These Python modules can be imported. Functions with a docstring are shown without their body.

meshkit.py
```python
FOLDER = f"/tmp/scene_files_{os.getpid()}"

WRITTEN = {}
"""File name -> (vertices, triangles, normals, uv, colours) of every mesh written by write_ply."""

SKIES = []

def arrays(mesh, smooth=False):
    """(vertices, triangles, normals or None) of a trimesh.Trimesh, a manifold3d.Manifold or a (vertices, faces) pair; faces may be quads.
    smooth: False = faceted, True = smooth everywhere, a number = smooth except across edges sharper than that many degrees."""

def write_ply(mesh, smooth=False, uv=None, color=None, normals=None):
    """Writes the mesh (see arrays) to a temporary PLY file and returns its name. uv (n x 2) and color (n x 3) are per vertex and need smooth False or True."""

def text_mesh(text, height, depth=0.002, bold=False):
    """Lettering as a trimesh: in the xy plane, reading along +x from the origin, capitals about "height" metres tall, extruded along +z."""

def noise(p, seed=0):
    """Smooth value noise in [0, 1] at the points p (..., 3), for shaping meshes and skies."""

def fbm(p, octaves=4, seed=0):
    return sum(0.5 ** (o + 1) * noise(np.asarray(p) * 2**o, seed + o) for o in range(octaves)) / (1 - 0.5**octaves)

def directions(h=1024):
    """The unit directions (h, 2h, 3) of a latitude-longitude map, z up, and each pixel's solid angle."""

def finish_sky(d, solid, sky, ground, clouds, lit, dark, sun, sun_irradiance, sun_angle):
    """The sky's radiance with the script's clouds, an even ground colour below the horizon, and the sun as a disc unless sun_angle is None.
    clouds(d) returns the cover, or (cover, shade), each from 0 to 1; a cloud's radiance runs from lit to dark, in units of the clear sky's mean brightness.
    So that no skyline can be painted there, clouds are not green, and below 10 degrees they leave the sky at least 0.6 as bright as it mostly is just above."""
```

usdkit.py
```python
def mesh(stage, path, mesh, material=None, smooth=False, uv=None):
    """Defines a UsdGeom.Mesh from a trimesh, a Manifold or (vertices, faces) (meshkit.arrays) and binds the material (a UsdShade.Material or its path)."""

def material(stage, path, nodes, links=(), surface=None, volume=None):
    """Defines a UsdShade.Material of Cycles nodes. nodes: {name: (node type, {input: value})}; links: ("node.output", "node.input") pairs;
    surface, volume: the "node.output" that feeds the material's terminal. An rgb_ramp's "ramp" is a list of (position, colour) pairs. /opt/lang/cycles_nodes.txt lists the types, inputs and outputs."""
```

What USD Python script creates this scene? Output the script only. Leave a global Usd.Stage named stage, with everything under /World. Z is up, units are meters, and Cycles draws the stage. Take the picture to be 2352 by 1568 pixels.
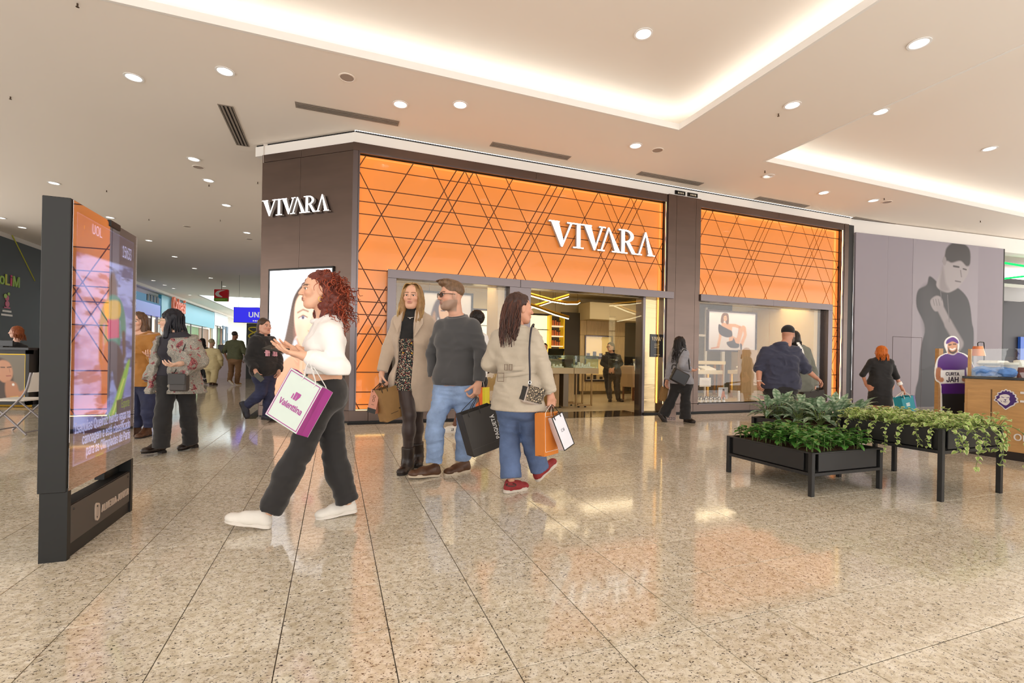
"""A shopping mall hall with a lit jewellery storefront, shoppers, planters and a digital totem."""
import math
import numpy as np
import trimesh
import shapely
from shapely import affinity
from shapely.geometry import Polygon, LineString, Point, box as sbox
from shapely.ops import unary_union, polygonize
from scipy.spatial import cKDTree
import manifold3d as mf
from pxr import Usd, UsdGeom, UsdLux, UsdShade, Sdf, Gf, Vt
import usdkit
import meshkit

stage = Usd.Stage.CreateInMemory()
UsdGeom.SetStageUpAxis(stage, "Z")
UsdGeom.SetStageMetersPerUnit(stage, 1.0)
UsdGeom.Xform.Define(stage, "/World")
T = Sdf.ValueTypeNames
PI = math.pi

# ---------------------------------------------------------------- camera
FOC, CY, ROLL, EYE = 1089.0, 820.5, 0.018, 1.1          # in pixels of the 2352 x 1568 frame; a slight roll of the hand
CR, SR = math.cos(ROLL), math.sin(ROLL)
CAM = np.array([0.0, 0.0, EYE])
cam = UsdGeom.Camera.Define(stage, "/World/camera")
cam.CreateHorizontalApertureAttr(36.0)
cam.CreateVerticalApertureAttr(24.0)
cam.CreateFocalLengthAttr(36.0 * FOC / 2352)
cam.CreateVerticalApertureOffsetAttr((CY - 784) / 2352 * 36.0)
cam.CreateClippingRangeAttr(Gf.Vec2f(0.05, 500))
cam.AddTransformOp().Set(Gf.Matrix4d(CR, 0, SR, 0, -SR, 0, CR, 0, 0, -1, 0, 0, 0, 0, EYE, 1))
cam.CreateExposureAttr(-0.95)

# ---------------------------------------------------------------- general light: the hall goes on, evenly lit, on all open sides
dome = UsdLux.DomeLight.Define(stage, "/World/hall_light")
dome.CreateIntensityAttr(1.55)
dome.CreateColorAttr(Gf.Vec3f(1.0, 0.965, 0.93))
CEIL = 4.70
RAISED = CEIL + 0.34
COVE_POWER = 15.0
DOWNLIGHT_POWER = 14.0


# ---------------------------------------------------------------- frames
TH = math.radians(20.5)
U = np.array([math.cos(TH), math.sin(TH), 0]); N = np.array([-math.sin(TH), math.cos(TH), 0]); ZUP = np.array([0, 0, 1.0])
UDEG = 20.5


def ray(px, py):
    a, b = (px - 1176) / FOC, (py - CY) / FOC
    return np.array([a * CR + b * SR, 1.0, a * SR - b * CR])


def W(px, py, Y):
    """the point at depth Y seen at a pixel"""
    return CAM + ray(px, py) * Y


def F(px, py, z=0.0):
    """the point of the level plane z seen at a pixel"""
    d = ray(px, py)
    return CAM + d * (z - EYE) / d[2]


def proj(P):
    P = np.asarray(P, float) - CAM
    a, c = P[..., 0] / P[..., 1], P[..., 2] / P[..., 1]
    return np.stack([1176 + FOC * (a * CR + c * SR), CY + FOC * (a * SR - c * CR)], -1)


O = F(800, 972)                                        # foot of the storefront's corner: the building's grid starts here


def G(s, t, z=0.0):
    """s along the storefront, t into the store, z up"""
    return O + U * s + N * t + ZUP * z


def gr(P):
    return np.array([(P - O) @ U, (P - O) @ N, P[2]])


def S(px, py, t=0.0):
    d = ray(px, py)
    P = CAM + d * ((t - (CAM - O) @ N) / (d @ N))
    return np.array([(P - O) @ U, P[2]])


# ---------------------------------------------------------------- prims
_used = {}


def uniq(parent, name):
    k = (parent, name)
    n = _used.get(k, 0)
    _used[k] = n + 1
    return f"{parent}/{name}" if n == 0 else f"{parent}/{name}_{n:03d}"


def pth(p):
    return p if isinstance(p, str) else str(p.GetPath())


def tag(o, label=None, cat=None, group=None, kind=None):
    for k, v in (("label", label), ("category", cat), ("group", group), ("kind", kind)):
        if v:
            o.SetCustomDataByKey(k, v)
    return o


def xf(prim, loc=(0, 0, 0), rz=0.0):
    x = UsdGeom.Xformable(prim)
    x.AddTranslateOp().Set(Gf.Vec3d(*map(float, loc)))
    if rz:
        x.AddRotateZOp().Set(float(rz))
    return prim


def thing(name, label, cat, loc=(0, 0, 0), rz=0.0, group=None, kind=None):
    p = UsdGeom.Xform.Define(stage, uniq("/World", name)).GetPrim()
    xf(p, loc, rz)
    return tag(p, label, cat, group, kind)


def struct(name, rz=UDEG, loc=None):
    p = UsdGeom.Xform.Define(stage, uniq("/World", name)).GetPrim()
    xf(p, O if loc is None else loc, rz)
    return tag(p, kind="structure")


def add(parent, name, mesh, mat, smooth=False, label=None, col=None, kind=None):
    """a mesh as a part; col: per-vertex colours read by attribute 'col'"""
    m = usdkit.mesh(stage, uniq(pth(parent), name), mesh, mat, smooth=smooth)
    if col is not None:
        UsdGeom.PrimvarsAPI(m).CreatePrimvar("col", T.Float3Array, "vertex").Set(Vt.Vec3fArray.FromNumpy(np.asarray(col, np.float32)))
    p = m.GetPrim()
    return tag(p, label, kind=kind)


def one(name, label, cat, mesh, mat, smooth=False, loc=(0, 0, 0), rz=0.0, group=None, kind=None, col=None):
    """a thing that is one mesh"""
    p = add("/World", name, mesh, mat, smooth, col=col)
    xf(p, loc, rz)
    return tag(p, label, cat, group, kind)


def dup(src, loc, rz=0.0, label=None, group=None, scale=None):
    was = src.GetCustomData()
    base = src.GetName().rstrip("0123456789").rstrip("_") if src.GetName()[-3:].isdigit() else src.GetName()
    p = UsdGeom.Xform.Define(stage, uniq("/World", base)).GetPrim()
    p.GetReferences().AddInternalReference(src.GetPath())
    x = UsdGeom.Xformable(p)
    x.ClearXformOpOrder()
    t = x.GetTranslateOp() if hasattr(x, "GetTranslateOp") else None
    x.AddTranslateOp(opSuffix="place").Set(Gf.Vec3d(*map(float, loc)))
    x.AddRotateZOp(opSuffix="turn").Set(float(rz))
    if scale:
        x.AddScaleOp(opSuffix="size").Set(Gf.Vec3f(scale, scale, scale))
    p.SetInstanceable(True)
    return tag(p, label or was.get("label"), was.get("category"), group or was.get("group"))


def curves(parent, name, lines, width, mat):
    """lines: list of (n,3) arrays as linear curves"""
    c = UsdGeom.BasisCurves.Define(stage, uniq(pth(parent), name))
    c.CreateTypeAttr("linear")
    pts = np.vstack(lines).astype(np.float32)
    c.CreatePointsAttr(Vt.Vec3fArray.FromNumpy(pts))
    c.CreateCurveVertexCountsAttr(Vt.IntArray([len(l) for l in lines]))
    w = np.concatenate([np.linspace(1, 0.45, len(l)) for l in lines]) * width
    c.CreateWidthsAttr(Vt.FloatArray.FromNumpy(w.astype(np.float32)))
    c.SetWidthsInterpolation("vertex")
    UsdShade.MaterialBindingAPI.Apply(c.GetPrim()).Bind(mat)
    return c.GetPrim()


# ---------------------------------------------------------------- shapes
def cat(*ms):
    ms = [m for x in ms for m in (x if isinstance(x, (list, tuple)) else [x])]
    return trimesh.util.concatenate(ms)


def tm(m):
    if hasattr(m, "to_mesh"):
        q = m.to_mesh()
        return trimesh.Trimesh(np.array(q.vert_properties[:, :3]), np.array(q.tri_verts), process=False)
    return m


def bx(x0, x1, y0, y1, z0, z1, bev=0.0):
    x0, x1, y0, y1, z0, z1 = min(x0, x1), max(x0, x1), min(y0, y1), max(y0, y1), min(z0, z1), max(z0, z1)
    if bev <= 0:
        m = trimesh.creation.box([x1 - x0, y1 - y0, z1 - z0])
        m.apply_translation([(x0 + x1) / 2, (y0 + y1) / 2, (z0 + z1) / 2])
        return m
    pts = []
    for i in (0, 1):
        for j in (0, 1):
            for k in (0, 1):
                c = np.array([(x0, x1)[i], (y0, y1)[j], (z0, z1)[k]])
                sg = np.array([1 - 2 * i, 1 - 2 * j, 1 - 2 * k]) * bev
                for a in range(3):
                    d = sg.copy(); d[a] = 0
                    pts.append(c + d)
    return trimesh.convex.convex_hull(np.array(pts))


def tube(pts, r, n=8, closed=False, caps=True):
    """a tube along a polyline; r a number or one per point"""
    p = np.asarray(pts, float)
    m = len(p)
    r = np.full(m, r) if np.ndim(r) == 0 else np.asarray(r, float)
    tg = np.gradient(p, axis=0) if not closed else np.roll(p, -1, 0) - np.roll(p, 1, 0)
    tg /= np.maximum(np.linalg.norm(tg, axis=1, keepdims=True), 1e-9)
    up = np.array([0, 0, 1.0]) if abs(tg[0][2]) < 0.9 else np.array([1.0, 0, 0])
    a = np.cross(tg[0], up); a /= np.linalg.norm(a)
    rings = []
    th = np.arange(n) / n * 2 * PI
    for i in range(m):
        a = a - tg[i] * (a @ tg[i]); a /= max(np.linalg.norm(a), 1e-9)
        b = np.cross(tg[i], a)
        rings.append(p[i] + r[i] * (np.cos(th)[:, None] * a + np.sin(th)[:, None] * b))
    v = np.vstack(rings)
    f = []
    for i in range(m if closed else m - 1):
        k = (i + 1) % m
        for j in range(n):
            q = (j + 1) % n
            f += [[i * n + j, i * n + q, k * n + q], [i * n + j, k * n + q, k * n + j]]
    if caps and not closed:
        v = np.vstack([v, p[0], p[-1]])
        for j in range(n):
            q = (j + 1) % n
            f += [[m * n, q, j], [m * n + 1, (m - 1) * n + j, (m - 1) * n + q]]
    return trimesh.Trimesh(v, np.array(f), process=False)


def lathe(profile, n=24):
    """profile: (r, z) pairs"""
    return trimesh.creation.revolve(np.array(profile, float), sections=n)


def ext(poly, d, z0=0.0):
    """extrude a shapely polygon along +z"""
    ms = []
    for g in getattr(poly, "geoms", [poly]):
        if g.area > 1e-9:
            ms.append(trimesh.creation.extrude_polygon(g, d, engine="earcut"))
    m = cat(ms)
    m.apply_translation([0, 0, z0])
    return m


def upright(m, t0=0.0):
    """(x, y, z) -> x along, z up, depth towards the viewer (-t): a sheet drawn in xy stands on the facade, its front at t0"""
    v = np.array(m.vertices)
    return trimesh.Trimesh(np.c_[v[:, 0], t0 - v[:, 2], v[:, 1]], np.array(m.faces), process=False)


def text(txt, h, depth=0.004, bold=False, sx=1.0, center=False):
    m = meshkit.text_mesh(txt, h, depth, bold)
    m.apply_scale([sx, 1, 1])
    if center:
        b = m.bounds
        m.apply_translation([-(b[0][0] + b[1][0]) / 2, 0, 0])
    return m


def frameof(x, y, o=(0, 0, 0)):
    """4x4 with columns x, y, x cross y"""
    x = np.array(x, float); x /= np.linalg.norm(x)
    y = np.array(y, float); y -= x * (x @ y); y /= np.linalg.norm(y)
    m = np.eye(4)
    m[:3, 0], m[:3, 1], m[:3, 2], m[:3, 3] = x, y, np.cross(x, y), o
    return m


def moved(m, mat4):
    m = m.copy()
    m.apply_transform(mat4)
    return m


def shift(m, x=0, y=0, z=0):
    m = m.copy()
    m.apply_translation([x, y, z])
    return m


# ---------------------------------------------------------------- materials
def lin(c):
    c = np.asarray(c, float) / 255.0
    return tuple(np.where(c <= 0.04045, c / 12.92, ((c + 0.055) / 1.055) ** 2.4))


_mats = {}


def M(name, rgb, rough=0.5, metal=0.0, bump=0.0, scale=60.0, var=0.0, coat=0.0, spec=0.5, emit=0.0, ecol=None, attr=False, aniso=None, sheen=0.0, trans=0.0, sub=0.0, vs=None, coatr=0.03):
    """principled material. var: noise variation of the colour; bump: noise relief in metres; attr: colour from the mesh's 'col'"""
    if name in _mats:
        return _mats[name]
    col = lin(rgb)
    n = {"p": ("principled_bsdf", {"base_color": col, "roughness": rough, "metallic": metal, "coat_weight": coat, "specular_ior_level": spec, "coat_roughness": coatr})}
    l = []
    p = n["p"][1]
    if sheen:
        p["sheen_weight"] = sheen
    if trans:
        p["transmission_weight"] = trans
    if emit:
        p["emission_strength"] = emit
        p["emission_color"] = lin(ecol) if ecol is not None else col
    if attr:
        n["at"] = ("attribute", {"attribute": "col"})
        l.append(("at.color", "p.base_color"))
        if attr == "emit":
            l.append(("at.color", "p.emission_color"))
    if var or bump:
        n["tc"] = ("texture_coordinate", {})
        n["mp"] = ("mapping", {"scale": aniso or (1, 1, 1)})
        l.append(("tc.object", "mp.vector"))
    if var and not attr:
        n["nz"] = ("noise_texture", {"scale": vs or scale * 0.3, "detail": 4.0, "roughness": 0.6})
        a = np.array(col)
        n["rp"] = ("rgb_ramp", {"ramp": [(0.25, tuple(a * (1 - var))), (0.75, tuple(np.minimum(a * (1 + var), 1)))]})
        l += [("mp.vector", "nz.vector"), ("nz.fac", "rp.fac"), ("rp.color", "p.base_color")]
    if bump:
        n["bn"] = ("noise_texture", {"scale": scale, "detail": 3.0})
        n["bu"] = ("bump", {"strength": 1.0, "distance": bump})
        l += [("mp.vector", "bn.vector"), ("bn.fac", "bu.height"), ("bu.normal", "p.normal")]
    _mats[name] = usdkit.material(stage, f"/World/Looks/{name}", n, l, surface="p.BSDF")
    return _mats[name]


def glow(name, rgb, strength):
    if name not in _mats:
        _mats[name] = usdkit.material(stage, f"/World/Looks/{name}", {"e": ("emission", {"color": lin(rgb), "strength": strength})}, [], surface="e.emission")
    return _mats[name]


def pane_mat(name="window_glass", tint=(1, 1, 1), f0=0.045):
    """clear glass sheet: mirrors more at a slant, the same from either side"""
    if name not in _mats:
        _mats[name] = usdkit.material(stage, f"/World/Looks/{name}", {"t": ("transparent_bsdf", {"color": tint}), "g": ("glossy_bsdf", {"roughness": 0.0, "color": (1, 1, 1)}), "ge": ("geometry", {}), "d": ("vector_math", {"math_type": "dot_product"}),
                                                                     "a": ("math", {"math_type": "absolute"}), "s": ("math", {"math_type": "subtract", "value1": 1.0}), "p": ("math", {"math_type": "power", "value2": 5.0}), "m1": ("math", {"math_type": "multiply_add", "value2": 0.8, "value3": f0}), "m": ("mix_closure", {})},
                                      [("ge.normal", "d.vector1"), ("ge.incoming", "d.vector2"), ("d.value", "a.value1"), ("a.value", "s.value2"), ("s.value", "p.value1"), ("p.value", "m1.value1"), ("m1.value", "m.fac"), ("t.BSDF", "m.closure1"), ("g.BSDF", "m.closure2")], surface="m.closure")
    return _mats[name]


def rng(seed):
    return np.random.default_rng(seed)
# ================================================================ the hall: floor, ceiling, walls
def granite():
    n = {
        "g": ("geometry", {}),
        "mp": ("mapping", {"rotation": (0, 0, -TH), "location": (0, 0, 0)}),
        "big": ("noise_texture", {"scale": 1.6, "detail": 2.0}),
        "med": ("noise_texture", {"scale": 26.0, "detail": 5.0, "roughness": 0.68, "distortion": 0.4}),
        "vm": ("mapping", {"scale": (1.0, 1.5, 1.0), "rotation": (0, 0, 0.5)}),
        "fl": ("noise_texture", {"scale": 78.0, "detail": 3.0, "roughness": 0.62, "distortion": 0.8}),
        "fl2": ("noise_texture", {"scale": 36.0, "detail": 4.0, "roughness": 0.7, "distortion": 1.0}),
        "tile_s": ("vector_math", {"math_type": "scale", "scale": 2.5}),
        "tile_f": ("vector_math", {"math_type": "floor"}),
        "tile_o": ("vector_math", {"math_type": "add", "vector2": (TILE_OFF[0], TILE_OFF[1], 0.5)}),
        "wn": ("white_noise_texture", {"dimensions": "3D"}),
        "base": ("rgb_ramp", {"ramp": [(0.25, lin((182, 168, 142))), (0.42, lin((210, 200, 178))), (0.56, lin((228, 221, 205))), (0.75, lin((238, 234, 224)))]}),
        "dark": ("rgb_ramp", {"ramp": [(0.575, (0, 0, 0)), (0.645, (1, 1, 1))]}),
        "mid": ("rgb_ramp", {"ramp": [(0.53, (0, 0, 0)), (0.70, (0.72, 0.72, 0.72))]}),
        "m1": ("mix_color", {"b": lin((140, 118, 92))}),
        "m2": ("mix_color", {"b": lin((72, 64, 56))}),
        "tint": ("rgb_ramp", {"ramp": [(0.0, (0.88, 0.87, 0.86)), (1.0, (1.0, 1.0, 1.0))]}),
        "m3": ("mix_color", {"blend_type": "multiply", "fac": 1.0}),
        "p": ("principled_bsdf", {"roughness": 0.085, "specular_ior_level": 0.8}),
    }
    l = [("g.position", "mp.vector"), ("g.position", "big.vector"), ("g.position", "med.vector"), ("mp.vector", "vm.vector"), ("vm.vector", "fl.vector"), ("vm.vector", "fl2.vector"),
         ("med.fac", "base.fac"), ("fl.fac", "dark.fac"), ("fl2.fac", "mid.fac"), ("base.color", "m1.a"), ("mid.color", "m1.fac"), ("m1.result", "m2.a"), ("dark.color", "m2.fac"),
         ("mp.vector", "tile_o.vector1"), ("tile_o.vector", "tile_s.vector1"), ("tile_s.vector", "tile_f.vector1"), ("tile_f.vector", "wn.vector"), ("wn.value", "tint.fac"),
         ("m2.result", "m3.a"), ("tint.color", "m3.b"), ("m3.result", "p.base_color")]
    return usdkit.material(stage, "/World/Looks/granite", n, l, surface="p.BSDF")


_r = np.array([[math.cos(TH), math.sin(TH)], [-math.sin(TH), math.cos(TH)]]) @ O[:2]
TILE_OFF = (-_r[0], -_r[1] + 0.04)                      # shifts the rotated position so that tile corners fall on multiples of 0.4
GRANITE = granite()
PAINT = M("ceiling_paint", (240, 230, 218), 0.75)
PAINT_W = M("white_paint", (236, 231, 224), 0.7)
GROUT = M("grout", (70, 62, 54), 0.8)

floor = struct("floor")
TS = 0.4
tiles = []
slot = sbox(-14, -0.02, 60, 9) if False else None
for i in range(-60, 75):
    for j in range(-26, 92):
        s0, t0 = i * TS, j * TS - 0.04
        c = np.array([s0 + TS / 2, t0 + TS / 2])
        if t0 > 0.3 and c[0] > -1.35 and c[0] < 13:      # inside the store
            continue
        if t0 < -8.8 or c[0] < -12 or c[0] > 20:
            continue
        if t0 > 2.2 and c[0] >= 13:
            continue
        P = G(c[0], c[1])
        if P[1] < 0.6:
            if c[1] < -8.8 or abs(c[0]) > 8:
                continue
            tiles.append((0.0, s0, t0)); continue
        q = proj(np.array([G(s0, t0), G(s0 + TS, t0), G(s0 + TS, t0 + TS), G(s0, t0 + TS)]))
        if q[:, 0].max() < -700 or q[:, 0].min() > 3050 or P[1] < 0.6:
            continue
        clip = Polygon(q).buffer(0)
        a = clip.intersection(sbox(0, 0, 2352, 1568)).area if P[1] > 1.2 else 0.0
        tiles.append((a, s0, t0))
tiles.sort(key=lambda x: -x[0])


def tile_mesh(s0, t0):
    g = 0.0018
    a, b, c, d, e = s0 + g, s0 + TS - g, t0 + g, t0 + TS - g, 0.0012
    v = [(a + e, c + e, 0), (b - e, c + e, 0), (b - e, d - e, 0), (a + e, d - e, 0), (a, c, -e), (b, c, -e), (b, d, -e), (a, d, -e), (a, c, -0.012), (b, c, -0.012), (b, d, -0.012), (a, d, -0.012)]
    f = [(0, 1, 2), (0, 2, 3)]
    for k in range(4):
        m = (k + 1) % 4
        f += [(4 + k, 4 + m, m), (4 + k, m, k), (8 + k, 8 + m, 4 + m), (8 + k, 4 + m, 4 + k)]
    return np.array(v), np.array(f)


for a, s0, t0 in tiles[:300]:
    add(floor, "tile", tile_mesh(s0, t0), GRANITE)
tv, tf = zip(*[tile_mesh(s0, t0) for a, s0, t0 in tiles[300:]])
off = np.cumsum([0] + [len(v) for v in tv[:-1]])
add(floor, "far_tiles", (np.vstack(tv), np.vstack([f + o for f, o in zip(tf, off)])), GRANITE, kind="stuff")
add(floor, "grout", bx(-12, 20, -8.85, 40, -0.06, -0.004), GROUT)
add(floor, "distant_slab", bx(-30, -1.4, 36.8, 78, -0.06, 0.0), GRANITE)

# ---- ceiling with two cove trays
TRAY1 = (-14.0, 4.76, -9.0, -1.95)                       # s0, s1, t0, t1
TRAY2 = (6.95, 26.0, -9.0, -1.60)
SKY = (-8.4, -1.7, 27.2, 75.0)                          # skylight well over the far corridor
LIGHTS = [(307, 177), (1057, 240), (1460, 334), (1820, 241), (1765, 404), (2006, 460), (445, 365), (479, 414), (124, 420), (520, 471), (253, 499), (51, 522), (567, 534), (342, 552), (401, 589),
          (447, 616), (484, 638), (352, 644), (378, 654), (399, 662), (2, 500), (436, 677), (515, 657)]
RLIGHTS = [(1478, 77), (2023, 256), (2273, 341)]
SPEAKERS = [(797, 178), (1510, 345), (2037, 464), (456, 384), (430, 520), (573, 549)]
SPRINKLERS = [(178, 8), (24, 222), (245, 437), (506, 505), (480, 424), (1788, 261), (1757, 392), (2252, 507), (2031, 455), (342, 503), (592, 418)]
lc = [gr(F(x, y, CEIL)) for x, y in LIGHTS]
rc = [gr(F(x, y, RAISED)) for x, y in RLIGHTS]
hid = [(-1.6, -1.0), (0.6, -1.05), (9.4, -0.9), (-3.6, -3.4), (5.85, -4.6), (5.85, -7.0), (-2.4, -10.2), (1.6, -10.2), (5.8, -10.2)]     # the rows go on above and behind the viewer
ALLL = [(c[0], c[1]) for c in lc] + hid
hole = unary_union([Point(s, t).buffer(0.1, 12) for s, t in ALLL])
deck = sbox(-30, -16, 34, 78)
tr1, tr2, skyw = sbox(TRAY1[0], TRAY1[2], TRAY1[1], TRAY1[3]), sbox(TRAY2[0], TRAY2[2], TRAY2[1], TRAY2[3]), sbox(SKY[0], SKY[2], SKY[1], SKY[3])
deck = deck.difference(unary_union([tr1, tr2, skyw])).difference(hole).difference(sbox(0.02, 0.02, 13.0, 12))
ceiling = struct("ceiling")
add(ceiling, "ceiling_deck", ext(deck, 0.02, CEIL), PAINT)
for (s0, s1, t0, t1) in (TRAY1, TRAY2):
    rh = unary_union([Point(c[0], c[1]).buffer(0.1, 12) for c in rc] + [Point(0, -50).buffer(0.1)])
    add(ceiling, "raised_ceiling", ext(sbox(s0 - 0.5, t0 - 0.5, s1 + 0.5, t1 + 0.5).difference(rh), 0.02, RAISED), PAINT)
    lip = sbox(s0, t0, s1, t1).buffer(0.03, join_style=2).difference(sbox(s0, t0, s1, t1).buffer(-0.008, join_style=2))
    add(ceiling, "cove_lip", ext(lip, 0.094, CEIL - 0.004), PAINT_W)
    ledge = sbox(s0 - 0.5, t0 - 0.5, s1 + 0.5, t1 + 0.5).difference(sbox(s0, t0, s1, t1))
    add(ceiling, "cove_ledge", ext(ledge, 0.02, CEIL + 0.021), PAINT_W)
    side = sbox(s0 - 0.5, t0 - 0.5, s1 + 0.5, t1 + 0.5).buffer(0.02, join_style=2).difference(sbox(s0 - 0.5, t0 - 0.5, s1 + 0.5, t1 + 0.5))
    add(ceiling, "cove_side", ext(side, RAISED - CEIL, CEIL + 0.02), PAINT_W)
# LED lines lying on the cove ledges behind the lips
LED = glow("cove_led", (255, 252, 247), COVE_POWER)


def led_run(a, b, label):
    o = one("cove_led_strip", label, "light strip", cat(bx(a[0], b[0], a[1], b[1], CEIL + 0.05, CEIL + 0.065)), LED, loc=O, rz=UDEG, group=None)
    return o


for (s0, s1, t0, t1), w in ((TRAY1, "large ceiling tray ahead"), (TRAY2, "ceiling tray over the wooden kiosk")):
    led_run((s0, t1 + 0.13), (s1 + 0.1, t1 + 0.19), f"white light strip hidden in the storefront edge of the {w}")
    if w.startswith("large"):
        led_run((s1 + 0.13, t0), (s1 + 0.19, t1 + 0.1), f"white light strip hidden in the kiosk side edge of the {w}")
    else:
        led_run((s0 - 0.19, t0), (s0 - 0.13, t1 + 0.1), f"white light strip hidden in the sign side edge of the {w}")

# skylight well at the far end of the corridor
add(ceiling, "skylight_side", cat(bx(SKY[0] - 0.05, SKY[0], SKY[2], SKY[3], CEIL, CEIL + 1.4), bx(SKY[1], SKY[1] + 0.05, SKY[2], SKY[3], CEIL, CEIL + 1.4), bx(SKY[0], SKY[1], SKY[3], SKY[3] + 0.05, CEIL - 0.6, CEIL + 1.4), bx(SKY[0], SKY[1], SKY[2] - 0.05, SKY[2], CEIL, CEIL + 1.4)), PAINT_W)
add(ceiling, "skylight_glass", bx(SKY[0] - 0.05, SKY[1] + 0.05, SKY[2] - 0.05, SKY[3] + 0.05, CEIL + 1.4, CEIL + 1.44), glow("daylight", (214, 236, 246), 7.0))

# downlights: trim ring, white reflector cup, lamp
CUP = M("lamp_cup", (245, 243, 240), 0.35)
LAMP = glow("lamp", (255, 246, 230), DOWNLIGHT_POWER)


def downlight(s, t, z, label, group):
    o = thing("downlight", label, "ceiling light", G(s, t, z), UDEG, group)
    add(o, "trim_ring", lathe([(0.088, 0.0), (0.112, -0.004), (0.112, -0.010), (0.090, -0.010), (0.086, -0.004), (0.086, 0.0)], 24), CUP, 40)
    add(o, "reflector", lathe([(0.088, -0.004), (0.080, 0.05), (0.066, 0.095), (0.062, 0.10), (0.066, 0.108), (0.092, 0.05), (0.098, 0.0)], 24), CUP, 50)
    add(o, "lamp", lathe([(0.0, 0.094), (0.063, 0.094), (0.063, 0.10), (0.0, 0.10)], 20), LAMP, 30)
    return o


DL = {(1057, 240): "round recessed downlight left of the large sign below the tray edge", (1460, 334): "round recessed downlight beside a ceiling speaker under the tray's corner",
      (1820, 241): "round recessed downlight between the two glowing trays", (307, 177): "round recessed downlight high above the black totem", (1765, 404): "round recessed downlight just below the point of the right tray",
      (2006, 460): "round recessed downlight beside a speaker above the grey hoarding", (445, 365): "round recessed downlight beside a speaker left of the steel corner"}
for (x, y), c in zip(LIGHTS, lc):
    downlight(c[0], c[1], CEIL, DL.get((x, y), "small round recessed downlight in the ceiling rows of the far corridor"), None if (x, y) in DL else "downlights over the corridor")
for (x, y), c, lb in zip(RLIGHTS, rc, ("round recessed downlight inside the large glowing tray", "round recessed downlight near the point inside the right tray", "round recessed downlight inside the right tray over the kiosk")):
    downlight(c[0], c[1], RAISED, lb, None)
for s, t in hid:
    downlight(s, t, CEIL, "round recessed downlight above or behind the viewer", "downlights out of view")
# spot pools of the downlights (the lamps' own light)
for k, (s, t, z) in enumerate([(c[0], c[1], CEIL) for c in lc] + [(c[0], c[1], RAISED) for c in rc] + [(s, t, CEIL) for s, t in hid]):
    dl = UsdLux.DiskLight.Define(stage, f"/World/Lamps/lamp_light_{k:03d}")
    dl.CreateRadiusAttr(0.055); dl.CreateIntensityAttr(34.0); dl.CreateColorAttr(Gf.Vec3f(1.0, 0.96, 0.90))
    UsdLux.ShapingAPI.Apply(dl.GetPrim()).CreateShapingConeAngleAttr(62.0)
    UsdLux.ShapingAPI(dl.GetPrim()).CreateShapingConeSoftnessAttr(0.7)
    dl.AddTranslateOp().Set(Gf.Vec3d(*G(s, t, z + 0.088)))
GRILLE = M("speaker_grille", (168, 152, 140), 0.6)
SPL = ["round flush ceiling speaker up beside the large tray's dim strip", "round flush ceiling speaker next to a downlight under the tray's corner", "round flush ceiling speaker above the grey hoarding", "round flush ceiling speaker next to a downlight left of the steel corner", "round flush ceiling speaker over the corridor right of the totem", "round flush ceiling speaker nearest the steel corner's far edge"]
for (x, y), lb in zip(SPEAKERS, SPL):
    o = thing("ceiling_speaker", lb, "speaker", F(x, y, CEIL), UDEG)
    add(o, "rim", lathe([(0.085, 0), (0.105, 0), (0.105, -0.006), (0.09, -0.008), (0.085, -0.004)], 24), PAINT, 40)
    add(o, "grille", lathe([(0, -0.005), (0.086, -0.003), (0.086, 0.0), (0, 0.0)], 24), GRILLE, 30)
BRASS_D = M("dark_brass", (96, 80, 66), 0.4, 0.8)
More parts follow.
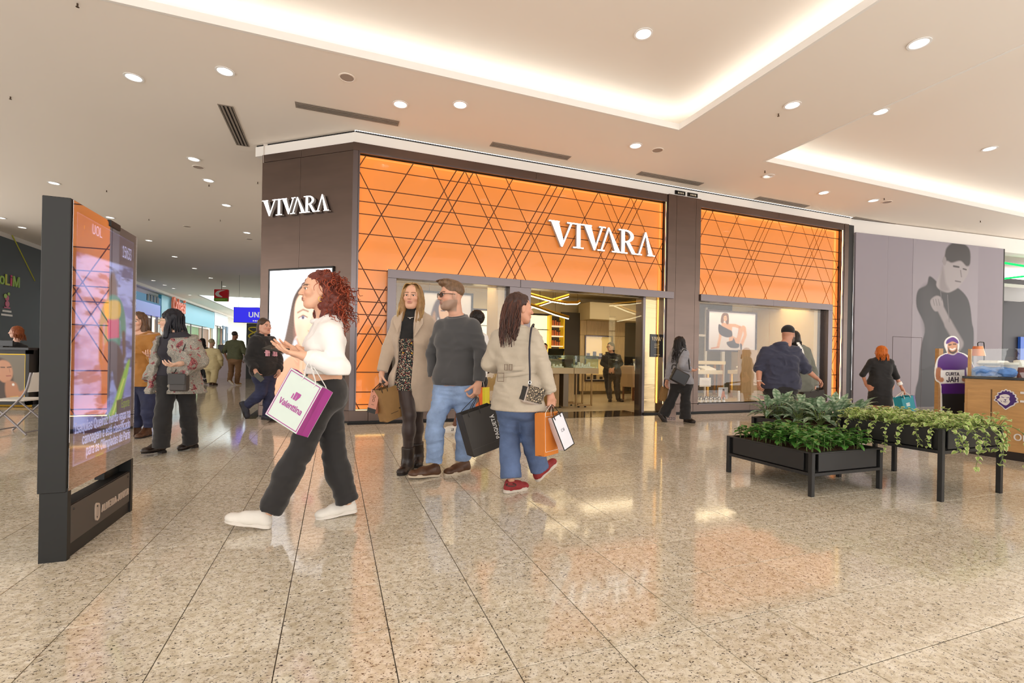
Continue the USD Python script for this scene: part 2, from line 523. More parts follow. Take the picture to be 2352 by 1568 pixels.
for k, (x, y) in enumerate(SPRINKLERS):
    o = thing("sprinkler_head", "tiny dark sprinkler head under the ceiling", "sprinkler", F(x, y, CEIL), 0, "sprinkler heads")
    add(o, "stem", lathe([(0.008, 0), (0.008, -0.03), (0.004, -0.035), (0, -0.035)], 8), BRASS_D)
    add(o, "deflector", lathe([(0, -0.035), (0.016, -0.036), (0.016, -0.038), (0, -0.038)], 10), BRASS_D)

# linear air diffusers
SLOT = M("diffuser_metal", (150, 138, 126), 0.45, 0.3)
SLOT_D = M("diffuser_gap", (36, 30, 26), 0.8)


def diffuser(a, b, label, n=3, width=0.13):
    A, Bq = gr(F(*a, CEIL)), gr(F(*b, CEIL))
    d = (Bq - A)[:2]
    along_s = abs(d[0]) > abs(d[1])
    L = max(abs(d[0]), abs(d[1]))
    c = (A + Bq) / 2
    o = thing("air_diffuser", label, "air vent", G(c[0], c[1], CEIL), UDEG if along_s else UDEG + 90)
    add(o, "backing", bx(-L / 2, L / 2, -width / 2, width / 2, -0.003, 0.0), SLOT_D)
    add(o, "frame", cat(bx(-L / 2 - 0.02, L / 2 + 0.02, -width / 2 - 0.02, -width / 2, -0.008, 0), bx(-L / 2 - 0.02, L / 2 + 0.02, width / 2, width / 2 + 0.02, -0.008, 0), bx(-L / 2 - 0.02, -L / 2, -width / 2, width / 2, -0.008, 0), bx(L / 2, L / 2 + 0.02, -width / 2, width / 2, -0.008, 0)), SLOT)
    for k in range(n):
        y = -width / 2 + width * (k + 0.5) / n
        add(o, "slat", bx(-L / 2, L / 2, y - width / n * 0.27, y + width / n * 0.27, -0.012, -0.002), SLOT)


diffuser((682, 241), (913, 282), "long slotted air diffuser above the steel corner")
diffuser((1130, 331), (1306, 362), "long slotted air diffuser above the wide orange panel")
diffuser((1468, 398), (1610, 422), "long slotted air diffuser above the steel pillar's left side")
diffuser((1740, 454), (1852, 474), "long slotted air diffuser above the narrower orange panel")
diffuser((1957, 500), (2050, 515), "long slotted air diffuser above the grey hoarding")
diffuser((520, 243), (556, 333), "short three-slot air diffuser pointing down the corridor", 3, 0.16)
# ================================================================ flat prints (posters, screens): a grid of coloured points
def smooth_poly(pts, k=6):
    p = np.asarray(pts, float)
    n = len(p)
    out = []
    for i in range(n):
        a, b, c, d = p[i - 1], p[i], p[(i + 1) % n], p[(i + 2) % n]
        for t in np.arange(k) / k:
            out.append(0.5 * ((2 * b) + (c - a) * t + (2 * a - 5 * b + 4 * c - d) * t * t + (3 * b - a - 3 * c + d) * t ** 3))
    return np.array(out)


class Print:
    """a printed sheet w x h metres, coordinates in its own 0..1 frame (x right, y down), drawn with soft shapes"""

    def __init__(self, nx, ny, aspect, bg):
        self.nx, self.ny, self.a = nx, ny, aspect       # aspect = height / width
        x, y = np.meshgrid(np.linspace(0, 1, nx), np.linspace(0, 1, ny))
        self.x, self.y = x, y * aspect
        self.c = np.empty((ny, nx, 3)); self.c[:] = lin(bg)

    def mix(self, m, rgb, op=1.0):
        m = np.clip(m, 0, 1)[..., None] * op
        self.c = self.c * (1 - m) + np.array(lin(rgb)) * m

    def poly(self, pts, rgb, soft=0.008, op=1.0, sm=True):
        p = np.asarray(pts, float) * [1, self.a]
        if sm:
            p = smooth_poly(p)
        d2 = np.full(self.x.shape, 1e9); ins = np.zeros(self.x.shape, bool)
        for i in range(len(p)):
            a, b = p[i - 1], p[i]
            e = b - a
            wx, wy = self.x - a[0], self.y - a[1]
            t = np.clip((wx * e[0] + wy * e[1]) / max(e @ e, 1e-12), 0, 1)
            d2 = np.minimum(d2, (wx - e[0] * t) ** 2 + (wy - e[1] * t) ** 2)
            c = ((a[1] > self.y) != (b[1] > self.y)) & (self.x < (b[0] - a[0]) * (self.y - a[1]) / (b[1] - a[1] + 1e-15) + a[0])
            ins ^= c
        d = np.sqrt(d2) * np.where(ins, 1, -1)
        self.mix(0.5 + d / (2 * soft), rgb, op)

    def ell(self, cx, cy, rx, ry, rgb, soft=0.2, rot=0.0, op=1.0):
        """ry in units of the width too"""
        dx, dy = self.x - cx, self.y - cy * self.a
        c, s = math.cos(rot), math.sin(rot)
        q = np.sqrt(((dx * c + dy * s) / rx) ** 2 + ((-dx * s + dy * c) / ry) ** 2)
        self.mix((1 + soft - q) / (2 * soft), rgb, op)

    def line(self, pts, w, rgb, soft=0.004, op=1.0):
        p = np.asarray(pts, float) * [1, self.a]
        d = np.full(self.x.shape, 1e9)
        for i in range(len(p) - 1):
            a, e = p[i], p[i + 1] - p[i]
            t = np.clip(((self.x - a[0]) * e[0] + (self.y - a[1]) * e[1]) / max(e @ e, 1e-12), 0, 1)
            d = np.minimum(d, np.hypot(self.x - a[0] - e[0] * t, self.y - a[1] - e[1] * t))
        self.mix(0.5 + (w - d) / (2 * soft), rgb, op)

    def grain(self, scale, lo, hi, rgb, op=1.0, seed=1, sx=1.0, mask=None):
        n = meshkit.fbm(np.stack([self.x * scale * sx, self.y * scale, np.zeros_like(self.x)], -1), 4, seed)
        m = np.clip((n - lo) / (hi - lo), 0, 1)
        self.mix(m if mask is None else m * mask, rgb, op)

    def sheet(self, w, h):
        """mesh in xz standing up, facing -y, left edge at 0, bottom at 0; and its colours"""
        v = np.stack([self.x * w, np.zeros_like(self.x), h - self.y / self.a * h], -1).reshape(-1, 3)
        i = np.arange(self.ny * self.nx).reshape(self.ny, self.nx)
        f = np.concatenate([np.stack([i[:-1, :-1], i[1:, :-1], i[1:, 1:]], -1).reshape(-1, 3), np.stack([i[:-1, :-1], i[1:, 1:], i[:-1, 1:]], -1).reshape(-1, 3)])
        return (v, f), self.c.reshape(-1, 3)


PAPER = M("print_paper", (255, 255, 255), 0.45, attr=True)


def screen_mat(name, strength, coat=1.0):
    return M(name, (8, 8, 8), 0.12, attr="emit", emit=strength, coat=coat)


# ================================================================ the storefront
STEEL = M("brushed_steel", (112, 97, 90), 0.30, 0.92, var=0.10, vs=1.3, aniso=(0.6, 0.6, 3.0))
STEEL_L = M("portal_steel", (118, 110, 112), 0.26, 0.9)
STEEL_P = M("polished_steel", (196, 172, 132), 0.13, 0.95, bump=0.004, scale=2.6, aniso=(0.3, 1, 2.2))
STEEL_D = M("dark_steel", (58, 52, 50), 0.4, 0.7)
DARK = M("matt_dark", (24, 23, 22), 0.5)
DKGR = M("dark_granite", (46, 40, 36), 0.08, var=0.3, vs=40)
WOOD_L = M("light_oak", (214, 188, 140), 0.42, var=0.14, vs=9, aniso=(6, 6, 0.6))
WOOD_M = M("mid_oak", (178, 146, 100), 0.42, var=0.18, vs=9, aniso=(6, 6, 0.6))
CREAM = M("cream_wall", (214, 200, 168), 0.7)
STORE_FLOOR = M("store_floor", (206, 190, 160), 0.3, var=0.06, vs=5)
CHAR = M("charcoal_wall", (66, 60, 52), 0.6)
GOLD = M("gold_trim", (214, 164, 60), 0.25, 0.9)
WHITE = M("white_satin", (240, 238, 232), 0.35)
BLACKG = M("black_gloss", (14, 13, 13), 0.12)
GLASS = pane_mat()
GREEN_GL = pane_mat("case_glass", (0.93, 0.98, 0.95))

PT, PB, FT, FB = 4.37, 0.20, 2.50, 2.36                # panel top, plinth top, portal top, portal underside
wf = struct("wall_front")
add(wf, "fascia", cat(bx(0.012, 11.62, 0.02, 0.5, 4.50, 4.665)), PAINT_W)
add(wf, "shadow_gap", bx(0.03, 11.62, 0.045, 0.5, 4.66, CEIL), DARK)
for a, b in ((0.0, 3.18), (3.184, 6.12), (6.95, 9.2), (9.204, 11.36)):
    add(wf, "cladding_panel", bx(a, b, 0.0, 0.1, PT, 4.50, 0.002), STEEL)
add(wf, "cladding_panel", bx(0.0, 0.082, 0.0, 0.2, PB, PT, 0.003), STEEL_L)
for a, b in ((6.12, 6.318), (6.322, 6.82), (6.824, 6.95)):
    add(wf, "cladding_panel", bx(a, b, -0.03, 0.3, PB + 0.002, 4.50, 0.003), STEEL)
    add(wf, "cladding_panel", bx(a, b, -0.03, 0.3, 0.03, PB - 0.002, 0.003), STEEL)
add(wf, "cladding_panel", bx(11.36, 11.50, -0.01, 0.2, 0.02, 4.50, 0.003), STEEL)
add(wf, "dark_gap", bx(11.50, 11.72, 0.02, 0.3, 0.0, 4.50), DARK)
for a, b in ((0.0, 0.30), (0.303, 1.6), (1.603, 2.68), (6.95, 8.4), (8.403, 9.9), (9.903, 11.36)):
    add(wf, "plinth_panel", bx(a, b, -0.02 if a > 0.5 else 0.0, 0.2, 0.03, PB, 0.003), STEEL)
add(wf, "plinth_base", cat(bx(0.01, 3.09, 0.0, 0.2, 0.0, 0.03), bx(5.63, 11.5, 0.0, 0.2, 0.0, 0.03)), DARK)
add(wf, "threshold", cat(bx(-0.02, 11.6, -0.19, 0.02, -0.004, 0.003), bx(3.09, 5.64, 0.02, 0.72, -0.004, 0.003), bx(-1.6, -1.44, 0.9, 7.0, -0.004, 0.003)), DKGR)

# ---- glowing orange panels: glass pieces set into a brown backing, lit by light strips in the frame's returns
BACKING = M("panel_backing", (96, 52, 18), 0.5)
AMBER = M("amber_glass", (218, 128, 56), 0.22, coat=0.55, coatr=0.02, emit=0.40, ecol=(242, 152, 70))
AMBER_LED = glow("amber_led", (255, 205, 120), 12.0)


def amber_panel(name, label, s0, s1, z0, z1, cut, ups, downs, hz, tpos=0.13):
    """ups/downs: positions on the top edge of the lines leaning / and backslash"""
    o = thing(name, label, "light panel", O, UDEG)
    area = sbox(s0 + 0.02, z0 + 0.01, s1 - 0.02, z1 - 0.02).difference(cut)
    lines = [LineString([(s0 - 1, z), (s1 + 1, z)]) for z in hz]
    sl = 0.545
    for x in ups:
        lines.append(LineString([(x + 0.5 * sl, z1 + 0.5), (x - 6 * sl, z1 - 6)]))
    for x in downs:
        lines.append(LineString([(x - 0.5 * sl, z1 + 0.5), (x + 6 * sl, z1 - 6)]))
    grooves = unary_union([l.buffer(0.0085, cap_style=2) for l in lines])
    pieces = area.difference(grooves)
    pieces = sorted((g for g in getattr(pieces, "geoms", [pieces]) if g.area > 2e-4), key=lambda g: -g.area)
    add(o, "backing", upright(ext(area, 0.02), tpos + 0.035), BACKING)
    for g in pieces[:300]:
        add(o, "pane", upright(ext(g, 0.012), tpos + 0.012), AMBER)
    if len(pieces) > 300:
        add(o, "small_panes", cat([upright(ext(g, 0.012), tpos + 0.012) for g in pieces[300:]]), AMBER, kind="stuff")
    # returns, flanges and light strips
    add(o, "return", cat(bx(s0 - 0.002, s0 + 0.004, 0.0, tpos + 0.04, z0, z1), bx(s1 - 0.004, s1 + 0.002, 0.0, tpos + 0.04, z0, z1), bx(s0, s1, 0.0, tpos + 0.04, z1 - 0.004, z1 + 0.002)), STEEL_L)
    st = [bx(s0 + 0.004, s0 + 0.010, 0.016, 0.05, z0, z1), bx(s0, s1, 0.016, 0.05, z1 - 0.010, z1 - 0.004), bx(s1 - 0.010, s1 - 0.004, 0.016, 0.05, z0, z1)] + ([bx(s0, cut.bounds[0] + 0.0, 0.016, 0.05, z0 + 0.004, z0 + 0.010)] if cut.bounds[0] > s0 else []) + [bx(max(s0, cut.bounds[0]), min(s1, cut.bounds[2]), 0.016, 0.05, FT + 0.002, FT + 0.008)]
    add(o, "light_strip", cat(st), AMBER_LED)
    add(o, "flange", cat(bx(s0, s0 + 0.022, 0.0, 0.012, z0, z1), bx(s1 - 0.03, s1, 0.0, 0.012, z0, z1), bx(s0, s1, 0.0, 0.012, z1 - 0.03, z1)), STEEL_L)
    return o


def sx_(px, py, t=0.13):
    return S(px, py, t)[0]


HZ = [S(822, y, 0.13)[1] - 0.0 for y in (413, 457, 486, 513, 556, 633, 675, 703, 731, 773, 856, 899, 926)]
HZ = [PB + (z - HZ[-1] + 0.06) * (PT - PB - 0.3) / (HZ[0] - HZ[-1]) + 0.02 for z in HZ]
UPS = [sx_(x, 335 + (x - 822) * 0.179) for x in (842, 951, 1050, 1068, 1088, 1179, 1266, 1281, 1297, 1375, 1449, 1464, 1478)]
DNS = [sx_(x, 335 + (x - 822) * 0.179) for x in (992, 1068, 1092, 1161, 1313, 1375, 1394, 1449)]
UPS += [UPS[-1] + 0.95, UPS[-1] + 1.9, UPS[-1] + 2.06]
DNS += [0.07 - 0.12, 0.07 - 0.9, -1.17, -2.1, -2.4]
amber_panel("amber_light_panel", "wide glowing orange glass panel with crossing brown lines over the shop entrance", 0.085, 6.118, PB, PT, sbox(0.57, 0, 7, FT), UPS, DNS, HZ)
UP2 = [sx_(x, 477 + (x - 1607) * 0.18) for x in (1624, 1639, 1698, 1755, 1766, 1776, 1831, 1880, 1890, 1899)]
DN2 = [sx_(x, 477 + (x - 1607) * 0.18) for x in (1635, 1687, 1787, 1841)]
UP2 += [UP2[-1] + 0.9, UP2[-1] + 1.75, UP2[-1] + 1.9, UP2[-1] + 2.05]
DN2 += [DN2[0] - 0.8, DN2[0] - 1.1, DN2[-1] + 0.3, DN2[-1] + 0.75]
amber_panel("amber_light_panel", "narrower glowing orange glass panel with crossing lines right of the steel pillar", 6.953, 11.355, PB, PT, sbox(6, 0, 10.9, FT), UP2, DN2, HZ)


# ---- serif letters of the shop sign, unit cap height
def vivara():
    P = lambda *p: Polygon(p)
    sh = []
    serif = lambda x0, x1, y: sbox(x0, y, x1, y + 0.055)
    sh += [P((0.08, 1), (0.42, 1), (0.64, 0.30), (0.60, 0.0), (0.55, 0.0)), P((0.55, 0.0), (0.62, 0.0), (1.05, 1), (0.96, 1)), serif(0, 0.47, 0.945), serif(0.80, 1.92, 0.945)]
    sh += [sbox(1.235, 0.0, 1.41, 1.0), serif(1.08, 1.56, 0.0)]
    sh += [P((1.56, 1), (1.87, 1), (2.10, 0.30), (2.08, 0.0), (2.03, 0.0)), P((2.03, 0.0), (2.09, 0.0), (2.46, 1), (2.37, 1)), serif(2.26, 2.58, 0.945)]
    sh += [P((2.68, 1.0), (2.74, 1.0), (2.70, 0.80), (2.41, 0.0), (2.33, 0.0)), P((2.68, 1.0), (2.74, 1.0), (3.30, 0.0), (3.04, 0.0)), serif(2.20, 2.54, 0.0), serif(2.88, 3.64, 0.0)]
    sh += [sbox(3.33, 0.0, 3.50, 1.0), serif(3.19, 3.55, 0.945)]
    bowl = affinity.scale(Point(0, 0).buffer(1, 24), 0.42, 0.27); bowl = affinity.translate(bowl, 3.52, 0.73)
    inner = affinity.scale(Point(0, 0).buffer(1, 24), 0.25, 0.20); inner = affinity.translate(inner, 3.52, 0.73)
    sh += [bowl.difference(inner).intersection(sbox(3.46, 0, 5, 2))]
    sh += [P((3.56, 0.48), (3.74, 0.48), (4.06, 0.0), (3.86, 0.0)), serif(3.86, 4.36, 0.0)]
    sh += [P((4.50, 1.0), (4.56, 1.0), (4.52, 0.80), (4.24, 0.0), (4.16, 0.0)), P((4.50, 1.0), (4.56, 1.0), (4.93, 0.0), (4.70, 0.0)), serif(4.64, 5.02, 0.0)]
    return unary_union(sh).buffer(-0.008).buffer(0.016).buffer(-0.008)


VIV = vivara()
SIGN_W = M("sign_face", (255, 255, 255), 0.3, emit=2.6, ecol=(255, 255, 255))
SIGN_G = M("sign_side", (168, 160, 156), 0.4)


def viv_sign(parent, x, z, h, t, depth=0.05):
    p = affinity.scale(VIV, h, h, origin=(0, 0))
    for k, g in enumerate(sorted(getattr(p, "geoms", [p]), key=lambda g: g.bounds[0])):
        add(parent, "letter_side", shift(upright(ext(g, depth), 0.0), x, t, z), SIGN_G)
        add(parent, "letter_face", shift(upright(ext(g, 0.004), 0.0), x, t - depth - 0.0005, z), SIGN_W)


o = thing("shop_sign", "large white backlit serif letters VIVARA on the orange glass panel", "sign", O, UDEG)
viv_sign(o, 3.47, 3.20, 0.475, 0.105, 0.06)
add(o, "stand_off", cat([bx(x, x + 0.02, 0.105, 0.13, 3.4, 3.42) for x in (3.75, 4.15, 4.6, 5.1, 5.6)]), SIGN_G)

# ---- chamfered steel corner with a light box
EC = G(-1.43, 1.14)
wc = struct("wall_corner", -18.1, EC)
CD = np.array([math.cos(math.radians(-18.1)), math.sin(math.radians(-18.1)), 0]); CN = np.array([-CD[1], CD[0], 0])
CL = float(np.linalg.norm(O - EC))


def SC(px, py, t=0.0):
    d = ray(px, py)
    P = CAM + d * ((t - (CAM - EC) @ CN) / (d @ CN))
    return np.array([(P - EC) @ CD, P[2]])


seam = SC(690, 400)[0]
for a, b in ((0.0, seam - 0.002), (seam + 0.002, CL)):
    add(wc, "cladding_panel", bx(a, b, 0.0, 0.06, PB + 0.002, 4.36, 0.003), STEEL)
    add(wc, "cladding_panel", bx(a, b, 0.012, 0.06, 4.37, 4.50, 0.003), STEEL)
    add(wc, "cladding_panel", bx(a, b, 0.0, 0.06, 0.03, PB - 0.002, 0.003), STEEL)
add(wc, "fascia", bx(-0.2, CL - 0.005, 0.03, 0.3, 4.50, 4.665), PAINT_W)
add(wc, "shadow_gap", bx(-0.2, CL - 0.03, 0.055, 0.3, 4.66, CEIL), DARK)
add(wc, "plinth_base", bx(0.0, CL, 0.01, 0.06, 0.0, 0.03), DARK)
ws = struct("wall_side")
add(ws, "plaster", bx(-1.43, -1.25, 1.16, 24.0, 0.0, CEIL), M("side_plaster", (206, 196, 186), 0.7))
add(ws, "cladding_panel", bx(-1.44, -1.43, 1.16, 2.6, 0.03, 4.5), STEEL)
o = thing("shop_sign", "smaller white backlit serif letters VIVARA on the steel corner", "sign", EC, -18.1)
a, b = SC(610, 460), SC(763, 440)
viv_sign(o, a[0], SC(690, 493)[1], (b[0] - a[0]) / 5.02, -0.02, 0.05)

# light box picture: a close portrait of a woman with long brown hair
pc = Print(110, 190, 1.9, (232, 238, 250))
pc.grain(2.0, 0.3, 0.8, (250, 252, 255), 0.8)
hair = [(0.52, 0.12), (0.66, 0.06), (0.86, 0.07), (1.02, 0.16), (1.05, 0.6), (0.98, 0.78), (0.80, 0.6), (0.48, 0.5), (0.36, 0.60), (0.16, 0.66), (0.26, 0.54), (0.32, 0.40), (0.38, 0.24), (0.44, 0.17)]
pc.poly(hair, (70, 48, 40), 0.012)
for k in range(9):
    x = 0.30 + 0.02 * k
    pc.line([(0.50 + 0.012 * k, 0.15), (x + 0.04, 0.38), (x - 0.08, 0.63)], 0.006, (128, 96, 72), 0.008, 0.5)
pc.poly([(0.02, 0.84), (0.20, 0.72), (0.42, 0.64), (0.72, 0.66), (0.92, 0.74), (1.02, 0.86), (1.02, 1.02), (-0.02, 1.02)], (228, 170, 134), 0.02)
pc.poly([(0.44, 0.52), (0.80, 0.52), (0.78, 0.72), (0.46, 0.72)], (216, 158, 124), 0.02)
pc.poly([(0.44, 0.24), (0.58, 0.17), (0.80, 0.18), (0.93, 0.28), (0.94, 0.42), (0.88, 0.54), (0.74, 0.63), (0.62, 0.62), (0.49, 0.54), (0.42, 0.40)], (244, 206, 180), 0.012)
pc.ell(0.50, 0.47, 0.06, 0.12, (236, 160, 140), 0.9, 0, 0.5)
for cx in (0.555, 0.80):
    pc.ell(cx, 0.366, 0.058, 0.022, (240, 226, 222), 0.35); pc.ell(cx, 0.352, 0.075, 0.035, (206, 160, 140), 0.8, 0, 0.45)
    pc.ell(cx, 0.363, 0.024, 0.026, (104, 104, 140), 0.25)
    pc.ell(cx, 0.365, 0.011, 0.012, (20, 20, 30), 0.2)
    pc.line([(cx - 0.07, 0.365), (cx, 0.345), (cx + 0.07, 0.362)], 0.006, (48, 30, 26), 0.006)
    pc.line([(cx - 0.085, 0.325), (cx, 0.303), (cx + 0.08, 0.318)], 0.011, (84, 56, 44), 0.01, 0.85)
pc.line([(0.70, 0.36), (0.735, 0.445), (0.70, 0.46)], 0.007, (212, 158, 130), 0.012, 0.7)
pc.line([(0.64, 0.462), (0.66, 0.468), (0.71, 0.468), (0.73, 0.462)], 0.006, (170, 104, 88), 0.008, 0.8)
pc.poly([(0.565, 0.545), (0.64, 0.520), (0.68, 0.527), (0.72, 0.520), (0.79, 0.545), (0.69, 0.553)], (206, 96, 112), 0.006)
pc.poly([(0.57, 0.548), (0.69, 0.553), (0.785, 0.548), (0.74, 0.580), (0.64, 0.582)], (230, 128, 140), 0.006)
pc.poly([(0.54, 0.66), (0.70, 0.62), (0.86, 0.66), (0.84, 0.80), (0.62, 0.98), (0.44, 1.02), (0.50, 0.84)], (238, 190, 160), 0.012)
for k in range(4):
    pc.line([(0.58 + 0.07 * k, 0.66), (0.56 + 0.06 * k, 0.78)], 0.004, (196, 136, 108), 0.008, 0.6)
pc.ell(0.44, 0.56, 0.036, 0.062, (176, 178, 190), 0.2)
pc.ell(0.44, 0.56, 0.022, 0.040, (246, 248, 252), 0.3)
pc.line([(0.32, 0.58), (0.40, 0.66), (0.48, 0.70)], 0.004, (236, 190, 150), 0.006)
a, b = SC(622, 625), SC(766, 613)
sx0, sx1, sz1 = a[0], b[0], (a[1] + b[1]) / 2
o = thing("light_box", "tall bright light box with a woman's close portrait on the steel corner", "light box", EC, -18.1)
add(o, "frame", cat(bx(sx0 - 0.02, sx0, -0.03, 0.0, 0.30, sz1 + 0.03), bx(sx1, sx1 + 0.02, -0.03, 0.0, 0.30, sz1 + 0.03), bx(sx0 - 0.02, sx1 + 0.02, -0.03, 0.0, sz1, sz1 + 0.03), bx(sx0 - 0.02, sx1 + 0.02, -0.03, 0.0, 0.28, 0.30)), DARK)
m, c = pc.sheet(sx1 - sx0, sz1 - 0.30)
add(o, "picture", (m[0] + [sx0, -0.022, 0.30], m[1]), M("lightbox_face", (10, 10, 10), 0.2, attr="emit", emit=1.55, coat=0.2), True, col=c)

# ---- portal frames, windows, door
PF = -0.07


def portal(parent, s0, s1, seams):
    xs = [s0] + seams + [s1]
    for a, b in zip(xs[:-1], xs[1:]):
        add(parent, "header_panel", bx(a + 0.0015, b - 0.0015, PF, 0.14, FB, FT, 0.003), STEEL_L)


w1 = struct("window_1")
portal(w1, 0.565, 2.885, [])
add(w1, "jamb", bx(0.565, 0.705, PF, 0.14, PB, FB, 0.003), STEEL_L)
add(w1, "mullion", bx(2.68, 3.09, PF, 0.25, 0.03, FB, 0.003), STEEL_L)
add(w1, "sill", bx(0.705, 2.68, -0.05, 0.14, PB - 0.02, PB, 0.003), STEEL_L)
add(w1, "pane", bx(0.705, 2.68, 0.03, 0.04, PB, FB), GLASS)
d1 = struct("door_1")
portal(d1, 2.888, 6.26, [4.6])
add(d1, "jamb", bx(5.60, 5.66, 0.05, 0.30, 0.0, FB, 0.003), STEEL_L)
add(d1, "polished_panel", bx(5.66, 6.12, 0.14, 0.18, 0.0, FB), STEEL_P)
add(d1, "glass_leaf", bx(5.585, 5.597, 0.1, 1.3, 0.03, FB), GLASS)
w2 = struct("window_2")
portal(w2, 6.95, 10.9, [9.0])
add(w2, "jamb", bx(10.76, 10.9, PF, 0.14, PB, FB, 0.003), STEEL_L)
add(w2, "sill", bx(6.95, 10.76, -0.05, 0.14, PB - 0.02, PB, 0.003), STEEL_L)
add(w2, "pane", bx(6.95, 9.0, 0.03, 0.04, PB, FB), GLASS)
add(w2, "pane", bx(9.004, 10.76, 0.03, 0.04, PB, FB), GLASS)

# hours plaque on the polished panel
o = thing("hours_plaque", "black opening hours plaque lettered VIVARA on the polished steel panel", "sign", O, UDEG)
a, b = S(1494, 767, 0.13), S(1523, 820, 0.13)
add(o, "plate", bx(a[0], b[0], 0.125, 0.138, b[1], a[1], 0.002), BLACKG)
pv = affinity.scale(VIV, 0.052, 0.075, origin=(0, 0))
LETW = M("pale_lettering", (226, 214, 190), 0.5)
add(o, "lettering", shift(upright(ext(pv, 0.002)), a[0] + 0.03, 0.125, a[1] - 0.13), LETW)
add(o, "small_lines", cat([bx(a[0] + 0.10, a[0] + 0.10 + w, 0.1235, 0.125, a[1] - z - 0.006, a[1] - z) for z, w in ((0.20, 0.12), (0.235, 0.09), (0.27, 0.11), (0.42, 0.14))]), LETW)
o = thing("unit_number_plate", "two small black number plates on the fascia above the steel pillar", "sign", O, UDEG)
for x in (6.30, 6.62):
    add(o, "plate", bx(x, x + 0.26, 0.002, 0.02, 4.53, 4.61, 0.002), BLACKG)
    add(o, "mark", cat([bx(x + 0.07 + 0.04 * k, x + 0.09 + 0.04 * k, 0.0, 0.002, 4.55, 4.585) for k in range(4)]), LETW)

# ---- inside the shop
SI = 5.3
ins = struct("wall_shop")
add(ins, "back_wall", bx(0.1, 11.4, SI, SI + 0.1, 0, 4.4), CREAM)
add(ins, "side_wall", cat(bx(0.1, 0.2, 0.25, SI, 0, 4.4), bx(11.3, 11.4, 0.3, SI, 0, 4.4)), CREAM)
add(ins, "front_backing", cat(bx(0.12, 6.2, 0.19, 0.24, FB, 4.4), bx(6.9, 11.36, 0.19, 0.24, FB, 4.4), bx(6.14, 6.93, 0.31, 0.36, 0, 4.4)), CREAM)
sf = struct("floor_shop")
add(sf, "floor_boards", bx(0.1, 11.4, 0.2, SI, -0.004, 0.002), STORE_FLOOR)
sc_ = struct("ceiling_shop")
add(sc_, "ceiling_board", bx(0.1, 11.4, 1.0, SI, 3.0, 3.05), CREAM)
add(sc_, "soffit", cat(bx(0.1, 11.4, 0.2, 1.0, 2.50, 2.55), bx(0.1, 11.4, 0.98, 1.03, 2.5, 3.05)), CREAM)
SHOP_LAMP = glow("shop_lamp", (255, 226, 176), 16.0)
SHL = ["wide flush shop downlight over the entrance floor", "flush shop downlight behind the window"]
spots = [(1.0, 0.55), (1.55, 0.55), (2.1, 0.55), (2.6, 0.55), (3.5, 0.6), (4.1, 0.6), (4.7, 0.6), (5.3, 0.6), (7.2, 0.6), (7.8, 0.6), (8.4, 0.6), (9.0, 0.6), (9.6, 0.6), (10.2, 0.6), (10.6, 0.6)]
proto = None
for k, (s, t) in enumerate(spots):
    if proto is None:
        proto = thing("shop_downlight", "small square downlight in the shop soffit", "ceiling light", G(s, t, 2.5), UDEG, "downlights along the shop soffit")
        add(proto, "bezel", cat(bx(-0.07, 0.07, -0.07, -0.05, -0.006, 0), bx(-0.07, 0.07, 0.05, 0.07, -0.006, 0), bx(-0.07, -0.05, -0.05, 0.05, -0.006, 0), bx(0.05, 0.07, -0.05, 0.05, -0.006, 0)), WHITE)
        add(proto, "lamp", bx(-0.05, 0.05, -0.05, 0.05, -0.003, -0.001), SHOP_LAMP)
    else:
        dup(proto, G(s, t, 2.5), UDEG)
for k, (s, t, w, p) in enumerate([(1.7, 0.6, 1.6, 13), (4.35, 2.2, 2.2, 17), (7.2, 3.4, 2.2, 15), (9.0, 0.65, 3.4, 16), (2.2, 3.2, 3.0, 12), (9.4, 3.2, 3.0, 9)]):
    rl = UsdLux.RectLight.Define(stage, f"/World/Lamps/shop_light_{k:03d}")
    rl.CreateWidthAttr(w); rl.CreateHeightAttr(0.7); rl.CreateIntensityAttr(p * 0.45); rl.CreateColorAttr(Gf.Vec3f(1.0, 0.80, 0.50))
    rl.AddTranslateOp().Set(Gf.Vec3d(*G(s, t, 2.48 if t < 1 else 2.98))); rl.AddRotateZOp().Set(UDEG)


def rect(px0, py0, px1, py1, t):
    a, b = S(px0, py0, t), S(px1, py1, t)
    return min(a[0], b[0]), max(a[0], b[0]), min(a[1], b[1]), max(a[1], b[1])


LITWALL = M("lit_wall", (255, 244, 210), 0.5, emit=2.2, ecol=(255, 236, 182))
# long backlit wall panel
for px, lb in (((1085, 712, 1168, 900), "bright backlit cream wall panel seen through the left shop window"), ((1200, 722, 1259, 900), "bright backlit cream wall panel behind the cash desk")):
    s0, s1, z0, z1 = rect(*px, 4.6)
    o = thing("backlit_panel", lb, "light panel", O, UDEG)
    add(o, "lit_face", bx(s0, s1, 4.62, 4.64, 0.6, z1), LITWALL)
    add(o, "frame", cat(bx(s0, s1, 4.58, 4.66, z1, z1 + 0.05), bx(s1, s1 + 0.06, 4.58, 4.66, 0.0, z1 + 0.05), bx(s0, s1, 4.58, 4.66, z1 - 0.42, z1 - 0.40)), STEEL_D)
    add(o, "lower_panel", bx(s0, s1, 4.55, 4.64, 0.0, 0.6), WOOD_L)
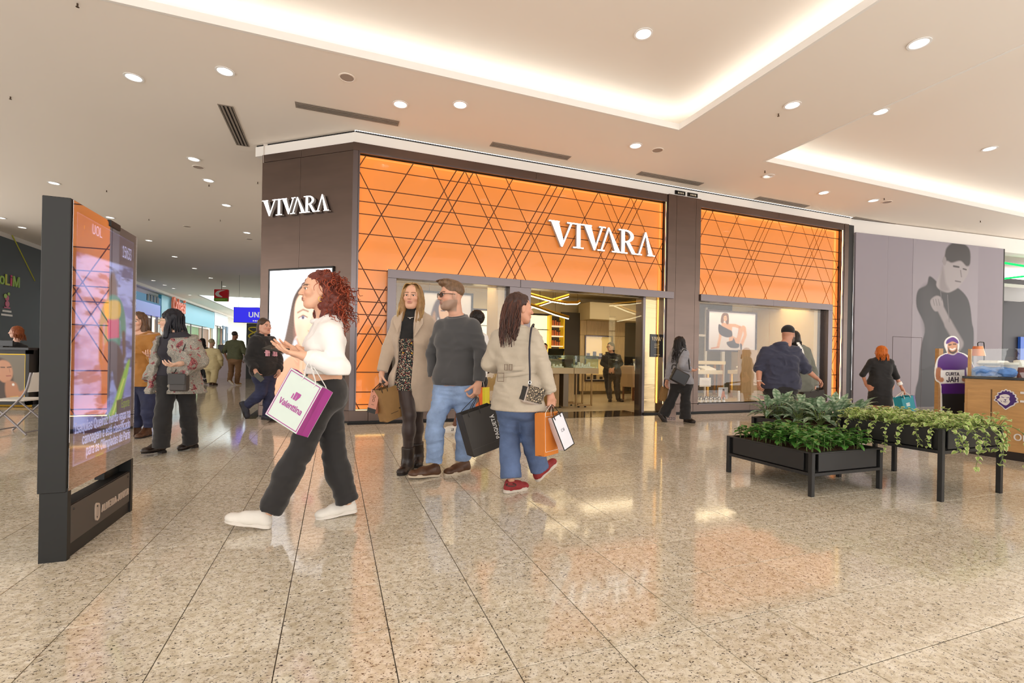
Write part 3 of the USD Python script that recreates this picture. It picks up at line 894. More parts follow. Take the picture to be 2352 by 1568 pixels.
# gold edged shelf niche with small orange gift bags
s0, s1, z0, z1 = rect(1266, 724, 1292, 817, 4.5)
o = thing("shelf_niche", "tall gold edged shelf niche holding small orange gift bags", "shelf", O, UDEG)
add(o, "back", bx(s0, s1, 4.75, 4.78, z0, z1), CHAR)
add(o, "gold_edge", cat(bx(s0 - 0.07, s0, 4.45, 4.8, 0.8, z1), bx(s1, s1 + 0.03, 4.45, 4.8, 0.8, z1)), M("gold_edge_lit", (230, 184, 60), 0.3, 0.6, emit=0.5, ecol=(255, 200, 40)))
ORG = M("gift_orange", (214, 120, 62), 0.5)
RIB = M("ribbon_black", (22, 18, 16), 0.5)
zs = [z0 + (z1 - z0) * k / 4 for k in range(4)]
for z in zs:
    add(o, "shelf", bx(s0, s1, 4.48, 4.76, z - 0.03, z), M("shelf_lit", (255, 240, 210), 0.5, emit=1.1, ecol=(255, 238, 200)))
gb = None
for zi, z in enumerate(zs):
    for k, (ds, w, h) in enumerate(((0.06, 0.13, 0.16), (0.21, 0.12, 0.12))):
        g = thing("gift_bag", f"small orange gift bag with black bow, {'left' if k == 0 else 'right'} of the pair on niche shelf {['one (lowest)', 'two', 'three', 'four (top)'][zi]}", "gift bag", G(s0 + ds + w / 2, 4.58, z), UDEG, "orange gift bags in the shelf niche")
        add(g, "bag_body", bx(-w / 2, w / 2, -0.04, 0.04, 0.0005, h, 0.004), ORG)
        add(g, "bow", cat(tube([(-0.045, -0.045, h + 0.05), (-0.05, -0.045, h + 0.015), (0, -0.045, h), (0.05, -0.045, h + 0.015), (0.045, -0.045, h + 0.05), (0.01, -0.045, h), (-0.01, -0.045, h)], 0.008, 6), bx(-0.008, 0.008, -0.044, -0.0405, 0.01, h)), RIB)
# dark wall, oak panel wall with vitrines, black panel
dk = struct("wall_shop_dark")
s0, s1, z0, z1 = rect(1293, 728, 1332, 905, 4.9)
add(dk, "panel", bx(s0 - 0.03, s1, 4.9, 5.0, 0, 2.5), CHAR)
A0, A1, _, ztop = rect(1332, 735, 1434, 900, 4.9)
so, s2 = S(1345, 800, 4.9)[0], S(1404, 800, 4.9)[0]
zm = S(1360, 770, 4.9)[1]
for (a, b, c, d) in ((A0, so, 0.1, zm), (so, s2, zm, ztop), (s2, A1, zm, ztop), (A0, so, zm, ztop), (s2, A1, 0.1, zm), (so, s2, 0.1, 0.62)):
    add(dk, "oak_panel", bx(a + 0.004, b - 0.004, 4.86, 4.92, c + 0.004, d - 0.004, 0.003), WOOD_L)
add(dk, "soffit", bx(A0, A1 + 2.2, 4.3, 5.0, ztop, ztop + 0.5), CREAM)
s0, s1, z0, z1 = rect(1434, 742, 1471, 856, 4.9)
add(dk, "black_panel", bx(s0, s1, 4.84, 4.92, 0.1, ztop - 0.02, 0.003), M("black_panel", (34, 30, 26), 0.35))
add(dk, "oak_panel", bx(s1 + 0.01, s1 + 1.4, 4.86, 4.92, 0.1, ztop, 0.003), WOOD_L)
for (p0, p1, nm) in (((1345, 772), (1404, 819), "upper"), ((1345, 824), (1404, 872), "lower")):
    s0, s1, z0, z1 = rect(*p0, *p1, 4.86)
    o = thing("wall_vitrine", f"{nm} lit glass vitrine in the oak back wall", "display case", O, UDEG)
    add(o, "frame", cat(bx(s0 - 0.03, s0, 4.82, 4.92, z0, z1), bx(s1, s1 + 0.03, 4.82, 4.92, z0, z1), bx(s0 - 0.03, s1 + 0.03, 4.82, 4.92, z1, z1 + 0.03), bx(s0 - 0.03, s1 + 0.03, 4.82, 4.92, z0 - 0.05, z0)), STEEL_L)
    add(o, "lit_back", bx(s0, s1, 4.90, 4.92, z0, z1), M("vitrine_back", (255, 226, 160), 0.5, emit=0.55, ecol=(255, 214, 130)))
    add(o, "glass", bx(s0, s1, 4.825, 4.83, z0, z1), GLASS)
    for k in range(4):
        a = s0 + (s1 - s0) * (0.12 + 0.24 * k)
        st = thing("jewel_stand", f"dark jewellery stand number {k + 1} from the left in the {nm} wall vitrine", "display stand", G(a, 4.87, z0), UDEG, "jewellery stands in the wall vitrines")
        add(st, "block", bx(-0.05, 0.05, -0.02, 0.02, 0.0, 0.10 + 0.05 * (k % 2), 0.003), M("stand_dark", (60, 52, 46), 0.5))
        add(st, "tray", bx(-0.09, 0.09, -0.03, 0.03, 0.0, 0.015), WHITE)

# cash desk and monitor
s0, s1, z0, z1 = rect(1205, 829, 1318, 905, 2.3)
z1 = 1.08
o = thing("cash_desk", "oak cash desk with a pale top behind the glass counters", "counter", O, UDEG)
for k in range(4):
    a = s0 + (s1 - s0) * k / 4
    add(o, "front_panel", bx(a + 0.003, a + (s1 - s0) / 4 - 0.003, 2.28, 2.32, 0.05, z1 - 0.05, 0.003), WOOD_L)
add(o, "body", bx(s0, s1, 2.32, 2.9, 0.0, z1 - 0.05), WOOD_M)
add(o, "top", bx(s0 - 0.02, s1 + 0.02, 2.25, 2.95, z1 - 0.05, z1, 0.004), WOOD_M)
a, b, c, d = rect(1257, 812, 1293, 828, 2.5)
o = thing("monitor", "black back of a wide monitor on the cash desk", "monitor", G((a + b) / 2, 2.5, z1), UDEG)
hw = (b - a) / 2
add(o, "screen_back", moved(bx(-hw, hw, -0.02, 0.02, 0.03, 0.26, 0.01), trimesh.transformations.rotation_matrix(0.25, (1, 0, 0))), BLACKG)
add(o, "foot", cat(bx(-0.1, 0.1, -0.05, 0.07, 0.0, 0.015, 0.004), bx(-0.03, 0.03, -0.01, 0.03, 0.01, 0.1)), BLACKG)

# two joined glass counters
CHROME = M("chrome_leg", (150, 138, 120), 0.3, 0.8)
TRAYM = M("tray_white", (250, 246, 236), 0.5)


def glass_counter(s0, s1, t0, t1, label, legs):
    o = thing("glass_counter", label, "display counter", G(s0, t0), UDEG)
    w, d = s1 - s0, t1 - t0
    add(o, "tabletop", bx(0, w, 0, d, 0.76, 0.89, 0.004), M("counter_top", (206, 184, 142), 0.35))
    add(o, "case_glass", cat(bx(0.01, w - 0.01, 0.01, 0.016, 0.89, 1.16), bx(0.01, w - 0.01, d - 0.016, d - 0.01, 0.89, 1.16), bx(0.01, 0.016, 0.01, d - 0.01, 0.89, 1.16), bx(w - 0.016, w - 0.01, 0.01, d - 0.01, 0.89, 1.16), bx(0.01, w - 0.01, 0.01, d - 0.01, 1.16, 1.166)), GREEN_GL)
    add(o, "case_edge", cat(*[tube(q, 0.004, 4) for q in ([(0.012, 0.012, 0.89), (0.012, 0.012, 1.163)], [(w - 0.012, 0.012, 0.89), (w - 0.012, 0.012, 1.163)], [(0.012, 0.012, 1.163), (w - 0.012, 0.012, 1.163)], [(w - 0.012, 0.012, 1.163), (w - 0.012, d - 0.012, 1.163)])]), M("case_edge", (120, 140, 110), 0.3))
    for k, L in enumerate(legs):
        add(o, "leg", L(w, d), CHROME if k else WOOD_M)
    add(o, "foot", cat([lathe([(0, 0), (0.025, 0), (0.025, 0.02), (0.01, 0.03), (0, 0.03)], 10).apply_translation([x, y, 0]) for x in (0.2, w - 0.25) for y in (0.15, d - 0.15)]), DARK)
    return o


slab = lambda x: (lambda w, d: cat(bx(x, x + 0.13, 0.08, d - 0.08, 0.03, 0.76, 0.003)))
loop = lambda x0, x1: (lambda w, d: cat(bx(x0, x0 + 0.03, 0.1, 0.13, 0.03, 0.76), bx(x1 - 0.03, x1, 0.1, 0.13, 0.03, 0.76), bx(x0, x1, 0.1, 0.13, 0.03, 0.06), bx(x0, x0 + 0.03, d - 0.13, d - 0.1, 0.03, 0.76), bx(x1 - 0.03, x1, d - 0.13, d - 0.1, 0.03, 0.76), bx(x0, x1, d - 0.13, d - 0.1, 0.03, 0.06)))
gc0 = S(1318, 900, 1.35)[0]
gc1 = S(1375, 868, 1.35)[0]
glass_counter(gc0 - 1.5, gc0 - 0.005, 1.35, 2.0, "glass topped oak counter with slab legs nearest the doorway", [slab(1.05), slab(1.28)])
glass_counter(gc0 + 0.005, gc1, 1.35, 2.0, "glass topped counter on a metal loop leg beside the saleswoman", [loop(0.1, 0.1 + 0.42)])
r_ = rng(5)
for k, (s, n) in enumerate(((gc0 - 0.62, 3), (gc0 - 0.3, 3), (gc0 + 0.16, 4), (gc0 + 0.42, 4))):
    o = thing("jewel_tray", ["white jewel tray left of centre in the near glass counter", "white jewel tray at the right end of the near glass counter", "white jewel tray at the left of the loop legged counter", "white jewel tray at the right of the loop legged counter"][k], "tray", G(s, 1.6, 0.89), UDEG, "white jewel trays in the glass counters")
    add(o, "board", bx(-0.12, 0.12, -0.1, 0.1, 0.0, 0.03, 0.003), TRAYM)
    for q in range(n):
        x = -0.09 + 0.18 * q / max(n - 1, 1)
        add(o, "bust", bx(x - 0.02, x + 0.02, -0.03, 0.03, 0.03, 0.06 + 0.07 * r_.random(), 0.004), TRAYM)

# consulting table and upholstered chairs at the back right
UPH = M("chair_cloth", (206, 176, 138), 0.8)
LEGW = M("chair_leg", (116, 64, 34), 0.45)
tb = thing("consulting_table", "light oak consulting table beside the upholstered chairs", "table", G(7.85, 2.7), UDEG)
add(tb, "tabletop", bx(-0.2, 1.2, 0, 0.8, 0.70, 0.76, 0.004), WOOD_L)
for x in (-0.15, 1.1):
    for y in (0.05, 0.68):
        add(tb, "leg", bx(x, x + 0.06, y, y + 0.06, 0.0, 0.70), WOOD_L)
add(tb, "modesty_panel", bx(0.0, 1.1, 0.6, 0.63, 0.3, 0.70), DARK)


def dchair(s, t, rz, label):
    o = thing("upholstered_chair", label, "chair", G(s, t), UDEG + rz)
    add(o, "seat", bx(-0.23, 0.23, -0.23, 0.23, 0.36, 0.48, 0.02), UPH)
    b = bx(-0.23, 0.23, -0.04, 0.04, 0.36, 0.94, 0.025)
    add(o, "backrest", moved(b, trimesh.transformations.translation_matrix([0, -0.22, 0]) @ trimesh.transformations.rotation_matrix(0.08, (1, 0, 0), (0, 0, 0.4))), UPH)
    for x in (-0.19, 0.16):
        for y in (-0.22, 0.18):
            add(o, "leg", bx(x, x + 0.035, y, y + 0.035, 0.0, 0.37), LEGW)


dchair(7.42, 2.95, -75, "beige upholstered chair with brown legs next to the saleswoman")
dchair(8.25, 2.45, 5, "beige upholstered chair at the near side of the consulting table")
o = thing("table_mirror", "tilted square table mirror on the consulting table", "mirror", G(7.75, 3.2, 0.76), UDEG)
add(o, "mirror_plate", moved(bx(-0.14, 0.14, -0.01, 0.01, 0.02, 0.36, 0.003), trimesh.transformations.rotation_matrix(-0.2, (1, 0, 0))), M("mirror_glass", (186, 184, 160), 0.06, 0.9))
add(o, "base", bx(-0.1, 0.1, -0.06, 0.06, 0, 0.02), CHROME)

# curved pendant light bars over the counters
PEND = glow("pendant_led", (255, 238, 190), 10.0)
for lb, q in (("gold pendant bar light sloping down to the right over the cash desk", [(1212, 700, 2.0), (1240, 709, 2.0), (1275, 722, 2.0), (1306, 731, 2.0)]),
              ("curved gold pendant bar light with a hooked right end", [(1215, 677, 2.3), (1240, 684, 2.35), (1270, 692, 2.5), (1300, 697, 2.6), (1326, 697, 2.7), (1332, 693, 2.7)]),
              ("gold pendant bar light rising to the right behind the others", [(1216, 707, 2.4), (1240, 701, 2.45), (1270, 691, 2.5), (1306, 680, 2.6)])):
    p = []
    for x, y, t in q:
        a = S(x, y, t); p.append(G(a[0], t, min(a[1], 2.95)))
    p = np.array(p)
    o = thing("pendant_light", lb, "pendant light", (0, 0, 0), 0)
    add(o, "gold_channel", tube(p + [0, 0, 0.03], 0.035, 6), GOLD)
    add(o, "led_strip", tube(p - [0, 0, 0.012], 0.016, 6), PEND)
    add(o, "cable", cat([tube([p[i] + [0, 0, 0.05], [p[i][0], p[i][1], 2.999]], 0.003, 4) for i in (1, -2)]), STEEL_D)

# ---- posters in the windows


def framed(name, label, s0, s1, z0, z1, t, print_, fr=0.035, mat=None):
    o = thing(name, label, "poster", O, UDEG)
    add(o, "frame", cat(bx(s0 - fr, s0, t - 0.02, t + 0.04, z0 - fr, z1 + fr), bx(s1, s1 + fr, t - 0.02, t + 0.04, z0 - fr, z1 + fr), bx(s0, s1, t - 0.02, t + 0.04, z1, z1 + fr), bx(s0, s1, t - 0.02, t + 0.04, z0 - fr, z0)), mat or DARK)
    m, c = print_.sheet(s1 - s0, z1 - z0)
    add(o, "print", (m[0] + [s0, t, z0], m[1]), PAPER, True, col=c)
    add(o, "back_board", bx(s0, s1, t + 0.005, t + 0.03, z0, z1), DARK)
    add(o, "hanging_wire", cat(tube([(s0 + 0.1, t, z1 + fr), (s0 + 0.1, t, 2.5)], 0.003, 4), tube([(s1 - 0.1, t, z1 + fr), (s1 - 0.1, t, 2.5)], 0.003, 4)), STEEL_D)


SKIN_P = (222, 160, 118)
p1 = Print(90, 110, 1.25, (226, 220, 212))
p1.grain(1.5, 0.4, 0.9, (238, 234, 228), 0.7)
p1.poly([(0.12, 0.44), (0.20, 0.2), (0.30, 0.08), (0.48, 0.06), (0.60, 0.2), (0.62, 0.5), (0.66, 0.9), (0.1, 0.9), (0.06, 0.66)], (74, 52, 60), 0.02)
p1.poly([(0.14, 0.5), (0.22, 0.3), (0.26, 0.5), (0.22, 0.74), (0.08, 0.86), (0.06, 0.7)], (206, 148, 78), 0.03, 0.8)
p1.poly([(0.32, 0.2), (0.46, 0.14), (0.57, 0.24), (0.58, 0.40), (0.50, 0.50), (0.40, 0.46), (0.33, 0.36)], (236, 184, 136), 0.012)
p1.line([(0.36, 0.28), (0.44, 0.28)], 0.012, (60, 40, 34)); p1.line([(0.50, 0.28), (0.56, 0.29)], 0.012, (60, 40, 34))
p1.line([(0.44, 0.42), (0.52, 0.42)], 0.014, (170, 76, 70))
p1.poly([(0.20, 0.76), (0.30, 0.60), (0.44, 0.58), (0.62, 0.66), (0.80, 0.80), (0.84, 1.02), (0.16, 1.02)], (232, 160, 104), 0.02)
p1.line([(0.42, 0.45), (0.48, 0.66), (0.66, 0.74)], 0.006, (250, 246, 240)); p1.line([(0.30, 0.40), (0.30, 0.52)], 0.008, (250, 250, 250))
a, b = S(974, 660, 0.55), S(1082, 705, 0.55)
framed("framed_poster", "framed portrait poster of a woman hanging in the left shop window", a[0], b[0], 1.12, 2.24, 0.55, p1)
p2 = Print(150, 126, 0.82, (232, 226, 224))
p2.ell(0.5, 0.9, 0.7, 0.25, (220, 206, 196), 0.6)
sk, sk2 = (226, 164, 118), (196, 130, 88)
p2.poly([(0.27, 0.30), (0.32, 0.52), (0.42, 0.62), (0.45, 0.84), (0.62, 0.88), (0.62, 0.7), (0.5, 0.6), (0.49, 0.36), (0.42, 0.3)], sk, 0.006)
p2.line([(0.25, 0.42), (0.245, 0.66), (0.205, 0.92)], 0.028, sk, 0.01); p2.line([(0.21, 0.93), (0.07, 0.965)], 0.016, sk2, 0.008)
p2.line([(0.45, 0.34), (0.56, 0.34), (0.66, 0.38)], 0.035, sk, 0.01); p2.line([(0.66, 0.38), (0.635, 0.62), (0.60, 0.72)], 0.024, sk2, 0.01)
p2.line([(0.62, 0.78), (0.70, 0.42), (0.735, 0.38)], 0.045, sk, 0.012); p2.line([(0.76, 0.40), (0.78, 0.58), (0.70, 0.84)], 0.034, sk, 0.012)
p2.poly([(0.67, 0.82), (0.71, 0.84), (0.71, 0.98), (0.68, 0.97)], (40, 26, 34), 0.006)
p2.poly([(0.21, 0.33), (0.30, 0.38), (0.42, 0.45), (0.49, 0.50), (0.49, 0.63), (0.36, 0.66), (0.22, 0.56)], (48, 32, 42), 0.006)
p2.poly([(0.38, 0.80), (0.50, 0.74), (0.53, 0.67), (0.58, 0.80), (0.65, 0.83), (0.63, 0.93), (0.46, 0.93)], (48, 32, 42), 0.006)
p2.poly([(0.25, 0.26), (0.27, 0.08), (0.33, 0.02), (0.41, 0.06), (0.42, 0.28), (0.38, 0.32), (0.33, 0.22), (0.30, 0.30)], (120, 78, 52), 0.008)
p2.ell(0.345, 0.165, 0.036, 0.062, (236, 178, 136), 0.15)
p2.line([(0.325, 0.15), (0.34, 0.15)], 0.005, (70, 44, 36)); p2.line([(0.355, 0.15), (0.372, 0.15)], 0.005, (70, 44, 36)); p2.line([(0.335, 0.205), (0.36, 0.205)], 0.005, (170, 80, 76))
a, b = S(1628, 713, 0.6), S(1734, 806, 0.6)
framed("framed_poster", "large framed poster of a seated woman in black in the right shop window", a[0], b[0], 1.36, 2.24, 0.6, p2, 0.035, M("poster_frame", (60, 42, 46), 0.5))

# wooden six-sided pedestal and the display tables of the right window
o = thing("wood_pedestal", "tall six-sided wooden pedestal before the poster in the right window", "pedestal", G(8.72, 0.36, PB), UDEG)
hexa = Polygon([(0.24 * math.cos(k * PI / 3 + 0.3), 0.17 * math.sin(k * PI / 3 + 0.3)) for k in range(6)])
for k in range(6):
    q = list(hexa.exterior.coords)
    add(o, "face_board", ext(Polygon([q[k], q[k + 1], (0, 0)]), 1.17), WOOD_M)
wfl = struct("floor_window")
add(wfl, "window_floor", cat(bx(0.2, 2.68, 0.06, 1.5, 0.0, PB), bx(6.95, 10.76, 0.06, 1.6, 0.0, PB)), WOOD_L)
wsd = struct("wall_window")
add(wsd, "oak_side", cat(bx(2.52, 2.64, 0.1, 0.75, PB, 2.5), bx(10.5, 10.62, 0.1, 2.6, PB, 2.5)), WOOD_L)
add(wsd, "window_back", cat(bx(0.2, 0.9, 2.9, 2.96, PB, 3.0)), CREAM)
add(wsd, "grey_back", bx(8.9, 10.5, 2.6, 2.66, PB, 3.0), M("window_grey", (98, 88, 72), 0.35))
add(wsd, "white_frame", cat(bx(8.9, 10.5, 2.55, 2.6, 1.78, 1.84), bx(9.5, 9.56, 2.55, 2.6, PB, 2.6), bx(10.1, 10.2, 2.54, 2.6, PB, 1.84)), WHITE)


def dtable(s0, s1, t0, t1, z, label):
    o = thing("display_table", label, "table", G(s0, t0, PB), UDEG)
    w, d = s1 - s0, t1 - t0
    add(o, "tabletop", bx(0, w, 0, d, z - PB - 0.09, z - PB, 0.004), M("table_pale", (240, 222, 180), 0.35))
    for x in (0.03, w - 0.08):
        for y in (0.04, d - 0.09):
            add(o, "leg", bx(x, x + 0.05, y, y + 0.05, 0.0, z - PB - 0.09), GOLD)


dtable(7.0, 8.38, 0.75, 1.25, 0.88, "pale gold legged jewellery table left of the wooden pedestal")
dtable(9.02, 10.45, 0.75, 1.25, 0.88, "pale gold legged jewellery table right of the wooden pedestal")
dtable(7.0, 9.4, 1.7, 2.1, 1.10, "longer raised jewellery shelf table behind the two window tables")
wt = 0
for k in range(5):
    s = (7.2, 7.62, 8.1, 9.3, 9.75)[k]
    o = thing("jewel_display", ["sloping white jewel display at the left end of the left window table", "low white jewel display in the middle of the left window table", "white jewel display next to the pedestal on the left window table", "white jewel display left on the right window table", "white jewel display right on the right window table"][k], "display stand", G(s, 0.98, 0.88), UDEG, "white jewel displays on the window tables")
    add(o, "slope", moved(bx(-0.17, 0.17, -0.13, 0.13, 0.0, 0.03, 0.006), trimesh.transformations.rotation_matrix(0.28, (1, 0, 0), (0, -0.13, 0))), TRAYM)
    add(o, "base", bx(-0.17, 0.17, -0.13, 0.14, 0.0, 0.02), TRAYM)
WATCH = M("watch_band", (66, 56, 46), 0.35, 0.5)
WFACE = M("watch_face", (240, 236, 226), 0.25)
r_ = rng(11)
wp = None
for row in range(3):
    for k in range(7 - row):
        s, t, z = 7.08 + 0.125 * k + 0.05 * row, 0.16 + 0.12 * row, PB + 0.001
        lb = f"wristwatch on a white stand, {['front', 'middle', 'rear'][row]} row, number {k + 1} from the left"
        if wp is None:
            wp = thing("watch_display", lb, "watch", G(s, t, z), UDEG, "wristwatches at the window floor")
            add(wp, "stand", lathe([(0, 0), (0.035, 0), (0.03, 0.05), (0.0, 0.055)], 10), WHITE)
            add(wp, "band", tube([(0.032 * math.cos(a), 0, 0.075 + 0.036 * math.sin(a)) for a in np.linspace(0, 2 * PI, 13)[:-1]], 0.009, 6, closed=True), WATCH)
            add(wp, "dial", moved(lathe([(0, 0), (0.02, 0), (0.02, 0.01), (0, 0.01)], 12), frameof((1, 0, 0), (0, 0, 1), (0, -0.012, 0.085))), WFACE)
        else:
            dup(wp, G(s, t, z), UDEG + r_.uniform(-30, 30), lb)
PHO = [("small photo card of a tanned model above the watches in the right window", (1651, 890, 1671, 915), (206, 120, 70)), ("small white printed card left above the watches in the right window", (1608, 868, 1632, 887), (236, 230, 220))]
for lb, q, colr in PHO:
    s0, s1, z0, z1 = rect(*q, 0.62)
    pp = Print(24, 30, 1.2, (206, 214, 226))
    if colr[2] < 100:
        pp.poly([(0.3, 1.0), (0.35, 0.5), (0.45, 0.2), (0.6, 0.2), (0.65, 0.5), (0.75, 1.0)], colr, 0.04); pp.ell(0.52, 0.22, 0.11, 0.14, (90, 50, 40), 0.2)
    else:
        pp.c[:] = lin(colr)
        for y in (0.3, 0.45, 0.6, 0.75):
            pp.line([(0.15, y), (0.85, y)], 0.02, (150, 140, 130), 0.02)
    o = thing("photo_card", lb, "card", O, UDEG)
    m, c = pp.sheet(s1 - s0, z1 - z0)
    add(o, "print", (m[0] + [s0, 0.618, z0], m[1]), PAPER, True, col=c)
    add(o, "board", bx(s0 - 0.008, s1 + 0.008, 0.62, 0.63, z0 - 0.008, z1 + 0.008), WHITE)
    add(o, "strut", bx((s0 + s1) / 2 - 0.01, (s0 + s1) / 2 + 0.01, 0.62, 0.64, PB, z0), WHITE)
a = S(1697, 905, 0.3)
o = one("candle", "slim white pillar candle beside the wooden pedestal", "candle", lathe([(0, 0), (0.025, 0), (0.025, 0.23), (0.02, 0.235), (0, 0.235)], 16), WHITE, 40, G(a[0], 0.3, PB), 0)
o = thing("lantern", "white framed lantern box standing on the right window's floor", "lantern", G(9.55, 0.28, PB + 0.14), UDEG)
for x in (0, 0.44):
    for y in (0, 0.26):
        add(o, "post", bx(x, x + 0.04, y, y + 0.04, 0, 0.62), WHITE)
add(o, "top", bx(-0.01, 0.49, -0.01, 0.31, 0.62, 0.66), WHITE)
add(o, "base", bx(-0.03, 0.51, -0.03, 0.33, -0.02, 0.02), WHITE)
one("display_block", "glossy reddish wooden block under the white lantern", "block", bx(-0.10, 0.58, -0.08, 0.38, 0, 0.118, 0.004), M("red_wood", (150, 84, 44), 0.2, var=0.15), False, G(9.55, 0.28, PB), UDEG)
one("display_cube", "amber lit cube display on the raised shelf table behind the poster", "display stand", bx(-0.13, 0.13, -0.1, 0.1, 0, 0.30, 0.004), M("amber_cube", (222, 150, 40), 0.4), False, G(7.95, 1.9, 1.10), UDEG)
# ================================================================ people: smooth fields meshed by surface nets
def snets(D, lo, h):
    """naive surface nets of the field D (nx, ny, nz); negative inside"""
    D = D.copy()
    D[0], D[-1], D[:, 0], D[:, -1], D[:, :, 0], D[:, :, -1] = 1, 1, 1, 1, 1, 1
    sgn = D < 0
    nx, ny, nz = D.shape
    cs = [sgn[a:nx - 1 + a, b:ny - 1 + b, c:nz - 1 + c] for a in (0, 1) for b in (0, 1) for c in (0, 1)]
    cnt = sum(c.astype(np.int8) for c in cs)
    act = (cnt > 0) & (cnt < 8)
    ids = np.full(act.shape, -1, np.int64)
    I = np.argwhere(act)
    ids[act] = np.arange(len(I))
    acc, num = np.zeros((len(I), 3)), np.zeros((len(I), 1))
    off = np.array([(a, b, c) for a in (0, 1) for b in (0, 1) for c in (0, 1)])
    val = [D[I[:, 0] + o[0], I[:, 1] + o[1], I[:, 2] + o[2]] for o in off]
    for p in range(8):
        for q in range(p + 1, 8):
            if np.abs(off[p] - off[q]).sum() == 1:
                m = (val[p] < 0) != (val[q] < 0)
                t = val[p][m] / (val[p][m] - val[q][m])
                acc[m] += off[p] + t[:, None] * (off[q] - off[p])
                num[m] += 1
    V = lo + h * (I + acc / np.maximum(num, 1))
    Fs = []
    for ax in range(3):
        a1, a2 = (ax + 1) % 3, (ax + 2) % 3
        n0 = [slice(1, -1)] * 3
        n0[ax] = slice(0, -1)
        n1 = list(n0); n1[ax] = slice(1, None)
        s0, s1 = sgn[tuple(n0)], sgn[tuple(n1)]
        E = np.argwhere(s0 != s1)
        st = np.array([1, 1, 1]); st[ax] = 0
        E = E + st
        flip = sgn[E[:, 0], E[:, 1], E[:, 2]]
        e1, e2 = np.zeros(3, int), np.zeros(3, int)
        e1[a1], e2[a2] = 1, 1
        q = [ids[tuple((E - d).T)] for d in (np.zeros(3, int), e1, e1 + e2, e2)]
        q = np.stack(q, 1)
        ok = (q >= 0).all(1)
        q, flip = q[ok], flip[ok]
        q[~flip] = q[~flip][:, ::-1]
        Fs += [q[:, [0, 1, 2]], q[:, [0, 2, 3]]]
    return V, np.vstack(Fs)


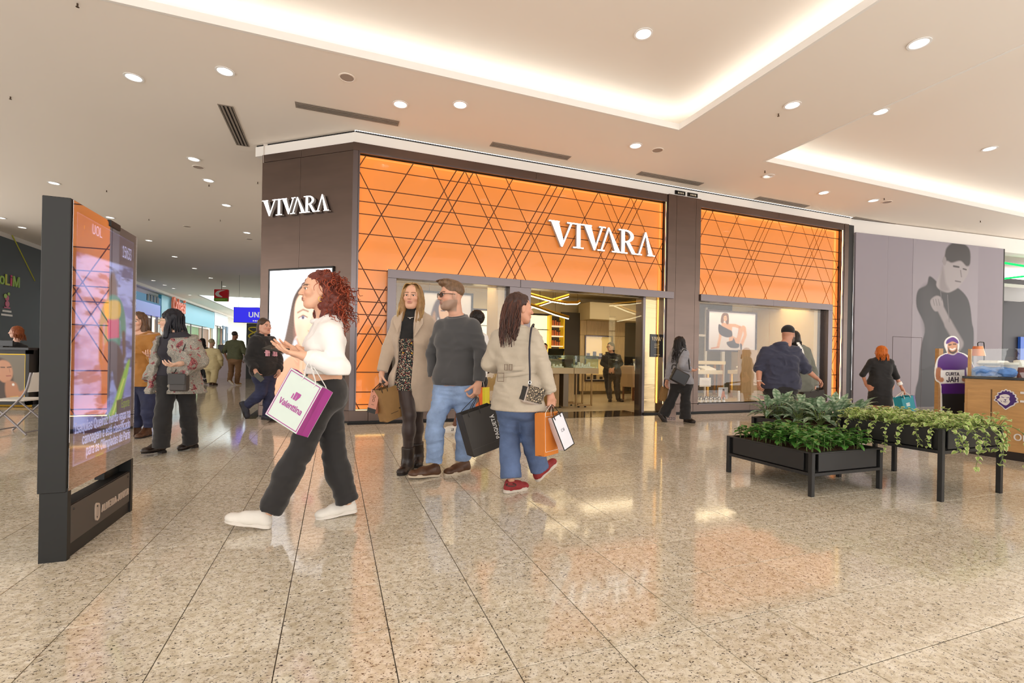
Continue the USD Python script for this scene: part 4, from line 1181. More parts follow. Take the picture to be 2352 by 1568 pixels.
class Field:
    """a list of shapes blended smoothly, sampled only where each one reaches"""

    def __init__(self, k=0.03):
        self.sh = []
        self.k = k

    def cone(self, a, b, ra, rb, k=None, cut=(), sub=False, sq=None):
        """round cone a-b; cut: half spaces (point, normal) outside of which it is trimmed; sq: (axis, factor) flattening across that axis"""
        self.sh.append(("c", np.asarray(a, float), np.asarray(b, float), ra, rb, k, list(cut), sub, sq)); return self

    def ell(self, c, r, k=None, R=None, cut=(), sub=False):
        self.sh.append(("e", np.asarray(c, float), np.asarray(r, float), R, None, k, list(cut), sub, None)); return self

    def carve(self, c, r, planes, k=0.004):
        """takes away the convex region inside all the half spaces (point, outward normal) within r of c"""
        self.sh.append(("h", np.asarray(c, float), np.array([r] * 3, float), None, None, k, list(planes), True, None)); return self

    def bounds(self, pad):
        lo, hi = np.full(3, 1e9), np.full(3, -1e9)
        for s in self.sh:
            if s[7]:
                continue
            l, h = self._bb(s)
            lo, hi = np.minimum(lo, l), np.maximum(hi, h)
        return lo - pad, hi + pad

    @staticmethod
    def _bb(s):
        if s[0] == "c":
            r = max(s[3], s[4])
            return np.minimum(s[1], s[2]) - r, np.maximum(s[1], s[2]) + r
        r = max(s[2])
        return s[1] - r, s[1] + r

    def mesh(self, h, cuts=(), disp=None, pad=None):
        """cuts: half spaces for the whole; disp(P): relief added to the distance"""
        lo, hi = self.bounds(3 * h + 0.004)
        n = np.ceil((hi - lo) / h).astype(int) + 1
        D = np.full(n, 0.2, np.float32)
        ax = [lo[i] + h * np.arange(n[i]) for i in range(3)]
        for s in self.sh:
            k = self.k if s[5] is None else s[5]
            l, u = self._bb(s)
            m = 0.5 * k + 3 * h + 0.01
            i0 = np.maximum(np.floor((l - m - lo) / h).astype(int), 0)
            i1 = np.minimum(np.ceil((u + m - lo) / h).astype(int) + 1, n)
            if (i1 <= i0).any():
                continue
            sl = tuple(slice(a, b) for a, b in zip(i0, i1))
            X = [ax[i][sl[i]].reshape([-1 if j == i else 1 for j in range(3)]) for i in range(3)]
            if s[0] == "c":
                a, b, ra, rb, sq = s[1], s[2], s[3], s[4], s[8]
                d = b - a
                w = [X[i] - a[i] for i in range(3)]
                t = np.clip((w[0] * d[0] + w[1] * d[1] + w[2] * d[2]) / max(d @ d, 1e-9), 0, 1)
                e = [w[i] - d[i] * t for i in range(3)]
                q2 = e[0] ** 2 + e[1] ** 2 + e[2] ** 2
                if sq is not None:
                    v, fct = sq
                    pr = e[0] * v[0] + e[1] * v[1] + e[2] * v[2]
                    q2 = q2 + pr ** 2 * (fct ** 2 - 1)
                f = np.sqrt(q2) - (ra + (rb - ra) * t)
            elif s[0] == "h":
                f = np.full([i1[i] - i0[i] for i in range(3)], -1.0)
            else:
                w = [X[i] - s[1][i] for i in range(3)]
                if s[3] is not None:
                    R = s[3]
                    w = [w[0] * R[0][i] + w[1] * R[1][i] + w[2] * R[2][i] for i in range(3)]
                r = s[2]
                k0 = np.sqrt((w[0] / r[0]) ** 2 + (w[1] / r[1]) ** 2 + (w[2] / r[2]) ** 2)
                k1 = np.sqrt((w[0] / r[0] ** 2) ** 2 + (w[1] / r[1] ** 2) ** 2 + (w[2] / r[2] ** 2) ** 2)
                f = k0 * (k0 - 1) / np.maximum(k1, 1e-6)
            for p, nr in s[6]:
                g = (X[0] - p[0]) * nr[0] + (X[1] - p[1]) * nr[1] + (X[2] - p[2]) * nr[2]
                f = np.maximum(f, g)
            cur = D[sl]
            if s[7]:
                f = -f
                hh = np.maximum(k - np.abs(cur - f), 0) / max(k, 1e-6)
                D[sl] = np.maximum(cur, f) + hh * hh * k * 0.25
            else:
                hh = np.maximum(k - np.abs(cur - f), 0) / max(k, 1e-6)
                D[sl] = np.minimum(cur, f) - hh * hh * k * 0.25
        if disp is not None:
            near = np.abs(D) < 3 * h + 0.02
            I = np.argwhere(near)
            D[near] += disp(lo + h * I)
        for p, nr in cuts:
            g = (ax[0][:, None, None] - p[0]) * nr[0] + (ax[1][None, :, None] - p[1]) * nr[1] + (ax[2][None, None, :] - p[2]) * nr[2]
            D = np.maximum(D, g)
        return snets(D, lo, h)


def unit(v):
    v = np.asarray(v, float)
    return v / max(np.linalg.norm(v), 1e-9)


def lerp(a, b, t):
    return np.asarray(a) + (np.asarray(b) - np.asarray(a)) * t


def folds(seed, amp, fx=9.0, fz=22.0):
    """cloth relief: soft folds"""
    def f(P):
        q = np.stack([P[:, 0] * fx, P[:, 1] * fx, P[:, 2] * fz], 1)
        w = meshkit.noise(q * 0.45 + 7, seed + 3) * 2.2
        a = 1 - np.abs(2 * meshkit.noise(q + w[:, None], seed) - 1) * 2        # creases: ridged
        return -amp * 0.9 * a + 0.5 * amp * (2 * meshkit.noise(q * 2.1 + w[:, None], seed + 1) - 1)
    return f


# ---------------------------------------------------------------- heads, in their own frame: x to the person's right, y forward, z up, origin between the ears
def head_field(fem, chin=1.0):
    f = Field(0.03)
    f.ell((0, -0.016, 0.042), (0.074, 0.094, 0.084))
    f.ell((0, 0.022, -0.025), (0.057 if fem else 0.064, 0.066, 0.072))
    jw = 0.013 if fem else 0.026
    f.cone((-jw, 0.044, -0.080), (jw, 0.044, -0.080), 0.021 if fem else 0.026, 0.021 if fem else 0.026, 0.03)
    f.cone((0, 0.058, -0.088), (0, 0.060, -0.092), 0.019 if fem else 0.023, 0.018 if fem else 0.022, 0.024)
    for s in (-1, 1):
        f.cone((s * (0.043 if fem else 0.050), -0.012, -0.040), (s * (0.022 if fem else 0.030), 0.042, -0.084), 0.024 if fem else 0.028, 0.020 if fem else 0.023, 0.03)
        f.ell((s * 0.038, 0.062, -0.016), (0.024, 0.022, 0.022), 0.02)
        f.cone((s * 0.014, 0.082, 0.026), (s * 0.046, 0.068, 0.025), 0.008, 0.008, 0.018)
        f.ell((s * 0.031, 0.0925, 0.0065), (0.0150, 0.0125, 0.0064), 0.009, sub=True)
    f.cone((0, 0.084, 0.014), (0, 0.104, -0.022), 0.0085, 0.0115, 0.012)
    for s in (-1, 1):
        f.ell((s * 0.0105, 0.096, -0.025), (0.0075, 0.009, 0.007), 0.008)
    f.cone((-0.015, 0.083, -0.049), (0.015, 0.083, -0.049), 0.0075, 0.0075, 0.008)
    f.cone((-0.012, 0.083, -0.0595), (0.012, 0.083, -0.0595), 0.0082, 0.0082, 0.008)
    f.cone((-0.019, 0.094, -0.0545), (0.019, 0.094, -0.0545), 0.0022, 0.0022, 0.006, sub=True)
    for s in (-1, 1):
        f.ell((s * 0.076, -0.004, 0.0), (0.010, 0.020, 0.031), 0.012)
        f.ell((s * 0.088, 0.002, 0.003), (0.007, 0.011, 0.018), 0.006, sub=True)
    return f


def face_colours(V, skin, lips, brow, beard=None, blush=0.25, browf=1.0):
    c = np.tile(np.array(lin(skin)), (len(V), 1))
    x, y, z = np.abs(V[:, 0]), V[:, 1], V[:, 2]
    front = y > 0.05

    def mix(m, rgb):
        nonlocal c
        m = np.clip(m, 0, 1)[:, None]
        c = c * (1 - m) + np.array(lin(rgb)) * m
    s2 = np.array(skin)
    mix(np.exp(-(((x - 0.042) / 0.02) ** 2 + ((z + 0.024) / 0.02) ** 2)) * front * blush, np.clip(s2 * [1.0, 0.72, 0.68], 0, 255))
    if beard is not None:
        b = np.clip((-0.022 - z - 0.35 * np.maximum(y - 0.03, 0)) / 0.015, 0, 1) * np.clip((z + 0.135) / 0.02, 0, 1) * (y > -0.03)
        mu = (z < -0.034) & (z > -0.048) & (x < 0.026) & front
        side = np.clip((x - 0.050) / 0.01, 0, 1) * np.exp(-((y - 0.004) / 0.02) ** 2) * np.clip((0.03 - z) / 0.02, 0, 1)
        mix(np.maximum(np.maximum(b, mu * 0.9), side * 0.7) * beard[1], beard[0])
    lipm = np.exp(-((np.abs(z + 0.0545) / 0.0115) ** 4 + (x / 0.0200) ** 4)) * (y > 0.066)
    mix(lipm * 0.85, lips)
    mix((np.abs(z + 0.0545) < 0.0022) * (x < 0.019) * (y > 0.06) * 0.6, np.array(lips) * 0.45)
    zb = 0.0285 + 0.004 * np.sin(np.clip((x - 0.012) / 0.04, 0, 1) * PI)
    mix(np.exp(-(np.abs(z - zb) / (0.0046 * browf)) ** 4) * (x > 0.011) * (x < 0.052) * (y > 0.03) * 0.92, brow)
    mix(np.exp(-(((x - 0.031) / 0.0185) ** 4 + ((z - 0.0122) / 0.0030) ** 2)) * front * 0.85, np.array(brow) * 0.5)
    mix(np.exp(-(((x - 0.009) / 0.003) ** 2 + ((z + 0.030) / 0.0025) ** 2)) * (y > 0.085) * 0.6, np.array(skin) * 0.4)
    return c


EYE_W = M("eye_white", (232, 228, 222), 0.2)
EYE_D = M("eye_iris", (52, 36, 26), 0.15)


def head(o, body_parts, c, yaw, pitch, roll, sc, skin, fem, lips, brow, beard=None, h=0.0042, eyes=True, smile=0.0, browf=1.0, neck=None, flip=0):
    """adds the head's mesh to body_parts (V, F, colours), the eyes as parts; returns the head's 4x4 (columns right, forward, up)"""
    cyw, syw = math.cos(yaw), math.sin(yaw)
    fwd = np.array([syw * math.cos(pitch), cyw * math.cos(pitch), math.sin(pitch)])
    rt = unit(np.cross(fwd, (0, 0, 1)))
    up = np.cross(rt, fwd)
    rt, up = rt * math.cos(roll) + up * math.sin(roll), up * math.cos(roll) - rt * math.sin(roll)
    R = np.stack([rt, fwd, up], 1)
    f = head_field(fem)
    f.cone((0, -0.030, -0.050), (0, -0.045, -0.14), 0.050 if fem else 0.058, 0.048 if fem else 0.057, 0.03)
    if smile:
        f.cone((-0.024, 0.083, -0.049), (0.024, 0.083, -0.049), 0.005, 0.005, 0.006)
    V, Fc = f.mesh(h / sc)
    col = face_colours(V, skin, lips, brow, beard, browf=browf)
    body_parts.append((c + (V * sc) @ R.T, Fc, col))
    Mh = np.eye(4); Mh[:3, :3] = R * sc; Mh[:3, 3] = c
    if eyes:
        es, ir = [], []
        for s in (-1, 1):
            e = trimesh.creation.icosphere(2, 0.0112); e.apply_translation([s * 0.031, 0.0722, 0.0065]); es.append(e)
            i = trimesh.creation.icosphere(2, 0.0070); i.apply_scale([1, 0.42, 1]); i.apply_translation([s * 0.031, 0.0812, 0.0068]); ir.append(i)
        for e, i in zip(es, ir):
            ey = add(o, "eye", moved(e, Mh), EYE_W, True)
            add(ey, "iris", moved(i, Mh), EYE_D, True)
    return Mh


# ---------------------------------------------------------------- hands
def hand(body_parts, wrist, d, pn, side, skin, curl=0.35, spread=0.10, thumb=0.5, size=1.0, h=0.0034, curls=None, thumbdir=None):
    """wrist: point; d: wrist to knuckles; pn: out of the palm; side +1: the thumb lies on cross(d, pn) side, -1 on the other"""
    d = unit(d); pn = unit(pn - d * (np.asarray(pn) @ d))
    a = np.cross(d, pn) * side                              # towards the thumb
    s = size
    f = Field(0.014 * s)
    w = np.asarray(wrist, float)
    L = 0.085 * s
    ks = []
    for k, u in enumerate((0.030, 0.010, -0.011, -0.031)):
        kn = w + d * (L * (1.0, 1.04, 1.0, 0.92)[k]) + a * u * s
        f.cone(w + a * u * 0.55 * s + d * 0.012 * s, kn, 0.0165 * s, 0.0125 * s)
        ks.append(kn)
    f.cone(w - d * 0.03 * s, w + d * 0.02 * s, 0.026 * s, 0.024 * s, 0.02)
    f.cone(w + d * 0.02 * s + a * 0.018 * s + pn * 0.006 * s, w + d * 0.055 * s + a * 0.026 * s + pn * 0.008 * s, 0.015 * s, 0.013 * s)
    lens = ((0.044, 0.026, 0.021), (0.048, 0.030, 0.022), (0.045, 0.028, 0.021), (0.035, 0.021, 0.018))
    rad = (0.0092, 0.0095, 0.0088, 0.0078)
    for k in range(4):
        p = ks[k]
        cu = curl if curls is None else curls[k]
        ang = 0.0
        dd0 = unit(d + a * spread * (1.2 - 0.8 * k))
        for j in range(3):
            ang += cu * (0.9, 1.15, 0.8)[j]
            dd = dd0 * math.cos(ang) + pn * math.sin(ang)
            q = p + dd * lens[k][j] * s
            f.cone(p, q, rad[k] * s * (1 - 0.08 * j), rad[k] * s * (0.92 - 0.1 * j), 0.004 * s)
            p = q
    td = unit(d * 0.55 + a * 0.75 + pn * 0.35) if thumbdir is None else unit(thumbdir)
    p = w + d * 0.022 * s + a * 0.026 * s + pn * 0.006 * s
    q = p + td * 0.040 * s
    f.cone(p, q, 0.0145 * s, 0.0112 * s, 0.012)
    t2 = unit(td * (1 - thumb * 0.5) + d * 0.5 + pn * thumb * 0.5)
    q2 = q + t2 * 0.032 * s
    f.cone(q, q2, 0.0108 * s, 0.0098 * s, 0.005)
    t3 = unit(t2 + pn * thumb * 0.4)
    f.cone(q2, q2 + t3 * 0.024 * s, 0.0098 * s, 0.0082 * s, 0.004)
    V, Fc = f.mesh(h)
    body_parts.append((V, Fc, np.tile(np.array(lin(skin)), (len(V), 1))))
    grip = np.mean(ks, 0) + pn * 0.022 * s + d * 0.012 * s
    return grip


# ---------------------------------------------------------------- shoes, in their own frame: heel at the origin, toe along +x, sole on z = 0
def shoe_field(L, w, kind):
    f = Field(0.025)
    hh = {"sneaker": 0.075, "loafer": 0.06, "boot": 0.13, "heelboot": 0.12}[kind]
    f.cone((0.035, 0, 0.040), (0.04, 0, hh), 0.036 * w, 0.034 * w, 0.03)
    f.cone((0.035, 0, 0.034), (L * 0.55, 0, 0.036), 0.036 * w, 0.038 * w, 0.02)
    f.cone((0.06, 0, hh * 0.9), (L * 0.62, 0, 0.050), 0.034 * w, 0.030 * w, 0.03)
    f.cone((L * 0.52, 0.004, 0.032), (L * 0.84, 0.002, 0.030), 0.044 * w, 0.040 * w, 0.02, sq=((0, 0, 1), 1.25))
    f.ell((L * 0.86, 0, 0.028), (0.044, 0.040 * w, 0.024), 0.02)
    return f


def outline(L, w, g=0.0):
    pts = [(-0.004, 0), (0.004, 0.024), (0.03, 0.033), (0.10, 0.031), (L * 0.55, 0.040), (L * 0.72, 0.043), (L * 0.88, 0.034), (L * 0.98, 0.016), (L * 1.0, 0), (L * 0.98, -0.02), (L * 0.88, -0.037), (L * 0.72, -0.042), (L * 0.55, -0.037), (0.10, -0.030), (0.03, -0.033), (0.004, -0.024)]
    p = Polygon(smooth_poly([(x, y * w) for x, y in pts], 4))
    return p.buffer(g)


def shoe(o, ankle_floor, toe, mat, sole, kind="sneaker", L=0.27, w=1.0, pitch=0.0, roll=0.0, h=0.006, laces=None, name="shoe", soleh=0.022, stripe=None, heel=0.0, lift=0.0):
    """ankle_floor: the heel's lowest point; toe: level direction; pitch > 0 raises the toe, < 0 raises the heel about the toe"""
    f = shoe_field(L, w, kind)
    V, Fc = f.mesh(h, cuts=[((0, 0, soleh * 0.6), (0, 0, -1))])
    t = unit([toe[0], toe[1], 0])
    y = np.array([-t[1], t[0], 0])
    B = np.eye(4); B[:3, 0], B[:3, 1], B[:3, 2] = t, y, (0, 0, 1)
    B[:3, 3] = np.asarray(ankle_floor, float)
    Rp = trimesh.transformations.rotation_matrix(-pitch, (0, 1, 0))
    mt = B @ trimesh.transformations.translation_matrix((0, 0, lift)) @ Rp
    s = add(o, name, moved(trimesh.Trimesh(V, Fc, process=False), mt), mat, True)
    so = ext(outline(L, w, 0.003), soleh, 0.0)
    if heel:
        so = cat(shift(ext(outline(L, w, 0.0), 0.010), 0, 0, 0.0), bx(-0.0, 0.055, -0.03, 0.03, -heel, 0.002))
    add(s, "sole", moved(so, mt), sole, 35)
    if laces is not None:
        ls = []
        for k in range(4):
            x = L * (0.40 + 0.075 * k); z = 0.088 - 0.0105 * k if kind == "sneaker" else 0.08
            ls.append(tube([(x, -0.026 * w, z - 0.012), (x + 0.006, 0, z + 0.0015), (x + 0.012, 0.026 * w, z - 0.012)], 0.0035, 5))
        add(s, "laces", moved(cat(ls), mt), laces, 40)
    if stripe is not None:
        st = []
        for k in range(3):
            for sd in (-1, 1):
                st.append(tube([(L * (0.34 + 0.075 * k), sd * 0.041 * w, 0.024), (L * (0.31 + 0.075 * k), sd * 0.036 * w, 0.062)], 0.006, 5))
        add(s, "stripe", moved(cat(st), mt), stripe, 40)
    return mt


# ---------------------------------------------------------------- the body
class Fig:
    """joints as world points; g: girth"""

    def __init__(self, o, J, skin, fem=False, g=1.0, sc=1.0):
        a_ = unit(J["shL"] - J["shR"])
        J["shL"] = J["shL"] - a_ * 0.016 - np.array([0, 0, 0.022]); J["shR"] = J["shR"] + a_ * 0.016 - np.array([0, 0, 0.022])
        self.o, self.J, self.skin, self.fem, self.g, self.sc, self.parts = o, J, skin, fem, g, sc, []
        J = self.J
        self.sh = (J["shL"] + J["shR"]) / 2
        self.hp = (J["hipL"] + J["hipR"]) / 2
        self.ax = unit(J["shL"] - J["shR"])                  # towards the person's left
        self.hx = unit(J["hipL"] - J["hipR"])
        self.up = unit(self.sh - self.hp)
        self.fw = unit(np.cross(self.up, -self.ax)) * 1.0     # forward
        self.fw = unit(np.cross(self.ax, self.up)) * 1.0
        self.sw = np.linalg.norm(J["shL"] - J["shR"])

    def torso(self, f, off=0.0, low=1.12, bust=None, belly=0.0, flare=0.0, top=True, wd=1.0):
        g, fem, s = self.g, self.fem, self.sc
        ax, up, fw = self.ax, self.up, self.fw
        L = np.linalg.norm(self.sh - self.hp)
        P = lambda t: self.sh + (self.hp - self.sh) * t
        hw = self.sw / 2
        if top:
            f.cone(self.sh - ax * (hw - 0.03) - up * 0.012, self.sh + ax * (hw - 0.03) - up * 0.012, 0.048 * s + off, 0.048 * s + off, 0.06)
            for q in (-1, 1):
                f.cone(self.sh + up * 0.075 * s - fw * 0.012 + ax * q * 0.02, self.sh + ax * q * (hw - 0.025), 0.040 * s + off, 0.044 * s + off, 0.07)
            f.cone(self.sh + up * 0.03 * s - fw * 0.01, self.sh - up * 0.05, 0.05 * s + off, 0.08 * s + off, 0.08)
        f.cone(P(.24) - ax * (hw * 0.55) * wd, P(.24) + ax * (hw * 0.55) * wd, (0.086 if fem else 0.096) * g * s + off, (0.086 if fem else 0.096) * g * s + off, 0.07)
        f.cone(P(.50) - ax * (hw * 0.42) * wd * g, P(.50) + ax * (hw * 0.42) * wd * g, (0.079 if fem else 0.090) * g * s + off, (0.079 if fem else 0.090) * g * s + off, 0.07)
        wv = (0.30 if fem else 0.42)
        f.cone(P(.74) - ax * (hw * wv) * wd * g + fw * belly * 0.5, P(.74) + ax * (hw * wv) * wd * g + fw * belly * 0.5, (0.073 if fem else 0.090) * g * s + off + belly * 0.4, (0.073 if fem else 0.090) * g * s + off + belly * 0.4, 0.07)
        f.cone(P(low * 0.93) - self.hx * (hw * 0.47) * g, P(low * 0.93) + self.hx * (hw * 0.47) * g, (0.108 if fem else 0.102) * g * s + off + flare, (0.108 if fem else 0.102) * g * s + off + flare, 0.07)
        if bust or (bust is None and fem):
            b = 0.052 * s * (bust or 1.0)
            for q in (-1, 1):
                f.ell(P(.30) + ax * q * 0.072 * s + fw * 0.066 * g * s, (b + off, b + off, b + off), 0.05)
        return f

    def arm(self, f, sd, off=0.0, fore=1.0, upto=None, k=0.03, g=None, cuff=0.0):
        J, s = self.J, self.sc
        g = g or (self.g * (0.86 if self.fem else 1.0)) ** 0.7
        sh, el, wr = J["sh" + sd], J["el" + sd], J["wr" + sd]
        f.cone(sh, el, 0.050 * g * s + off, 0.041 * g * s + off, k)
        if fore > 0:
            e = lerp(el, wr, fore)
            d = unit(wr - el)
            f.cone(el, e, 0.041 * g * s + off, (0.041 + (0.027 - 0.041) * fore) * g * s + off + cuff, min(k, 0.016), cut=[(e, d)])
        return f

    def legs(self, f, off=0.0, to=1.0, k=0.035, flare=0.0, seat=True, sides="LR", th=1.0, knee=None, g=None):
        J, s = self.J, self.sc
        g = g or self.g
        if seat:
            f.cone(J["hipL"], J["hipR"], 0.098 * g * s + off, 0.098 * g * s + off, 0.06)
            f.cone(self.hp - self.hx * 0.055 * s - self.fw * 0.035 * s - self.up * 0.05 * s, self.hp + self.hx * 0.055 * s - self.fw * 0.035 * s - self.up * 0.05 * s, 0.085 * g * s + off, 0.085 * g * s + off, 0.06)
        for sd in sides:
            h, kn, an = J["hip" + sd], J["kn" + sd], J["an" + sd]
            f.cone(h - self.up * 0.02, kn, (0.088 if self.fem else 0.086) * g * s * th + off, 0.054 * g * s + off, k)
            e = lerp(kn, an, to); d = unit(an - kn)
            back = unit(np.cross(d, self.hx)) * 0.012
            f.cone(kn, lerp(kn, an, 0.35) + back, 0.053 * g * s + off, 0.054 * g * s + off * 0.9 + flare * 0.3, k, cut=[(e, d)])
            f.cone(lerp(kn, an, 0.3), e, 0.053 * g * s + off * 0.9 + flare * 0.3, (0.053 + (0.034 - 0.053) * to) * g * s + off + flare, k, cut=[(e, d)])
        return f

    def neck(self, hc, Mh):
        f = Field(0.03)
        b = hc + Mh[:3, :3] @ np.array([0, -0.03, -0.06])
        f.cone(b, self.sh + self.up * 0.01 - self.fw * 0.015, 0.046 * self.sc if self.fem else 0.055 * self.sc, 0.056 * self.sc if self.fem else 0.068 * self.sc)
        return f

    def body(self, hc, Mh, h=0.014, arms="LR", armoff=0.0):
        """the one continuous body: trunk, arms, legs, joined to the finer head and hands"""
        f = self.neck(hc, Mh)
        self.torso(f, -0.006, low=0.95)
        for sd in arms:
            self.arm(f, sd, -0.003)
        self.legs(f, -0.006)
        V, Fc = f.mesh(h)
        parts = [(V, Fc, np.tile(np.array(lin(self.skin)), (len(V), 1)))] + self.parts
        off = np.cumsum([0] + [len(p[0]) for p in parts[:-1]])
        add(self.o, "body", (np.vstack([p[0] for p in parts]), np.vstack([p[1] + q for p, q in zip(parts, off)])), SKINMAT, True, col=np.vstack([p[2] for p in parts]))


SKINMAT = M("skin", (220, 170, 140), 0.48, attr=True, sheen=0.05)


def joints(Y, **px):
    """joints given as (px, py, depth offset) in the plane at depth Y"""
    return {k: W(v[0], v[1], Y + (v[2] if len(v) > 2 else 0.0)) for k, v in px.items()}


def hairmat(name, rgb, rough=0.42):
    return M(name, rgb, rough, var=0.35, vs=60, aniso=(1, 1, 0.35), spec=0.35)


def strands(o, parent, roots, n, seed, length, fall, wave, freq, width, mat, spread=0.02, steps=9, gather=None):
    """strands from scalp points outwards and down. roots: (points, outward normals)"""
    r = rng(seed)
    P, Nn = roots
    idx = r.integers(0, len(P), n)
    lines = []
    for i in idx:
        p, nn = P[i].copy(), unit(Nn[i] + r.normal(0, 0.25, 3))
        L = length * r.uniform(0.7, 1.1)
        pts, ph, ax = [], r.uniform(0, 6.3), unit(r.normal(0, 1, 3))
        ax2 = np.cross(ax, nn)
        for j in range(steps):
            t = j / (steps - 1)
            q = p + nn * (spread * (1 - (1 - t) ** 2)) * (1 + wave * 4) + np.array([0, 0, -1.0]) * L * fall * t ** 1.5 + nn * L * (1 - fall) * t * 0.6
            q = q + (ax * math.sin(freq * t * 6.3 + ph) + ax2 * math.cos(freq * t * 6.3 + ph)) * wave * (0.3 + t)
            pts.append(q)
        lines.append(np.array(pts))
    curves(parent, "strands", lines, width, mat)


def locks(points_list, r0, r1, n=5):
    return cat([tube(p, np.linspace(r0, r1, len(p)), n) for p in points_list])
# ================================================================ the shoppers
def head_in(V, Mh):
    return V @ Mh[:3, :3].T + Mh[:3, 3]


def hair_mesh(o, Mh, f, h, mat, seed=1, amp=0.006, fx=60, fz=14, name="hair", curls=None, cuts=()):
    def disp(P):
        q = np.stack([P[:, 0] * fx, P[:, 1] * fx, P[:, 2] * fz], 1)
        return amp * (2 * meshkit.noise(q, seed) - 1) + 0.5 * amp * (2 * meshkit.noise(q * 2.3, seed + 1) - 1)
    V, Fc = f.mesh(h, disp=disp, cuts=cuts)
    return add(o, name, trimesh.Trimesh(head_in(V, Mh), Fc, process=False), mat, True)


def face_hole(f, w=0.058, top=0.075, y0=0.03, k=0.02, low=-0.12):
    """opens a hair shape over the face"""
    f.ell((0, 0.105, (top + low) / 2), (w, 0.078, (top - low) / 2), k, sub=True)
    return f


def fwd_yaw(x, y):
    return math.atan2(x, y)


def panel4(a, b, c, d, th=0.002):
    """a thin board through four corners in order"""
    p = np.array([a, b, c, d], float)
    n = unit(np.cross(p[1] - p[0], p[3] - p[0])) * th
    v = np.vstack([p, p - n])
    f = [(0, 1, 2), (0, 2, 3), (4, 6, 5), (4, 7, 6)]
    for i in range(4):
        j = (i + 1) % 4
        f += [(i, 4 + i, 4 + j), (i, 4 + j, j)]
    return trimesh.Trimesh(v, np.array(f), process=False)


def face_frame(TL, TR, BL):
    """4x4: x along the top, y up, z out of the face; origin bottom left; and width, height"""
    x = np.asarray(TR) - TL; y = np.asarray(TL) - BL
    m = frameof(x, y, BL)
    h = float(y @ m[:3, 1])
    m[:3, 3] = np.asarray(TL) - m[:3, 1] * h
    return m, np.linalg.norm(x), h


def paper_bag(label, TL, TR, BR, BL, depth, front, side, hand_at, handle, group=None, inner=None, name="shopping_bag", hr=0.0025, droop=0.5, border=None, hx=(0.32, 0.68), trim=None):
    """an open carrier bag: four corners of its front face, a vector through to the back, both handles gathered at a hand"""
    TL, TR, BR, BL, dv = [np.asarray(p, float) for p in (TL, TR, BR, BL, depth)]
    fr, w_, h_ = face_frame(TL, TR, BL)
    BL, BR = fr[:3, 3].copy(), fr[:3, 3] + fr[:3, 0] * w_
    if dv @ fr[:3, 2] > 0:
        dv = -dv
    o = thing(name, label, "bag")
    add(o, "front_panel", panel4(TL, BL, BR, TR), front)
    add(o, "back_panel", panel4(TR + dv, BR + dv, BL + dv, TL + dv), front)
    mid = lambda a: a + dv * 0.5
    for a, b in ((TR, BR), (BL, TL)):
        s_ = unit(np.cross(b - a, dv)) * 0.0
        ins = ((TL + TR) / 2 - a); ins = unit(ins) * 0.012 * np.linalg.norm(dv) / 0.1
        m0, m1 = mid(a) + ins * (1 if np.array_equal(a, TR) or np.array_equal(a, TL) else 0.4), mid(b) + ins * 0.4
        add(o, "side_gusset", cat(panel4(a, b, m1, m0), panel4(m0, m1, b + dv, a + dv)), side)
    add(o, "bottom", panel4(BL, BL + dv, BR + dv, BR), side)
    if trim is not None:
        w = 0.004
        add(o, "edge_trim", cat([tube(p, w, 5) for p in ([TL, TR, TR + dv], [TL, BL], [TR, BR], [BL, BR], [TR + dv, BR + dv], [BR, BR + dv])]), trim)
    for off in (np.zeros(3), dv):
        p0, p1 = lerp(TL, TR, hx[0]) + off, lerp(TL, TR, hx[1]) + off
        q = np.asarray(hand_at) + (off - dv * 0.5) * 0.15
        dn = (BL - TL) * 0.10
        pts = [p0 + dn, p0, lerp(p0, q, 0.55) + (p0 - p1) * 0.10, q + (p0 - p1) * 0.06, q + (p1 - p0) * 0.06, lerp(p1, q, 0.55) + (p1 - p0) * 0.10, p1, p1 + dn]
        add(o, "handle", tube(smooth_open(pts), hr, 6), handle, 60)
    return o


def smooth_open(pts, k=4):
    p = np.asarray(pts, float)
    q = np.vstack([2 * p[0] - p[1], p, 2 * p[-1] - p[-2]])
    out = []
    for i in range(1, len(q) - 2):
        a, b, c, d = q[i - 1], q[i], q[i + 1], q[i + 2]
        for t in np.arange(k) / k:
            out.append(0.5 * ((2 * b) + (c - a) * t + (2 * a - 5 * b + 4 * c - d) * t * t + (3 * b - a - 3 * c + d) * t ** 3))
    out.append(p[-1])
    return np.array(out)


def letter_on(parent, name, fr, w, h, txt, x, y, size, mat, bold=True, sx=1.0, rot=0.0, depth=0.0015):
    """lettering on a bag face: x, y as fractions of the face"""
    m = text(txt, size, depth, bold, sx, center=True)
    if rot:
        m.apply_transform(trimesh.transformations.rotation_matrix(rot, (0, 0, 1)))
    m.apply_translation([x * w, y * h, 0.0006])
    return add(parent, name, moved(m, fr), mat)


def denim(name, rgb, rgb2, amp=0.0015):
    return M(name, rgb, 0.75, var=0.30, vs=7, bump=amp, scale=220)


BELT = M("belt_black", (26, 22, 22), 0.4)
RUB_W = M("rubber_white", (226, 220, 212), 0.55)
SNK_W = M("canvas_white", (232, 228, 220), 0.75, bump=0.0006, scale=300)
LEATH_D = M("leather_dark", (42, 32, 28), 0.35, bump=0.0015, scale=40)
LEATH_B = M("leather_brown", (84, 54, 34), 0.42, var=0.25, vs=20, bump=0.001, scale=60)
SOLE_D = M("sole_dark", (34, 28, 26), 0.7)
SILVER = M("silver", (210, 206, 200), 0.2, 1.0)
GOLDJ = M("gold_jewellery", (226, 178, 84), 0.22, 1.0)

